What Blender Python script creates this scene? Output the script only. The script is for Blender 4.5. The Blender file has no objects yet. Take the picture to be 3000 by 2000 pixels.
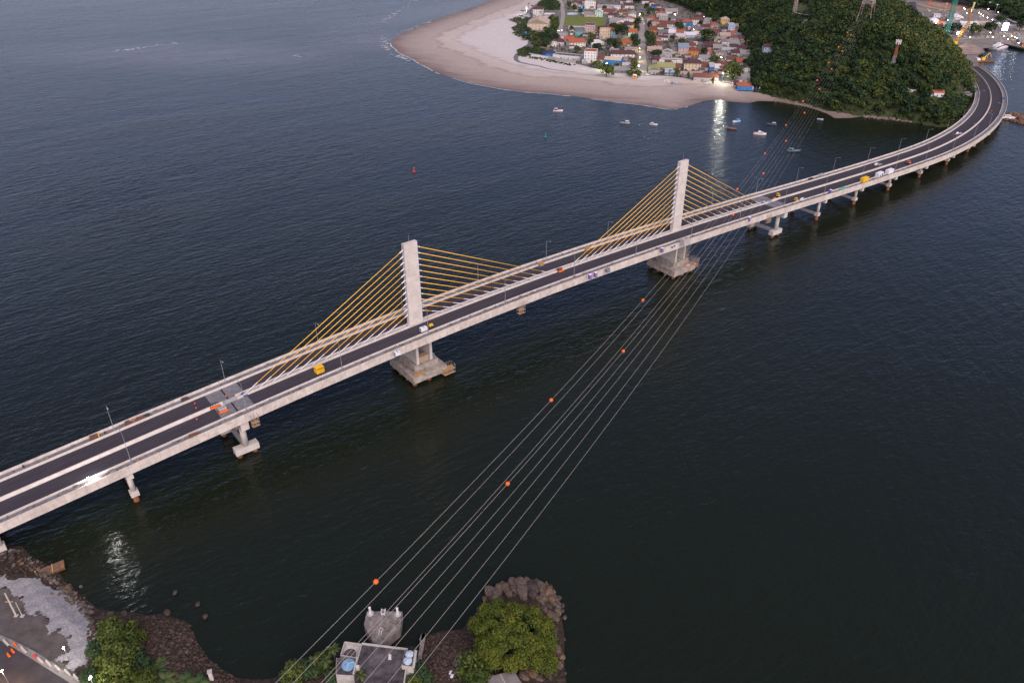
SUN_AZ_DEG=163.; SUN_EL_DEG=42.; SUN_ANG=80.; SKY_STR=.047; SKY_TINT=(1.04,.9,1.08); SKY_DUST=1.; SKY_OZ=2.3; SUN_STR=1.75; SUN_COL=(1,.85,.76); EXPO=1.35; WAVE=.45
import bpy, bmesh, math, random
import numpy as np
from mathutils import Vector, Matrix
R=random.Random(7); NR=np.random.default_rng(7)
C=bpy.context.scene.collection
PI=math.pi
# ---------------------------------------------------------------- camera model (plan positions are measured from the photo)
FL=2250.; TH=0.5511975; H=184.373
OX,OY,HD=-39.4138,276.5404,0.6640176
def ray(px,py):
    u=(px-1500)/FL; v=-(py-1000)/FL
    return (u, math.cos(TH)+v*math.sin(TH), -math.sin(TH)+v*math.cos(TH))
def G(px,py,z=0.):
    r=ray(px,py); k=(H-z)/-r[2]
    return (r[0]*k, r[1]*k)
def P3(px,py,z=0.):
    g=G(px,py,z); return Vector((g[0],g[1],z))
def proj(x,y,z):
    f=(0,math.cos(TH),-math.sin(TH)); u=(0,math.sin(TH),math.cos(TH)); z-=H
    w=y*f[1]+z*f[2]
    return 1500+FL*x/w, 1000-FL*(y*u[1]+z*u[2])/w
def hz(px,py,x,y):      # height of a pixel that stands above the ground point (x,y)
    r=ray(px,py); return H+r[2]*math.hypot(x,y)/math.hypot(r[0],r[1])
def ppm(x,y,z=0): return FL/math.sqrt(x*x+y*y+(H-z)**2)
# ---------------------------------------------------------------- materials
MATS={}
def mat(name,col,rough=.8,var=.18,sc=.6,spec=.3,metal=0.,bump=0.,bsc=3.,emit=0.,col2=None):
    if name in MATS: return MATS[name]
    m=bpy.data.materials.new(name); m.use_nodes=True; N=m.node_tree.nodes; L=m.node_tree.links
    b=N['Principled BSDF']; b.inputs['Roughness'].default_value=rough; b.inputs['Metallic'].default_value=metal
    b.inputs['Specular IOR Level'].default_value=spec
    if emit:
        b.inputs['Base Color'].default_value=(*col,1); b.inputs['Emission Color'].default_value=(*col,1); b.inputs['Emission Strength'].default_value=emit
        MATS[name]=m; return m
    g=N.new('ShaderNodeNewGeometry'); n=N.new('ShaderNodeTexNoise'); n.inputs['Scale'].default_value=sc; n.inputs['Detail'].default_value=5
    n.inputs['Roughness'].default_value=.65
    L.new(g.outputs['Position'],n.inputs['Vector'])
    r=N.new('ShaderNodeValToRGB'); c2=col2 or tuple(min(1,c*(1+var)) for c in col)
    c1=col if col2 else tuple(c*(1-var) for c in col)
    r.color_ramp.elements[0].position=.32; r.color_ramp.elements[1].position=.68
    r.color_ramp.elements[0].color=(*c1,1); r.color_ramp.elements[1].color=(*c2,1)
    L.new(n.outputs['Fac'],r.inputs['Fac']); L.new(r.outputs['Color'],b.inputs['Base Color'])
    if bump:
        n2=N.new('ShaderNodeTexNoise'); n2.inputs['Scale'].default_value=bsc; n2.inputs['Detail'].default_value=4
        L.new(g.outputs['Position'],n2.inputs['Vector'])
        bp=N.new('ShaderNodeBump'); bp.inputs['Strength'].default_value=bump; bp.inputs['Distance'].default_value=.5
        L.new(n2.outputs['Fac'],bp.inputs['Height']); L.new(bp.outputs['Normal'],b.inputs['Normal'])
    MATS[name]=m; return m
def leafmat(name,c1,c2,c3):
    if name in MATS: return MATS[name]
    m=bpy.data.materials.new(name); m.use_nodes=True; N=m.node_tree.nodes; L=m.node_tree.links
    b=N['Principled BSDF']; b.inputs['Roughness'].default_value=.65; b.inputs['Specular IOR Level'].default_value=.15
    a=N.new('ShaderNodeAttribute'); a.attribute_name='tint'
    o=N.new('ShaderNodeObjectInfo')
    md=N.new('ShaderNodeMath'); md.operation='MULTIPLY_ADD'; md.inputs[1].default_value=.3; L.new(o.outputs['Random'],md.inputs[0]); L.new(a.outputs['Fac'],md.inputs[2])
    r=N.new('ShaderNodeValToRGB'); e=r.color_ramp.elements
    e[0].position=.1; e[0].color=(*c1,1); e[1].position=1.1 if False else 1.0; e[1].color=(*c3,1); k=e.new(.6); k.color=(*c2,1)
    L.new(md.outputs[0],r.inputs['Fac']); L.new(r.outputs['Color'],b.inputs['Base Color'])
    MATS[name]=m; return m
# ---------------------------------------------------------------- mesh helpers
class MB:
    def __init__(s): s.v=[]; s.f=[]
    def add(s,vs,fs):
        o=len(s.v); s.v+= [tuple(v) for v in vs]; s.f+=[tuple(i+o for i in f) for f in fs]; return s
    def box(s,x0,x1,y0,y1,z0,z1,M=None,tx=0.,ty=0.):
        # tx,ty: inset of the top
        vs=[(x0,y0,z0),(x1,y0,z0),(x1,y1,z0),(x0,y1,z0),(x0+tx,y0+ty,z1),(x1-tx,y0+ty,z1),(x1-tx,y1-ty,z1),(x0+tx,y1-ty,z1)]
        if M is not None: vs=[M@Vector(v) for v in vs]
        return s.add(vs,[(3,2,1,0),(4,5,6,7),(0,1,5,4),(1,2,6,5),(2,3,7,6),(3,0,4,7)])
    def cyl(s,p,q,r0,r1=None,n=10,caps=True):
        r1=r0 if r1 is None else r1; p=Vector(p);q=Vector(q);a=(q-p); a.normalize()
        u=a.orthogonal().normalized(); w=a.cross(u)
        vs=[];
        for i in range(n):
            c=math.cos(2*PI*i/n); t=math.sin(2*PI*i/n); vs.append(p+(u*c+w*t)*r0)
        for i in range(n):
            c=math.cos(2*PI*i/n); t=math.sin(2*PI*i/n); vs.append(q+(u*c+w*t)*r1)
        fs=[(i,(i+1)%n,n+(i+1)%n,n+i) for i in range(n)]
        if caps: fs+=[tuple(range(n-1,-1,-1)),tuple(range(n,2*n))]
        return s.add(vs,fs)
    def path(s,pts,r,n=6):
        for a,b in zip(pts,pts[1:]): s.cyl(a,b,r,r,n)
        return s
    def lathe(s,prof,n=14,M=None):
        vs=[];fs=[]
        for r,z in prof:
            for i in range(n): vs.append((r*math.cos(2*PI*i/n),r*math.sin(2*PI*i/n),z))
        for k in range(len(prof)-1):
            for i in range(n): fs.append((k*n+i,k*n+(i+1)%n,(k+1)*n+(i+1)%n,(k+1)*n+i))
        fs.append(tuple(range(n-1,-1,-1))); fs.append(tuple(range((len(prof)-1)*n,len(prof)*n)))
        if M is not None: vs=[M@Vector(v) for v in vs]
        return s.add(vs,fs)
    def mesh(s,name):
        me=bpy.data.meshes.new(name); me.from_pydata(s.v,[],s.f); me.update(); return me
    def build(s,name,m,parent=None,smooth=False):
        me=s.mesh(name); me.materials.append(m)
        if smooth:
            for p in me.polygons: p.use_smooth=True
        return link(name,me,parent)
def link(name,me,parent=None):
    o=bpy.data.objects.new(name,me); C.objects.link(o)
    if parent: o.parent=parent
    return o
def tag(o,label=None,cat=None,group=None,kind=None):
    if label: o['label']=label
    if cat: o['category']=cat
    if group: o['group']=group
    if kind: o['kind']=kind
    return o
def thing(name,label,cat,loc=(0,0,0),rz=0.,group=None):
    o=bpy.data.objects.new(name,None); C.objects.link(o); o.location=loc; o.rotation_euler=(0,0,rz); o.empty_display_size=.5
    return tag(o,label,cat,group)
KIDS={}
def dup(root,loc,rz=None,label=None,scale=None,group=None):
    r=root.copy(); C.objects.link(r); r.location=loc
    if rz is not None: r.rotation_euler=(0,0,rz)
    if scale: r.scale=scale
    if label: r['label']=label
    if group: r['group']=group
    if root.name not in KIDS: KIDS[root.name]=[(ch,list(ch.children)) for ch in root.children]
    for ch,gs in KIDS[root.name]:
        c=ch.copy(); C.objects.link(c); c.parent=r
        for g in gs:
            k=g.copy(); C.objects.link(k); k.parent=c
    return r
def npmesh(name,V,F,tint=None):
    """V (n,3), F (m,4) arrays -> mesh"""
    me=bpy.data.meshes.new(name); n=len(V); m=len(F); k=F.shape[1]
    me.vertices.add(n); me.vertices.foreach_set('co',np.asarray(V,np.float32).ravel())
    me.loops.add(m*k); me.loops.foreach_set('vertex_index',np.asarray(F,np.int32).ravel())
    me.polygons.add(m); me.polygons.foreach_set('loop_start',np.arange(0,m*k,k,dtype=np.int32)); me.polygons.foreach_set('loop_total',np.full(m,k,np.int32))
    if tint is not None:
        a=me.attributes.new('tint','FLOAT','POINT'); a.data.foreach_set('value',np.asarray(tint,np.float32))
    me.update(); me.validate(); return me
def sheet(name,pts,z,m,kind='structure',parent=None):
    """flat n-gon from plan points"""
    from mathutils.geometry import delaunay_2d_cdt
    n=len(pts); vs,es,fs,_,_,_=delaunay_2d_cdt([Vector((p[0],p[1])) for p in pts],[(i,(i+1)%n) for i in range(n)],[],2,1e-4)
    P_=[(p[0],p[1]) for p in pts]
    def ins(x,y):
        r=False
        for i in range(n):
            a=P_[i]; b=P_[i-1]
            if (a[1]>y)!=(b[1]>y) and x<(b[0]-a[0])*(y-a[1])/(b[1]-a[1])+a[0]: r=not r
        return r
    fs=[f for f in fs if ins(sum(vs[i].x for i in f)/len(f),sum(vs[i].y for i in f)/len(f))]
    fs=[f if sum(vs[f[i-1]].x*vs[f[i]].y-vs[f[i]].x*vs[f[i-1]].y for i in range(len(f)))>0 else f[::-1] for f in fs]
    me=bpy.data.meshes.new(name); me.from_pydata([(v.x,v.y,z) for v in vs],[],fs); me.update(); me.materials.append(m); o=link(name,me,parent)
    if kind: o['kind']=kind
    return o
# ---------------------------------------------------------------- plants
def leaves(lumps,n,size,rng,up=.35,flat=1.0):
    """leaf quads on the surfaces of lumps [(x,y,z,r)]; returns V,F,tint"""
    lumps=np.array(lumps,float); w=lumps[:,3]**2; idx=rng.choice(len(lumps),n,p=w/w.sum())
    d=rng.normal(size=(n,3)); d/=np.linalg.norm(d,axis=1)[:,None]; d[:,2]=np.where(d[:,2]<-.6,-d[:,2],d[:,2])
    rad=lumps[idx,3]*rng.uniform(.72,1.05,n)
    c=lumps[idx,:3]+d*rad[:,None]*np.array([1,1,flat])
    nn=d+rng.normal(size=(n,3))*.55; nn[:,2]+=up; nn/=np.linalg.norm(nn,axis=1)[:,None]
    a=np.cross(nn,rng.normal(size=(n,3))); a/=np.linalg.norm(a,axis=1)[:,None]; b=np.cross(nn,a)
    s=size*rng.uniform(.55,1.25,n)[:,None]; s2=s*rng.uniform(.45,.8,n)[:,None]
    V=np.stack([c-a*s,c-b*s2*.9,c+a*s,c+b*s2],1).reshape(-1,3); F=np.arange(n*4).reshape(n,4)
    lt=rng.uniform(0,1,len(lumps)); t=np.repeat(np.clip(.55*lt[idx]+.45*rng.uniform(0,1,n),0,1),4)
    return V,F,t*.75
def crown_lumps(rx,ry,rz,zc,n,rng,lr=.42):
    L=[(0,0,zc,min(rx,ry,rz)*.92)]
    for i in range(n):
        d=rng.normal(size=3); d/=np.linalg.norm(d); d[2]=abs(d[2])*.95-.15 if i%3 else d[2]*.75-.1
        k=rng.uniform(.62,.85); L.append((d[0]*rx*k,d[1]*ry*k,zc+d[2]*rz*k,lr*min(rx,ry)*rng.uniform(.65,1.2)))
    return L
def trunk_mb(h,r,spread,rng,limbs=5):
    m=MB(); m.cyl((0,0,-1.),(r*.3,0,h*.55),r,r*.7,8)
    for i in range(limbs):
        a=2*PI*i/limbs+rng.uniform(-.4,.4); k=rng.uniform(.5,.95)
        m.cyl((r*.3,0,h*.5),(math.cos(a)*spread*.35*k,math.sin(a)*spread*.35*k,h*.8),r*.5,r*.3,6)
        m.cyl((math.cos(a)*spread*.35*k,math.sin(a)*spread*.35*k,h*.8),(math.cos(a+.3)*spread*.75*k,math.sin(a+.3)*spread*.75*k,h*(1+.25*k)),r*.3,r*.1,5)
    return m
BARK=None
def tree_proto(name,label,cat,rx,h,n,size,lm,rng,nl=9,ry=None,rzf=.75,trunk_r=.25):
    t=thing(name,label,cat); rz=rx*rzf; zc=h-rz*.75
    L=crown_lumps(rx,ry or rx,rz,zc,nl,rng); V,F,ti=leaves(L,n,size,rng)
    me=npmesh('crown',V,F,ti); me.materials.append(lm); link('crown',me,t)
    trunk_mb(max(1.5,zc),trunk_r,rx,rng).build('trunk',mat('bark',(.09,.065,.045),.9),t)
    return t
def palm_proto(name,label,h,rng,fr=2.2,nf=13,lm=None,cat='palm'):
    t=thing(name,label,cat)
    m=MB(); m.cyl((0,0,-.5),(.25,.1,h*.5),.2,.15,8); m.cyl((.25,.1,h*.5),(.3,.15,h),.15,.11,8); m.build('trunk',mat('palmbark',(.14,.11,.08),.9),t)
    V=[];F=[];T=[]
    for i in range(nf):
        a=2*PI*i/nf+rng.uniform(-.2,.2); el=rng.uniform(.1,1.1); o=np.array([.3,.15,h]); p=o.copy(); d=np.array([math.cos(a)*math.cos(el),math.sin(a)*math.cos(el),math.sin(el)])
        side=np.array([-math.sin(a),math.cos(a),0]); prev=None; tt=rng.uniform(.1,.8)
        segs=6
        for k in range(segs+1):
            w=fr*.16*math.sin(PI*(.12+.88*k/segs)*.98)+.02; droop=-.12*w
            l=p-side*w+np.array([0,0,-w*.5]); r=p+side*w+np.array([0,0,-w*.5]); b=len(V)
            V+= [l,p.copy(),r]; T+=[tt]*3
            if k: F+=[(b-3,b-2,b+1,b),(b-2,b-1,b+2,b+1)]
            p=p+d*fr/segs; d[2]-=.33; d/=np.linalg.norm(d)
    me=npmesh('crown',np.array(V),np.array(F),np.array(T)); me.materials.append(lm); link('crown',me,t)
    return t
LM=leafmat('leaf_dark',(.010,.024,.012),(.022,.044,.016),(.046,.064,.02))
LF=leafmat('leaf_forest',(.015,.031,.015),(.036,.060,.019),(.092,.102,.026))
LY=leafmat('leaf_yellow',(.026,.044,.008),(.055,.075,.012),(.10,.11,.016))
LD=leafmat('leaf_dune',(.018,.038,.018),(.035,.062,.022),(.07,.085,.028))
LP=leafmat('leaf_palm',(.02,.035,.012),(.045,.065,.018),(.085,.09,.03))
# ---------------------------------------------------------------- camera, sky, sun
cam=bpy.data.cameras.new('camera'); co=bpy.data.objects.new('camera',cam); C.objects.link(co)
co.location=(0,0,H); co.rotation_euler=(PI/2-TH,0,0); cam.lens=FL*36/3000; cam.sensor_width=36; cam.clip_end=20000; cam.clip_start=1
bpy.context.scene.camera=co
SUN_EL=math.radians(SUN_EL_DEG); SUN_AZ=math.radians(SUN_AZ_DEG)
w=bpy.data.worlds.new('World'); bpy.context.scene.world=w; w.use_nodes=True; N=w.node_tree.nodes; L=w.node_tree.links
sk=N.new('ShaderNodeTexSky'); sk.sky_type='NISHITA'; sk.sun_disc=False; sk.sun_elevation=SUN_EL; sk.sun_rotation=SUN_AZ; sk.air_density=1.0; sk.dust_density=SKY_DUST; sk.ozone_density=SKY_OZ
N['Background'].inputs['Strength'].default_value=SKY_STR
tn=N.new('ShaderNodeMix'); tn.data_type='RGBA'; tn.blend_type='MULTIPLY'; tn.inputs['Factor'].default_value=1; tn.inputs['B'].default_value=(*SKY_TINT,1); L.new(sk.outputs['Color'],tn.inputs['A']); L.new(tn.outputs['Result'],N['Background'].inputs['Color'])
sl=bpy.data.lights.new('sun','SUN'); sl.energy=SUN_STR; sl.angle=math.radians(SUN_ANG); sl.color=SUN_COL
so=bpy.data.objects.new('sun',sl); C.objects.link(so)
sd=Vector((math.sin(SUN_AZ)*math.cos(SUN_EL),math.cos(SUN_AZ)*math.cos(SUN_EL),math.sin(SUN_EL)))
so.rotation_euler=sd.to_track_quat('Z','Y').to_euler()
vs=bpy.context.scene.view_settings; vs.view_transform='Standard'; vs.look='None'; vs.gamma=1; vs.exposure=EXPO
bpy.context.scene.cycles.sample_clamp_indirect=4
# ---------------------------------------------------------------- water
def water():
    m=bpy.data.materials.new('water'); m.use_nodes=True; N=m.node_tree.nodes; L=m.node_tree.links; b=N['Principled BSDF']
    b.inputs['Base Color'].default_value=(.0085,.0115,.006,1); b.inputs['Roughness'].default_value=.17; b.inputs['IOR'].default_value=1.333
    g=N.new('ShaderNodeNewGeometry')
    a=math.atan2(G(700,566)[1]-G(500,604)[1],G(700,566)[0]-G(500,604)[0])
    def layer(rot,sx,sy,detail,amp,dist=0.):
        mp=N.new('ShaderNodeMapping'); mp.vector_type='TEXTURE'; mp.inputs['Rotation'].default_value=(0,0,rot); mp.inputs['Scale'].default_value=(sx,sy,1)
        L.new(g.outputs['Position'],mp.inputs['Vector']); n=N.new('ShaderNodeTexNoise'); n.inputs['Scale'].default_value=1; n.inputs['Detail'].default_value=detail; n.inputs['Distortion'].default_value=dist
        n.inputs['Roughness'].default_value=.6
        L.new(mp.outputs['Vector'],n.inputs['Vector']); k=N.new('ShaderNodeMath'); k.operation='MULTIPLY'; k.inputs[1].default_value=amp; L.new(n.outputs['Fac'],k.inputs[0]); return k.outputs[0]
    # calm streaks vary the height of the small waves
    big=layer(a+.1,190,60,3,1.0,.4)
    mr=N.new('ShaderNodeMapRange'); mr.inputs['From Min'].default_value=.34; mr.inputs['From Max'].default_value=.66; mr.inputs['To Min'].default_value=.72; mr.inputs['To Max'].default_value=1.15; L.new(big,mr.inputs['Value'])
    def plus(x,y):
        k=N.new('ShaderNodeMath'); k.operation='ADD'; L.new(x,k.inputs[0]); L.new(y,k.inputs[1]); return k.outputs[0]
    small=plus(plus(layer(a,9.,3.0,4,1.05,.3),layer(a-.45,3.6,1.5,2,.5)),plus(layer(a+.9,16,7,3,.8,.3),layer(a+.12,22,5.,2,.7,.2)))
    mu=N.new('ShaderNodeMath'); mu.operation='MULTIPLY'; L.new(small,mu.inputs[0]); L.new(mr.outputs[0],mu.inputs[1])
    bp=N.new('ShaderNodeBump'); bp.inputs['Strength'].default_value=1.0; bp.inputs['Distance'].default_value=WAVE; L.new(mu.outputs[0],bp.inputs['Height']); L.new(bp.outputs['Normal'],b.inputs['Normal'])
    # sand clouded shallows: the shoal out at sea and the tip of the spit
    def blob(cx,cy,rx,ry,rot,soft=1.):
        mp=N.new('ShaderNodeMapping'); mp.vector_type='TEXTURE'; mp.inputs['Location'].default_value=(cx,cy,0); mp.inputs['Rotation'].default_value=(0,0,rot); mp.inputs['Scale'].default_value=(rx,ry,1); L.new(g.outputs['Position'],mp.inputs['Vector'])
        ln=N.new('ShaderNodeVectorMath'); ln.operation='LENGTH'; L.new(mp.outputs['Vector'],ln.inputs[0]); r_=N.new('ShaderNodeMapRange'); r_.interpolation_type='SMOOTHSTEP'; r_.inputs['From Min'].default_value=1.; r_.inputs['From Max'].default_value=.15; L.new(ln.outputs['Value'],r_.inputs['Value']); return r_.outputs[0]
    def gx(x,y): return G(x,y)
    a1=blob(*G(560,160),300,120,-.12); a2=blob(*G(1150,120),150,110,.2); a3=blob(*G(1300,30),90,330,-.6)
    mx=N.new('ShaderNodeMath'); mx.operation='MAXIMUM'; L.new(a1,mx.inputs[0]); L.new(a2,mx.inputs[1]); m2=N.new('ShaderNodeMath'); m2.operation='MAXIMUM'; L.new(mx.outputs[0],m2.inputs[0]); L.new(a3,m2.inputs[1])
    nz_=layer(a,70,28,5,1.,.6); mm=N.new('ShaderNodeMath'); mm.operation='MULTIPLY'; L.new(m2.outputs[0],mm.inputs[0]); L.new(nz_,mm.inputs[1])
    cm=N.new('ShaderNodeMix'); cm.data_type='RGBA'; L.new(mm.outputs[0],cm.inputs['Factor']); cm.inputs['A'].default_value=(.0085,.0115,.006,1); cm.inputs['B'].default_value=(.10,.095,.09,1); L.new(cm.outputs['Result'],b.inputs['Base Color'])
    return m
MATS['water']=water()
me=bpy.data.meshes.new('water'); me.from_pydata([(-9000,-3000,0),(9000,-3000,0),(9000,12000,0),(-9000,12000,0)],[],[(0,1,2,3)]); me.materials.append(MATS['water'])
tag(link('water',me),kind='structure')
# ---------------------------------------------------------------- distance helpers
def segs(poly): p=np.array(poly,float); return p,np.roll(p,-1,0)
def inside(poly,X,Y):
    A,B=segs(poly); r=np.zeros(X.shape,bool)
    for a,b in zip(A,B):
        c=((a[1]>Y)!=(b[1]>Y)); 
        if a[1]!=b[1]: r^=c&(X<(b[0]-a[0])*(Y-a[1])/(b[1]-a[1])+a[0])
    return r
def sdist(poly,X,Y):
    A,B=segs(poly); d=np.full(X.shape,1e9)
    for a,b in zip(A,B):
        v=b-a; t=np.clip(((X-a[0])*v[0]+(Y-a[1])*v[1])/max(v@v,1e-9),0,1)
        d=np.minimum(d,np.hypot(X-a[0]-t*v[0],Y-a[1]-t*v[1]))
    return np.where(inside(poly,X,Y),d,-d)
def gp(L,z=0.): return [G(x,y,z) for x,y in L]
BEACHPX=[(1446,0),(1411,12.7),(1381.6,23.5),(1350,34),(1311,47),(1272,59.7),(1237,75),(1198,90),(1172,101.7),(1153,115),(1145,127),(1149,137),(1164.5,151.6),(1182,162),(1209.5,174),(1244.7,195.6),(1276,211),(1311,224),(1350,235.7),(1389.5,246.4),(1432.5,254.3),(1481,262),(1546,271),(1606.5,274),(1688,283),(1756,292.5),(1824,301),(1892,309.5),(1960,319.7),(1994,318),(2028,308),(2062,296),(2096,292),(2147,299),(2197,302),(2222,296),(2276.5,298),(2367,314),(2421,332.5),(2446,347),(2493,346),(2526,341),(2547.5,336),(2602,341.5),(2649,352),(2691,358),(2734,364),(2766,369)]
QUAYPX=[(2800,352),(2850,312),(2876,262),(2878,222),(2866,186),(2867,165),(2885,156),(2886,150),(2879,145),(2907,145),(2923,141),(2941.6,130),(3000,144)]
FARLAND=gp(BEACHPX)+gp(QUAYPX)+[(1500,930),(2600,1500),(2600,3200),(300,3200),G(1600,-70)]
def grid_mesh(name,x0,x1,y0,y1,st,zf,keep,attr=None):
    xs=np.arange(x0,x1+st,st); ys=np.arange(y0,y1+st,st); X,Y=np.meshgrid(xs,ys); Z=zf(X,Y); K=keep(X,Y)
    n=len(xs); q=K[:-1,:-1]&K[1:,:-1]&K[:-1,1:]&K[1:,1:]; j,i=np.nonzero(q)
    F=np.stack([j*n+i,j*n+i+1,(j+1)*n+i+1,(j+1)*n+i],1); used=np.unique(F); mp=np.full(X.size,-1); mp[used]=np.arange(len(used))
    V=np.stack([X.ravel(),Y.ravel(),Z.ravel()],1)[used]; t=None
    if attr is not None: t=attr(X,Y).ravel()[used]
    me=npmesh(name,V,mp[F],t)
    for p in me.polygons: p.use_smooth=True
    return me
SDC={}
def sd_far(X,Y):
    k=(X.shape,float(X.flat[0]))
    if k not in SDC: SDC[k]=sdist(FARLAND,X,Y)
    return SDC[k]
def beach_z(X,Y):
    d=sd_far(X,Y); return np.clip(np.where(d>0,.04*d,.05*d),-2.5,2.2)
def sandmat():
    m=bpy.data.materials.new('sand'); m.use_nodes=True; N=m.node_tree.nodes; L=m.node_tree.links; b=N['Principled BSDF']; b.inputs['Roughness'].default_value=.75; b.inputs['Specular IOR Level'].default_value=.25
    a=N.new('ShaderNodeAttribute'); a.attribute_name='tint'; g=N.new('ShaderNodeNewGeometry')
    mp=N.new('ShaderNodeMapping'); mp.vector_type='TEXTURE'; mp.inputs['Rotation'].default_value=(0,0,-.35); mp.inputs['Scale'].default_value=(48,14,1); L.new(g.outputs['Position'],mp.inputs['Vector'])
    n=N.new('ShaderNodeTexNoise'); n.inputs['Scale'].default_value=1; n.inputs['Detail'].default_value=7; n.inputs['Roughness'].default_value=.6; n.inputs['Distortion'].default_value=.5; L.new(mp.outputs[0],n.inputs['Vector'])
    k=N.new('ShaderNodeMath'); k.operation='MULTIPLY_ADD'; k.inputs[1].default_value=42; L.new(n.outputs['Fac'],k.inputs[0]); L.new(a.outputs['Fac'],k.inputs[2])
    mr=N.new('ShaderNodeMapRange'); mr.inputs['From Min'].default_value=14; mr.inputs['From Max'].default_value=132; L.new(k.outputs[0],mr.inputs['Value'])
    r=N.new('ShaderNodeValToRGB'); e=r.color_ramp.elements; e[0].position=0; e[0].color=(.135,.095,.084,1); e[1].position=1; e[1].color=(.52,.47,.45,1)
    for p,c in ((.10,(.20,.148,.128)),(.2,(.275,.22,.192)),(.34,(.335,.275,.24)),(.50,(.37,.305,.268)),(.53,(.30,.24,.21)),(.57,(.43,.36,.315)),(.72,(.46,.40,.36)),(.76,(.38,.325,.295)),(.80,(.50,.445,.42))):
        x=e.new(p); x.color=(*c,1)
    L.new(mr.outputs[0],r.inputs['Fac'])
    n2=N.new('ShaderNodeTexNoise'); n2.inputs['Scale'].default_value=.22; n2.inputs['Detail'].default_value=8; n2.inputs['Roughness'].default_value=.7; L.new(g.outputs['Position'],n2.inputs['Vector']); r2=N.new('ShaderNodeMapRange'); r2.inputs['To Min'].default_value=.72; r2.inputs['To Max'].default_value=1.22; L.new(n2.outputs['Fac'],r2.inputs['Value'])
    mu=N.new('ShaderNodeMix'); mu.data_type='RGBA'; mu.blend_type='MULTIPLY'; mu.inputs['Factor'].default_value=1; L.new(r.outputs['Color'],mu.inputs['A']); L.new(r2.outputs[0],mu.inputs['B']); L.new(mu.outputs['Result'],b.inputs['Base Color']); return m
MATS['sand']=sandmat()
me=grid_mesh('beach',-230,620,560,1500,3.5,beach_z,lambda X,Y:(sd_far(X,Y)>-40)&(Y<1500),sd_far); me.materials.append(MATS['sand']); tag(link('beach',me),kind='structure')
# ---------------------------------------------------------------- village ground, field, streets, port ground
VZ=2.35
VILPX=[(1640,-40),(1560,20),(1532,46),(1500,61),(1516,72),(1500,86),(1512,98),(1550,110),(1545,130),(1516,150),(1522,163),(1545,158),(1600,168),(1660,182),(1700,190),(1740,200),(1800,214),(1850,216),(1900,221),(1960,223),(2000,228),(2060,240),(2105,238),(2140,246),(2205,262),(2240,262),(2215,150),(2170,60),(2040,-20),(1900,-60)]
sheet('village_ground',gp(VILPX,VZ),VZ,mat('village_earth',(.085,.08,.07),.9,.35,.12,col2=(.19,.165,.145)))
sheet('football_field',gp([(1650,51),(1700,46),(1770,47),(1773,80),(1737,88),(1690,80),(1650,77)],VZ+.1),VZ+.1,mat('turf',(.10,.12,.025),.9,.2,.15,col2=(.15,.165,.04)))
sheet('main_street',gp([(1870,222),(1871,190),(1871,150),(1869,110),(1869,60),(1872,38),(1876,38),(1887,60),(1890,100),(1891,150),(1895,190),(1896,222)],VZ+.12),VZ+.12,mat('street',(.23,.21,.195),.85,.2,.2,col2=(.31,.285,.26)))
sheet('side_lane',gp([(1627,100),(1640,72),(1644,45),(1640,12),(1628,-5),(1640,-5),(1652,10),(1656,45),(1651,75),(1643,100)],VZ+.16),VZ+.16,MATS['street'])
sheet('beach_road',gp([(1896,165),(1960,170),(2000,168),(2000,171),(1960,174),(1896,170)],VZ+.08),VZ+.08,MATS['street'])
sheet('port_ground',gp([(2560,-60),(3300,-60),(3200,150),(3000,141),(2942,128),(2923,138),(2880,142),(2884,152),(2865,162),(2864,186),(2800,250),(2700,150),(2600,50)],2.6),2.6,mat('port_earth',(.12,.105,.095),.9,.4,.05,col2=(.23,.2,.18)))
sheet('asphalt_ramp',gp([(2663,6),(2682,6),(2686,30),(2689,52),(2670,40),(2666,25)],2.75),2.75,mat('asphalt_far',(.055,.05,.06),.9))
sheet('cleared_earth',gp([(2700,-10),(2720,14),(2770,26),(2835,32),(2842,22),(2830,10),(2790,0),(2740,-12)],2.75),2.75,mat('red_earth',(.22,.12,.08),.95,.3,.06,col2=(.36,.24,.18)))
sheet('port_road',gp([(2690,10),(2720,18),(2765,27),(2830,31),(2830,34),(2760,31),(2715,22),(2690,15)],2.9),2.9,mat('orange_earth',(.33,.21,.12),.95))
sheet('port_yard',gp([(2800,58),(2860,62),(2915,70),(2908,75),(2820,72),(2760,76),(2740,66)],2.75),2.75,mat('yard_concrete',(.19,.19,.205),.9,.25,.1))
sheet('coast_road',gp([(2804,112),(2870,108),(3000,103),(3000,108),(2880,114),(2806,116)],2.78),2.78,MATS['street'])
# ---------------------------------------------------------------- hill
HILL=gp([(2205,264),(2240,270),(2300,284),(2370,299),(2440,318),(2500,328),(2560,332),(2620,337),(2690,351),(2750,361),(2785,358),(2822,325),(2842,290),(2846,255),(2832,215),(2812,188),(2790,166)],2.5)+[(493,960),(455,1030),(405,1110),(360,1230),(420,1420),(500,1900),(300,1900)]+gp([(1925,-20),(1940,2),(1990,16),(2030,36),(2062,50),(2110,58),(2150,80),(2188,130),(2198,200)],2.5)
HZ0,HS=86.,1.06
def hill_z(X,Y):
    d=np.maximum(sdist(HILL,X,Y),-3); n=np.sin(X*.045)*np.cos(Y*.038+.7)*3.2+np.sin(X*.11+Y*.07)*1.5
    return 1.7+HZ0*(1-np.exp(-HS*np.maximum(d,0)/HZ0))+n*np.clip(d/45,0,1)+np.minimum(d,0)
def hz1(x,y): return float(hill_z(np.array([[x]]),np.array([[y]]))[0,0])
def on_hill(px,py):
    r=ray(px,py); k=500.
    while k<1900:
        x,y,z=r[0]*k,r[1]*k,H+r[2]*k
        if z<hz1(x,y) or z<2.4: return Vector((x,y,z))
        k+=1.5
    return P3(px,py,2.4)
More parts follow.
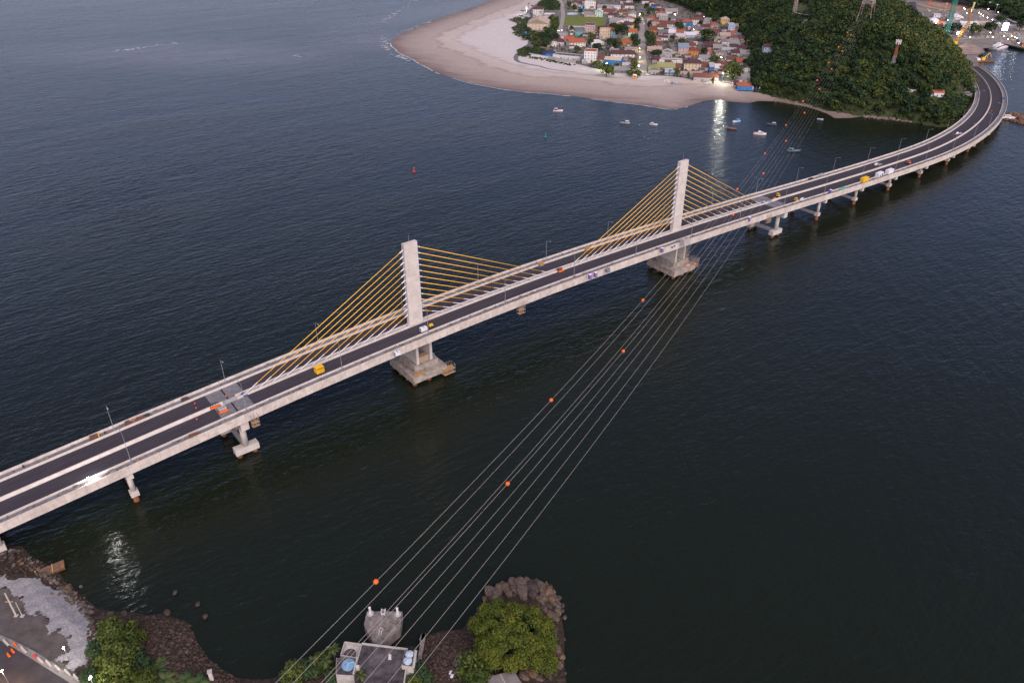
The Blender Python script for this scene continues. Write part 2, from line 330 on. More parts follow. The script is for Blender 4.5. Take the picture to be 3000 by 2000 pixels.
me=grid_mesh('hill',180,560,640,1500,7.,hill_z,lambda X,Y:sdist(HILL,X,Y)>-9); me.materials.append(mat('forest_floor',(.018,.028,.010),.95,.3,.2,col2=(.05,.06,.02))); tag(link('hill',me),kind='structure')
CLEAR=[(2326,14),(2352,8),(2376,18),(2376,56),(2366,78),(2345,82),(2346,60),(2326,46)]
CL2=[(2372,100),(2392,108),(2408,126),(2388,126)]
rng=np.random.default_rng(11)
HUTS=[(2657,250,40,25),(2722,266,44,20),(2794,238,42,46),(2230,128,38,36)]   # screen boxes of the buildings among the trees: no tree stands in front
pts=[]
st=4.9
for gx in np.arange(185,545,st):
    for gy in np.arange(640,1460,st):
        pts.append((gx+rng.uniform(-2.3,2.3),gy+rng.uniform(-2.3,2.3)))
pts=np.array(pts); ds=sdist(HILL,pts[:,0],pts[:,1]); pts=pts[ds>.6]; ds=ds[ds>.6]
zz=hill_z(pts[None,:,0],pts[None,:,1])[0]
def inpoly(poly,x,y):
    r=False; n=len(poly)
    for i in range(n):
        a=poly[i]; b=poly[i-1]
        if (a[1]>y)!=(b[1]>y) and x<(b[0]-a[0])*(y-a[1])/(b[1]-a[1])+a[0]: r=not r
    return r
keep=[]
for (x,y),z in zip(pts,zz):
    px,py=proj(x,y,z+5)
    ok=-25<py and px<3050 and not inpoly(CLEAR,px,py+8) and not inpoly(CL2,px,py+6)
    for hx,hy,hw,hh in HUTS:
        if hx<px<hx+hw and hy<py<hy+hh: ok=False
    keep.append(ok)
keep=np.array(keep); pts=pts[keep]; zz=zz[keep]; ds=ds[keep]
order=np.argsort(np.hypot(pts[:,0],pts[:,1])); front=order[:280]; back=order[280:]
fl=[leafmat('leaf_f%d'%i,*cs) for i,cs in enumerate([((.015,.033,.015),(.031,.056,.019),(.066,.084,.024)),((.022,.042,.013),(.05,.07,.017),(.095,.105,.024)),((.012,.028,.015),(.024,.047,.02),(.05,.068,.025))])]
prot=[tree_proto('hill_tree','dense broadleaf tree on the lower slope of the wooded hill above the shore','tree',R.uniform(3.8,5.4),R.uniform(6.2,8.6),300,.85,fl[i%3],rng,11,rzf=.85) for i in range(9)]
for n,i in enumerate(front):
    x,y=pts[i]; z=zz[i]; s=R.uniform(.75,1.2)
    if n<9: o=prot[n]; o.location=(x,y,z-.4); o.rotation_euler=(0,0,R.uniform(0,6)); o.scale=(s,s,s); o['group']='trees on the lower slope of the wooded hill'
    else: dup(prot[n%9],(x,y,z-.4),R.uniform(0,6),scale=(s,s,s*R.uniform(.85,1.1)),group='trees on the lower slope of the wooded hill')
VV=[];FF=[];TT=[];off=0
for i in back:
    x,y=pts[i]; z=zz[i]; rx=rng.choice([2.6,3.4,4.2,5.,6.2])*rng.uniform(.85,1.15); rz=rx*rng.uniform(.75,1.05); h=rz*1.35+rng.uniform(1.,3.2)
    L_=crown_lumps(rx,rx,rz,h-rz*.8,6,rng,.5); V,F,t=leaves(L_,70,1.2,rng)
    VV.append(V+np.array([x,y,z])); FF.append(F+off); TT.append(np.clip(t+rng.normal(0,.15)+.17*math.sin(x*.052+1.3)*math.cos(y*.043)+.0018*(x-300)+(.3 if rng.uniform()<.06 else 0),0,1.2)); off+=len(V)  # tint also rises to the right, painting that side's yellower light into the leaves
hb=np.array(HILL)
for k in range(len(hb)):
    a=hb[k]; b=hb[(k+1)%len(hb)]; L0=np.hypot(*(b-a))
    for i in range(int(L0/1.3)):
        q=a+(b-a)*rng.uniform(0,1)+rng.normal(0,1.,2); dd=float(sdist(HILL,q[0:1],q[1:2])[0])
        if dd<-.6 or q[1]>1150: continue
        rx=rng.uniform(1.1,2.4); V,F,t=leaves(crown_lumps(rx,rx,rx*.8,rx*.6,4,rng,.5),34,.8,rng); VV.append(V+np.array([q[0],q[1],hz1(q[0],q[1])])); FF.append(F+off); TT.append(np.clip(t+.1,0,1)); off+=len(V)
me=npmesh('hillside_forest',np.concatenate(VV),np.concatenate(FF),np.concatenate(TT)); me.materials.append(LF)
tag(link('hillside_forest',me),'dense dark green forest covering the whole hill above the village','forest',kind='stuff')
# forest far behind the port
VV=[];FF=[];TT=[];off=0
FARF=[(2700,-30),(2790,-4),(2830,8),(2845,30),(2900,30),(2930,44),(2960,60),(3010,70),(3010,-40),(2700,-60)]
for i in range(1500):
    px,py=rng.uniform(2690,3010),rng.uniform(-40,68)
    if not inpoly(FARF,px,py): continue
    z=2.6+max(0,(30-py))*.25; x,y=G(px,py,z)
    rx=rng.uniform(4,7); V,F,t=leaves(crown_lumps(rx,rx,rx*.9,7,4,rng,.5),34,2.2,rng)
    VV.append(V+np.array([x,y,z-1])); FF.append(F+off); TT.append(np.clip(t+rng.normal(0,.12),0,1)); off+=len(V)
me=npmesh('distant_forest',np.concatenate(VV),np.concatenate(FF),np.concatenate(TT)); me.materials.append(LM)
tag(link('distant_forest',me),'dark forest behind the lit port yard','forest',kind='stuff')
# dune scrub at the tip of the village
VV=[];FF=[];TT=[];off=0
DUNE=[[(1490,60),(1532,44),(1560,58),(1548,75),(1560,90),(1590,105),(1640,100),(1630,120),(1600,140),(1560,138),(1548,120),(1516,108),(1494,101),(1512,94),(1498,84),(1516,74)],
      [(1572,28),(1580,8),(1620,-10),(1640,14),(1640,30),(1612,32),(1590,32)],[(1516,150),(1535,140),(1560,142),(1600,146),(1598,160),(1560,160),(1540,168),(1519,165)],[(1545,165),(1600,172),(1660,186),(1690,192),(1680,195),(1640,188),(1590,178),(1550,172)],[(1620,60),(1634,50),(1636,80),(1625,95),(1612,90)]]
for i in range(4200):
    k=R.choice([0,0,0,1,1,2,3,4]); poly=DUNE[k]; xs=[p[0] for p in poly]; ys=[p[1] for p in poly]
    px,py=rng.uniform(min(xs),max(xs)),rng.uniform(min(ys),max(ys))
    if not inpoly(poly,px,py) or (1546<px<1604 and 68<py<92): continue
    x,y=G(px,py,2.3); rx=rng.uniform(.8,1.8); hh=rng.uniform(.3,1.3) if k!=1 else rng.uniform(.8,3)
    if k==3: rx*=.6; hh=.3
    V,F,t=leaves([(0,0,hh,rx),(rx*.6,rx*.3,hh*.8,rx*.7)],14,.75,rng,.6,.7)
    VV.append(V+np.array([x,y,2.25])); FF.append(F+off); TT.append(np.clip(t+.15*math.sin(px*.12)+rng.normal(0,.08),0,1)); off+=len(V)
me=npmesh('dune_scrub',np.concatenate(VV),np.concatenate(FF),np.concatenate(TT)); me.materials.append(LD)
tag(link('dune_scrub',me),'low green scrub on the sand around the village edge','scrub',kind='stuff')
# foam along the beach
def ribbon(name,pl,w0,w1,z,m,brk=.3,jit=1.5,seed=1):
    rr=random.Random(seed); b=MB(); pts=[]
    for a,c in zip(pl,pl[1:]):
        n=max(1,int(math.hypot(c[0]-a[0],c[1]-a[1])/3.))
        for i in range(n): pts.append((a[0]+(c[0]-a[0])*i/n,a[1]+(c[1]-a[1])*i/n))
    on=True; prev=None
    for i in range(len(pts)-1):
        if rr.random()<.12: on=rr.random()>brk
        a=Vector((*pts[i],0));c=Vector((*pts[i+1],0)); t=(c-a).normalized(); nn=Vector((t.y,-t.x,0)); w=rr.uniform(w0,w1)*(1 if on else 0); o=math.sin(i*.37)*jit
        cur=(a+nn*(o-w/2),a+nn*(o+w/2))
        if on and prev: b.add([prev[0]+Vector((0,0,z)),prev[1]+Vector((0,0,z)),cur[1]+Vector((0,0,z)),cur[0]+Vector((0,0,z))],[(0,1,2,3)])
        prev=cur if on else None
    return tag(b.build(name,m),kind='stuff')
FM=mat('foam',(.62,.60,.62),.8,.1)
sh=gp(BEACHPX)
o=ribbon('foam',[(x,y-1.5) for x,y in sh[10:31]],.35,1.3,.07,FM,.45,.6,3)
tag(o,'thin broken white foam line along the beach waterline','foam')
def foam_patch(name,label,lines,seed):
    rr=random.Random(seed); b=MB()
    for (x0,y0,x1,y1,n,sp) in lines:
        for i in range(n):
            t=rr.random(); px=x0+(x1-x0)*t+rr.gauss(0,sp); py=y0+(y1-y0)*t+rr.gauss(0,sp*.35); x,y=G(px,py,.08); a=rr.uniform(-.3,.9); l=rr.uniform(1,4.5); w_=rr.uniform(.3,.9)
            u=Vector((math.cos(a),math.sin(a),0)); v=Vector((-u.y,u.x,0)); c=Vector((x,y,.08+i*.0004))
            b.add([c-u*l,c-v*w_+u*.2*l,c+u*l,c+v*w_],[(0,1,2,3)])
    return tag(b.build(name,FM),label,'foam',kind='stuff')
foam_patch('breaking_surf','white surf breaking off the tip of the sand spit',[(1118,66,1220,0,46,5),(1122,112,1138,150,42,6),(1140,154,1200,178,30,4),(1160,100,1270,60,24,4)],5)
foam_patch('shoal_foam','patch of white foam on the open water far from the beach',[(340,150,400,142,26,5),(400,142,515,126,16,4),(868,164,874,162,4,3)],6)
# ================================================================ bridge
DV=Vector((math.cos(HD),math.sin(HD),0)); NV=Vector((-DV.y,DV.x,0)); O0=Vector((OX,OY,0))
ZT=[(-240,8.6),(-200,11.6),(-160,14.2),(-130,16.3),(-100,18.4),(-60,20.9),(-20,22.8),(20,24.0),(60,24.3),(100,23.8),(140,22.8),(180,21.6),(220,19.9),(260,17.8),(300,15.7),(350,13.5),(400,11.8),(440,10.7),(480,9.8),(520,9.),(600,7.6),(700,6.),(800,5.),(900,4.5)]
HT=[(380,0),(420,1),(450,4),(480,7.3),(520,11),(560,14.9),(600,19),(640,22.7),(680,26.7),(720,31.1),(760,35.9),(800,40.6),(900,52)]
_zx=np.array([a for a,b in ZT],float); _zy=np.array([b for a,b in ZT],float)
_sm=np.arange(-240,901,1.); _zz=np.interp(_sm,_zx,_zy); _k=np.ones(41)/41; _zz[20:-20]=np.convolve(_zz,_k,'valid')
def zd(s): return float(np.interp(s,_sm,_zz))
_a=np.radians(np.interp(_sm,[a for a,b in HT],[b for a,b in HT])); _a=np.where(_sm<380,0,_a)
_X=-240+np.cumsum(np.cos(_a))-1; _Y=np.cumsum(np.sin(_a))
def frame(s):
    a=float(np.interp(s,_sm,_a)); x=float(np.interp(s,_sm,_X)); y=float(np.interp(s,_sm,_Y))
    o=O0+DV*x+NV*y; d=DV*math.cos(a)+NV*math.sin(a); n=Vector((-d.y,d.x,0)); return o,d,n
def B(s,t,z=0.):     # z above the deck surface
    o,d,n=frame(s); v=o+n*t; return Vector((v.x,v.y,zd(s)+z))
def BA(s,t,z):       # absolute height
    v=B(s,t); v.z=z; return v
def deck(px,py,dz=0.):
    """(s,t) of a deck pixel"""
    s=0.
    z=20.
    for _ in range(25):
        g=Vector((*G(px,py,z+dz),0)); 
        if _==0: s=(g-O0).dot(DV)
        for k in range(6):
            o,d,n=frame(s); s+=(g-o).dot(d)*.8
        z=zd(s)*.6+z*.4
    o,d,n=frame(s); return s,(g-o).dot(n)
def at_deck(px,py,rz=0.,dz=0.):
    s,t=deck(px,py); o,d,n=frame(s); return B(s,t,dz), math.atan2(d.y,d.x)+rz
CONC=mat('concrete',(.44,.395,.36),.85,.14,.35,col2=(.56,.515,.475)); CONC2=mat('concrete_grey',(.31,.295,.29),.88,.2,.5,col2=(.42,.40,.385))
def panel_conc():
    m=bpy.data.materials.new('concrete_panels'); m.use_nodes=True; N=m.node_tree.nodes; L=m.node_tree.links; b=N['Principled BSDF']; b.inputs['Roughness'].default_value=.85; b.inputs['Specular IOR Level'].default_value=.2
    g=N.new('ShaderNodeNewGeometry'); dt=N.new('ShaderNodeVectorMath'); dt.operation='DOT_PRODUCT'; dt.inputs[1].default_value=tuple(DV); L.new(g.outputs['Position'],dt.inputs[0])
    def noise(sc,det):
        n=N.new('ShaderNodeTexNoise'); n.inputs['Scale'].default_value=sc; n.inputs['Detail'].default_value=det; L.new(g.outputs['Position'],n.inputs['Vector']); return n.outputs['Fac']
    fr=N.new('ShaderNodeMath'); fr.operation='MULTIPLY'; fr.inputs[1].default_value=1/3.3; L.new(dt.outputs['Value'],fr.inputs[0])
    fl=N.new('ShaderNodeMath'); fl.operation='FLOOR'; L.new(fr.outputs[0],fl.inputs[0])
    f2=N.new('ShaderNodeMath'); f2.operation='FRACT'; L.new(fr.outputs[0],f2.inputs[0])
    wn=N.new('ShaderNodeTexWhiteNoise'); wn.noise_dimensions='1D'; L.new(fl.outputs[0],wn.inputs['W'])
    lt=N.new('ShaderNodeMath'); lt.operation='GREATER_THAN'; lt.inputs[1].default_value=.035; L.new(f2.outputs[0],lt.inputs[0])
    r=N.new('ShaderNodeValToRGB'); r.color_ramp.elements[0].position=.3; r.color_ramp.elements[0].color=(.42,.365,.32,1); r.color_ramp.elements[1].position=.7; r.color_ramp.elements[1].color=(.58,.52,.465,1)
    ad=N.new('ShaderNodeMath'); ad.operation='MULTIPLY_ADD'; ad.inputs[1].default_value=.22; L.new(wn.outputs['Value'],ad.inputs[0]); L.new(noise(.5,6),ad.inputs[2]); sb=N.new('ShaderNodeMath'); sb.operation='SUBTRACT'; sb.inputs[1].default_value=.08; L.new(ad.outputs[0],sb.inputs[0]); L.new(sb.outputs[0],r.inputs['Fac'])
    mx=N.new('ShaderNodeMix'); mx.data_type='RGBA'; L.new(lt.outputs[0],mx.inputs['Factor']); mx.inputs['A'].default_value=(.35,.30,.26,1); L.new(r.outputs['Color'],mx.inputs['B']); L.new(mx.outputs['Result'],b.inputs['Base Color']); MATS['concrete_panels']=m; return m
PAN=panel_conc()
def asph(name,c):
    m=mat(name,c,.85,.16,.05,.25); N=m.node_tree.nodes; L=m.node_tree.links; r=[n for n in N if n.type=='VALTORGB'][0]; n=[n for n in N if n.type=='TEX_NOISE'][0]; g=[n for n in N if n.type=='NEW_GEOMETRY'][0]
    mp=N.new('ShaderNodeMapping'); mp.vector_type='TEXTURE'; mp.inputs['Rotation'].default_value=(0,0,HD); mp.inputs['Scale'].default_value=(26,.9,1); L.new(g.outputs['Position'],mp.inputs['Vector']); L.new(mp.outputs['Vector'],n.inputs['Vector']); n.inputs['Scale'].default_value=1
    r.color_ramp.elements[0].color=(*[q*.78 for q in c],1); r.color_ramp.elements[1].color=(*[q*1.3 for q in c],1); return m
ASPH=asph('asphalt_new',(.043,.037,.045)); WALK=mat('walkway',(.12,.115,.125),.9,.3,.25,col2=(.22,.215,.23)); SLABC=mat('joint_concrete',(.16,.155,.165),.9,.3,.6)
RUST=mat('rust_pile',(.13,.045,.02),.8,.5,1.2,col2=(.24,.10,.05)); YEL=mat('stay_yellow',(.86,.46,.03),.45,.04,.3,.4); WHT=mat('stay_white',(.62,.60,.62),.5,.05); STEEL=mat('steel',(.42,.42,.44),.45,.1,1.,.5,.6)
bridge=thing('bridge','long concrete cable stayed bridge with yellow stays curving away over the bay','bridge',tuple(B(80,0)))
bl=Vector(bridge.location); bl.z=0; bridge.location=bl
def local(mb): mb.v=[(v[0]-bl.x,v[1]-bl.y,v[2]-bl.z) for v in mb.v]; return mb
def bpart(name,mb,m,parent=None,smooth=False):
    if parent is None: local(mb); return mb.build(name,m,bridge,smooth)
    local(mb); return mb.build(name,m,parent,smooth)
def sweep(mb,s0,s1,prof,st=4.):
    n=max(1,int(round((s1-s0)/st))); k=len(prof); rows=[]
    for i in range(n+1):
        s=s0+(s1-s0)*i/n; o,d,nn=frame(s); z=zd(s)
        rows.append([(o.x+nn.x*t,o.y+nn.y*t,z+dz) for t,dz in prof])
    vs=[p for r in rows for p in r]; fs=[]
    for i in range(n):
        for j in range(k): fs.append((i*k+j,i*k+(j+1)%k,(i+1)*k+(j+1)%k,(i+1)*k+j))
    fs.append(tuple(range(k-1,-1,-1))); fs.append(tuple(range(n*k,n*k+k))); return mb.add(vs,fs)
def rect(t0,t1,z0,z1): return [(t0,z0),(t0,z1),(t1,z1),(t1,z0)]
S0,S1=-205,800
HW=13.1
bpart('deck_slab',sweep(MB(),S0,S1,rect(-HW+.02,HW-.02,-.55,-.03)),CONC2)
for sg in (-1,1):
    t0,t1=sorted((sg*HW,sg*(HW-.45)))
    pr=[(sg*HW,-2.3),(sg*HW,1.0),(sg*(HW-.38),1.0),(sg*(HW-.55),-.02),(sg*(HW-.55),-2.3)]
    bpart('edge_girder',sweep(MB(),S0,S1,pr if sg>0 else pr[::-1]),PAN)
    bpart('walkway',sweep(MB(),S0,S1,rect(*sorted((sg*(HW-.56),sg*9.72)),-.05,.16)),WALK)
    bpart('inner_barrier',sweep(MB(),S0,S1,[(sg*9.7,.0),(sg*9.62,.82),(sg*9.32,.82),(sg*9.18,.0)][::1 if sg<0 else -1]),CONC)
    for a,b,e in ((S0,-86.5,1.0),(-74.5,234.5,1.28),(246.5,S1,.6)):
        bpart('roadway',sweep(MB(),a,b,rect(*sorted((sg*9.17,sg*e)),-.04,.02)),ASPH)
    for c in (-80.5,240.5):
        bpart('joint_slab',sweep(MB(),c-6,c-.25,rect(*sorted((sg*9.17,sg*1.28)),-.04,.015)),SLABC); bpart('joint_slab',sweep(MB(),c+.25,c+6,rect(*sorted((sg*9.17,sg*1.28)),-.04,.015)),SLABC)
        bpart('expansion_joint',sweep(MB(),c-.25,c+.25,rect(*sorted((sg*9.17,sg*1.28)),-.1,-.02)),mat('gap',(.012,.011,.012),.9))
    bpart('median_barrier',sweep(MB(),-78,238,[(sg*1.27,.0),(sg*1.15,.85),(sg*.85,.85),(sg*.8,.0)][::1 if sg<0 else -1]),CONC)
for a,b,e in ((S0,-83,1.0),(243,S1,.59)):
    bpart('median_barrier',sweep(MB(),a,b,[(-e,0),(-e*.55,.12),(-.2,.9),(.2,.9),(e*.55,.12),(e,0)]),CONC)
# longitudinal girders below the slab
for t in (-8.,-2.8,2.8,8.):
    m=MB(); sweep(m,S0,-81,rect(t-.3,t+.3,-2.3,-.56)); bpart('girder',m,CONC2)
    m=MB(); sweep(m,-80,240,rect(t-.3,t+.3,-2.0,-.56)); bpart('girder',m,CONC2)
    m=MB(); sweep(m,241,S1,rect(t-.3,t+.3,-2.1,-.56)); bpart('girder',m,CONC2)
# box along bridge axis: helper with local frame at s
def bbox(mb,s,s0,s1,t0,t1,z0,z1,tx=0,ty=0):
    o,d,n=frame(s); M=Matrix(((d.x,n.x,0,o.x),(d.y,n.y,0,o.y),(0,0,1,0),(0,0,0,1)))
    return mb.box(s0,s1,t0,t1,z0,z1,M,tx,ty)
SP=(-1.,159.)
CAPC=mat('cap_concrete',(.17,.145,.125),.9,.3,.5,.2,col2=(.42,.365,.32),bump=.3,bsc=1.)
PYL=mat('pylon_concrete',(.45,.405,.37),.85,.16,.22,col2=(.60,.55,.51),bump=.15,bsc=.8)
ZTOP=60.2
for pi,sp in enumerate(SP):
    m=MB(); bbox(m,sp,-3.2,3.2,-.95,.95,zd(sp)-.5,ZTOP,.12,.05); pyl=bpart('pylon',m,PYL)
    m=MB()
    for k in range(12): bbox(m,sp,-3.215,3.215,-.965,.965,zd(sp)+2.9*k+2.7,zd(sp)+2.9*k+2.76)
    local(m).build('pour_joint',CONC2,pyl)
    m=MB(); bbox(m,sp,-3.6,3.6,-1.25,1.25,zd(sp)-.02,zd(sp)+.95); local(m).build('base_kerb',CONC,pyl)
    m=MB(); m.cyl(BA(sp,.2,ZTOP),BA(sp,.2,ZTOP+3.6),.07,.03,6); local(m).build('lightning_rod',STEEL,pyl)
    # stays
    for sg in (-1,1):
        for i in range(12):
            zp=57.6-2.62*i; so_=73.2-5.35*i; top=BA(sp+sg*3.2,0,zp); bot=B(sp+sg*so_,0,.35)
            v=bot-top; ln=v.length; u=v/ln
            a=top+u*1.7; b=bot-u*(5.5+.1*i)
            m=MB(); m.cyl(a,b,.135,.135,8); st=bpart('stay_cable',m,YEL,smooth=True)
            m=MB(); m.cyl(top-u*.2,a,.27,.24,8); local(m).build('anchor_sleeve',WHT,st)
            m=MB(); m.cyl(b,bot,.17,.17,8); local(m).build('lower_sleeve',WHT,st)
            m=MB(); bbox(m,sp+sg*so_,-.7,.7,-.78,.78,zd(sp+sg*so_),zd(sp+sg*so_)+.55,.25,.1); local(m).build('anchor_block',CONC2,st)
    # pier below
    zb=zd(sp)-2.0
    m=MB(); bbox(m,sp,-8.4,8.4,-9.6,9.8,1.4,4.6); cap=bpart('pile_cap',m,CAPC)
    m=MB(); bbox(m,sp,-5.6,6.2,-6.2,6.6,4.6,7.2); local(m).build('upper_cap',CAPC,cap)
    for a in (-3.2,3.4):
        m=MB(); bbox(m,sp,a-.6,a+.6,-5.4,5.4,7.2,zb+.2); bpart('pier_wall',m,CONC)
    for a in (-7,0,7):
        for b in (-8,-2.7,2.7,8.2):
            o,d,n=frame(sp); q=o+d*a+n*b; m=MB(); m.cyl((q.x,q.y,-3),(q.x,q.y,1.5),1.05,1.05,14); bpart('pile',m,RUST,smooth=False)
    m=MB(); bbox(m,sp,-2.4,2.6,-4.6,-1.8,7.2,9.6)
    bpart('site_shed',m,mat('shed_ply',(.36,.26,.18),.9)) if pi==0 else None
# side piers with caps and approach piers
def side_pier(s):
    zb=zd(s)-2.2
    m=MB(); bbox(m,s,-1.5,1.5,-12.6,12.6,zb-3.6,zb+.1); bpart('pier_beam',m,CONC)
    for sg in (-1,1):
        m=MB(); bbox(m,s,-4.4,4.4,sg*7.9-1.5,sg*7.9+1.5,1.6,4.2); cap=bpart('pile_cap',m,CONC)
        o,d,n=frame(s); q=o+n*sg*7.9; m=MB(); m.cyl((q.x,q.y,4.2),(q.x,q.y,zb-3.6),1.15,1.15,16); bpart('column',m,CONC,smooth=True)
        for a in (-2.9,2.9):
            p=q+d*a; m=MB(); m.cyl((p.x,p.y,-3),(p.x,p.y,1.6),.95,.95,14); bpart('pile',m,RUST,smooth=True)
    m=MB(); bbox(m,s,-.6,.6,-6.38,6.38,2.2,4.0); bpart('tie_beam',m,CONC2)
def app_pier(s):
    zb=zd(s)-2.2; zc=min(4.6,zb-2.9)
    m=MB(); bbox(m,s,-1.05,1.05,-12.5,12.5,zb-2.5,zb+.1); bpart('pier_beam',m,CONC)
    o,d,n=frame(s)
    for sg in (-1,1):
        q=o+n*sg*8.4
        if zb-2.5>zc: m=MB(); m.cyl((q.x,q.y,zc),(q.x,q.y,zb-2.5),.9,.9,14); bpart('column',m,CONC,smooth=True)
        if zc>2.5:
            m=MB(); bbox(m,s,-1.35,1.35,sg*8.4-1.3,sg*8.4+1.3,zc-2.,zc); bpart('pile_cap',m,CONC)
        m=MB(); m.cyl((q.x,q.y,-3),(q.x,q.y,max(.5,zc-2.)),1.0,1.0,14); bpart('pile',m,RUST,smooth=True)
    if zc>2.5: m=MB(); bbox(m,s,-.5,.5,-7.1,7.1,zc-1.7,zc-.3); bpart('tie_beam',m,CONC2)
side_pier(-80.5); side_pier(240.5)
for s in (-120,-160,282.,323.6,365.2,406.8,448.4,490,532,574,616,658,700,742,784): app_pier(s)
# loose site material along the walkways
cl=MB(); rc=random.Random(3)
for i in range(900):
    s_=rc.uniform(-190,470); sg=rc.choice((-1,-1,1)); t_=sg*rc.uniform(9.95,12.2); l=rc.uniform(.1,.9); h=rc.uniform(.08,.45); o,d,n=frame(s_); q=B(s_,t_,.165); a=rc.uniform(-.4,.4)
    M=Matrix.Translation(q)@Matrix.Rotation(math.atan2(d.y,d.x)+a,4,'Z'); cl.box(-l,l,-rc.uniform(.08,.35),rc.uniform(.08,.35),0,h,M)
tag(cl.build('walkway_clutter',mat('clutter',(.05,.045,.05),.8,.6,.7,col2=(.30,.25,.21))),'loose boards, formwork and debris along the bridge walkways','debris',kind='stuff')
# ---------------------------------------------------------------- street lamps on the bridge
POLE=mat('lamp_pole',(.33,.34,.36),.5,.1,1.,.5,.5)
def lamp_proto():
    t=thing('street_lamp','x','street lamp')
    m=MB(); m.cyl((0,0,0),(0,0,11.3),.13,.07,8); m.cyl((0,0,0),(0,0,.4),.24,.2,8); m.cyl((0,0,11.2),(0,2.3,11.75),.06,.05,6); m.build('pole',POLE,t)
    m=MB(); m.box(-.16,.16,2.1,3.0,11.66,11.84,None,.05,.08); m.build('lamp_head',STEEL,t); return t
LAMP0=lamp_proto(); ordw=['first','second','third','fourth','fifth','sixth','seventh','eighth','ninth','tenth','eleventh','twelfth','thirteenth','fourteenth','fifteenth','sixteenth','seventeenth','eighteenth','nineteenth','twentieth']
SL=[-118,-78,-40,-1,38.5,78.5,119,160,200,241,282,323,365,406,448,490,532,574,616]
first=True
for i,s in enumerate(SL):
    for sg,nm in ((-1,'near'),(1,'far')):
        o,d,n=frame(s); p=B(s,sg*9.95,.1); rz=math.atan2(d.y,d.x)+(0 if sg<0 else PI)
        lab='%s grey street lamp from the left on the %s walkway of the bridge'%(ordw[i],nm)
        if first: LAMP0.location=p; LAMP0.rotation_euler=(0,0,rz); tag(LAMP0,lab,'street lamp','street lamps along the bridge'); first=False
        else: dup(LAMP0,p,rz,lab,group='street lamps along the bridge')
# ---------------------------------------------------------------- things standing on the deck
def item(name,label,cat,px,py,parts,rz=0.,group=None,dz=.03):
    """parts: list of (part name, MB, material); origin on the deck, x along the bridge"""
    p,a=at_deck(px,py,rz,dz)
    s,t=deck(px,py)
    if abs(t)>9.75: p.z+=.14
    t_=thing(name,label,cat,tuple(p),a,group)
    for nm,mb,m in parts: mb.build(nm,m,t_)
    return t_
ORG=mat('paint_orange',(.75,.13,.02),.45,.1); YLP=mat('paint_yellow',(.72,.42,.02),.5,.12); WHP=mat('paint_white',(.66,.66,.68),.5,.06); BLKP=mat('rubber',(.02,.02,.022),.7); BLU=mat('paint_blue',(.02,.09,.36),.5); PUR=mat('plastic_purple',(.17,.10,.36),.5); RBOX=mat('rusty_steel',(.17,.075,.045),.85,.4,1.5); WOOD=mat('ply_wood',(.38,.22,.09),.85,.25,1.2); TEAL=mat('tarp_teal',(.08,.33,.28),.6); DKB=mat('dark_steel',(.045,.04,.04),.7); REDP=mat('paint_red',(.55,.04,.03),.5); GLS=mat('dark_glass',(.015,.02,.025),.15,.1,1.,.5)
def crate(l,w,h,rib=4,m=RBOX,m2=DKB):
    a=MB(); a.box(-l/2,l/2,-w/2,w/2,.1,h); 
    b=MB()
    for i in range(rib):
        x=-l/2+l*(i+.5)/rib; b.box(x-.05,x+.05,-w/2-.05,w/2+.05,.1,h+.03)
    for y in (-w/2+.1,w/2-.25): b.box(-l/2,l/2,y,y+.15,0,.1)
    return [('body',a,m),('ribs',b,m2)]
def barrel(m): a=MB(); a.lathe([(.29,0),(.31,.05),(.31,.28),(.33,.3),(.31,.32),(.31,.58),(.33,.6),(.31,.62),(.31,.86),(.27,.9)],12); b=MB(); b.lathe([(.24,.9),(.24,.93),(.06,.94)],10); return [('body',a,m),('lid',b,DKB)]
def toilet():
    a=MB(); a.box(-.6,.6,-.6,.6,.1,2.15); b=MB(); b.box(-.66,.66,-.66,.66,2.15,2.25,None); b.box(-.6,.6,-.6,.6,2.25,2.42,None,.25,.25); c=MB(); c.box(-.42,.42,-.635,-.6,.15,2.0); d=MB(); d.box(-.7,.7,-.7,.7,0,.1)
    return [('cabin',a,PUR),('roof',b,WHP),('door',c,mat('plastic_lilac',(.25,.17,.45),.5)),('base',d,DKB)]
def container(l,w,h,m,dark=True):
    a=MB(); a.box(-l/2,l/2,-w/2,w/2,.15,h)
    b=MB()
    n=int(l/.6)
    for i in range(n+1):
        x=-l/2+l*i/n; b.box(x-.06,x+.06,-w/2-.04,w/2+.04,.2,h-.1)
    c=MB(); c.box(-l/2-.05,l/2+.05,-w/2-.06,w/2+.06,h,h+.12); e=MB(); e.box(-l/2-.04,-l/2,-w/2+.5,w/2-.9,.5,h-.4) ; f=MB()
    for x in (-l/2+.3,l/2-.3): f.box(x-.2,x+.2,-w/2,w/2,0,.15)
    return [('body',a,m),('ribs',b,m),('roof',c,m),('window',e,GLS),('skid',f,DKB)]
def cage():
    a=MB(); l,w,h=3.1,2.2,2.3
    for x in (-l/2,0,l/2):
        for y in (-w/2,w/2): a.box(x-.07,x+.07,y-.07,y+.07,0,h)
    for z in (.1,h/2,h):
        for y in (-w/2,w/2): a.box(-l/2,l/2,y-.06,y+.06,z-.06,z+.06)
        for x in (-l/2,l/2): a.box(x-.06,x+.06,-w/2,w/2,z-.06,z+.06)
    b=MB(); b.box(-l/2+.1,l/2-.1,-w/2+.1,w/2-.1,.1,1.35); c=MB(); c.box(-l/2-.1,l/2+.1,-w/2-.1,w/2+.1,h+.06,h+.14)
    return [('frame',a,YLP),('hopper',b,YLP),('roof',c,YLP)]
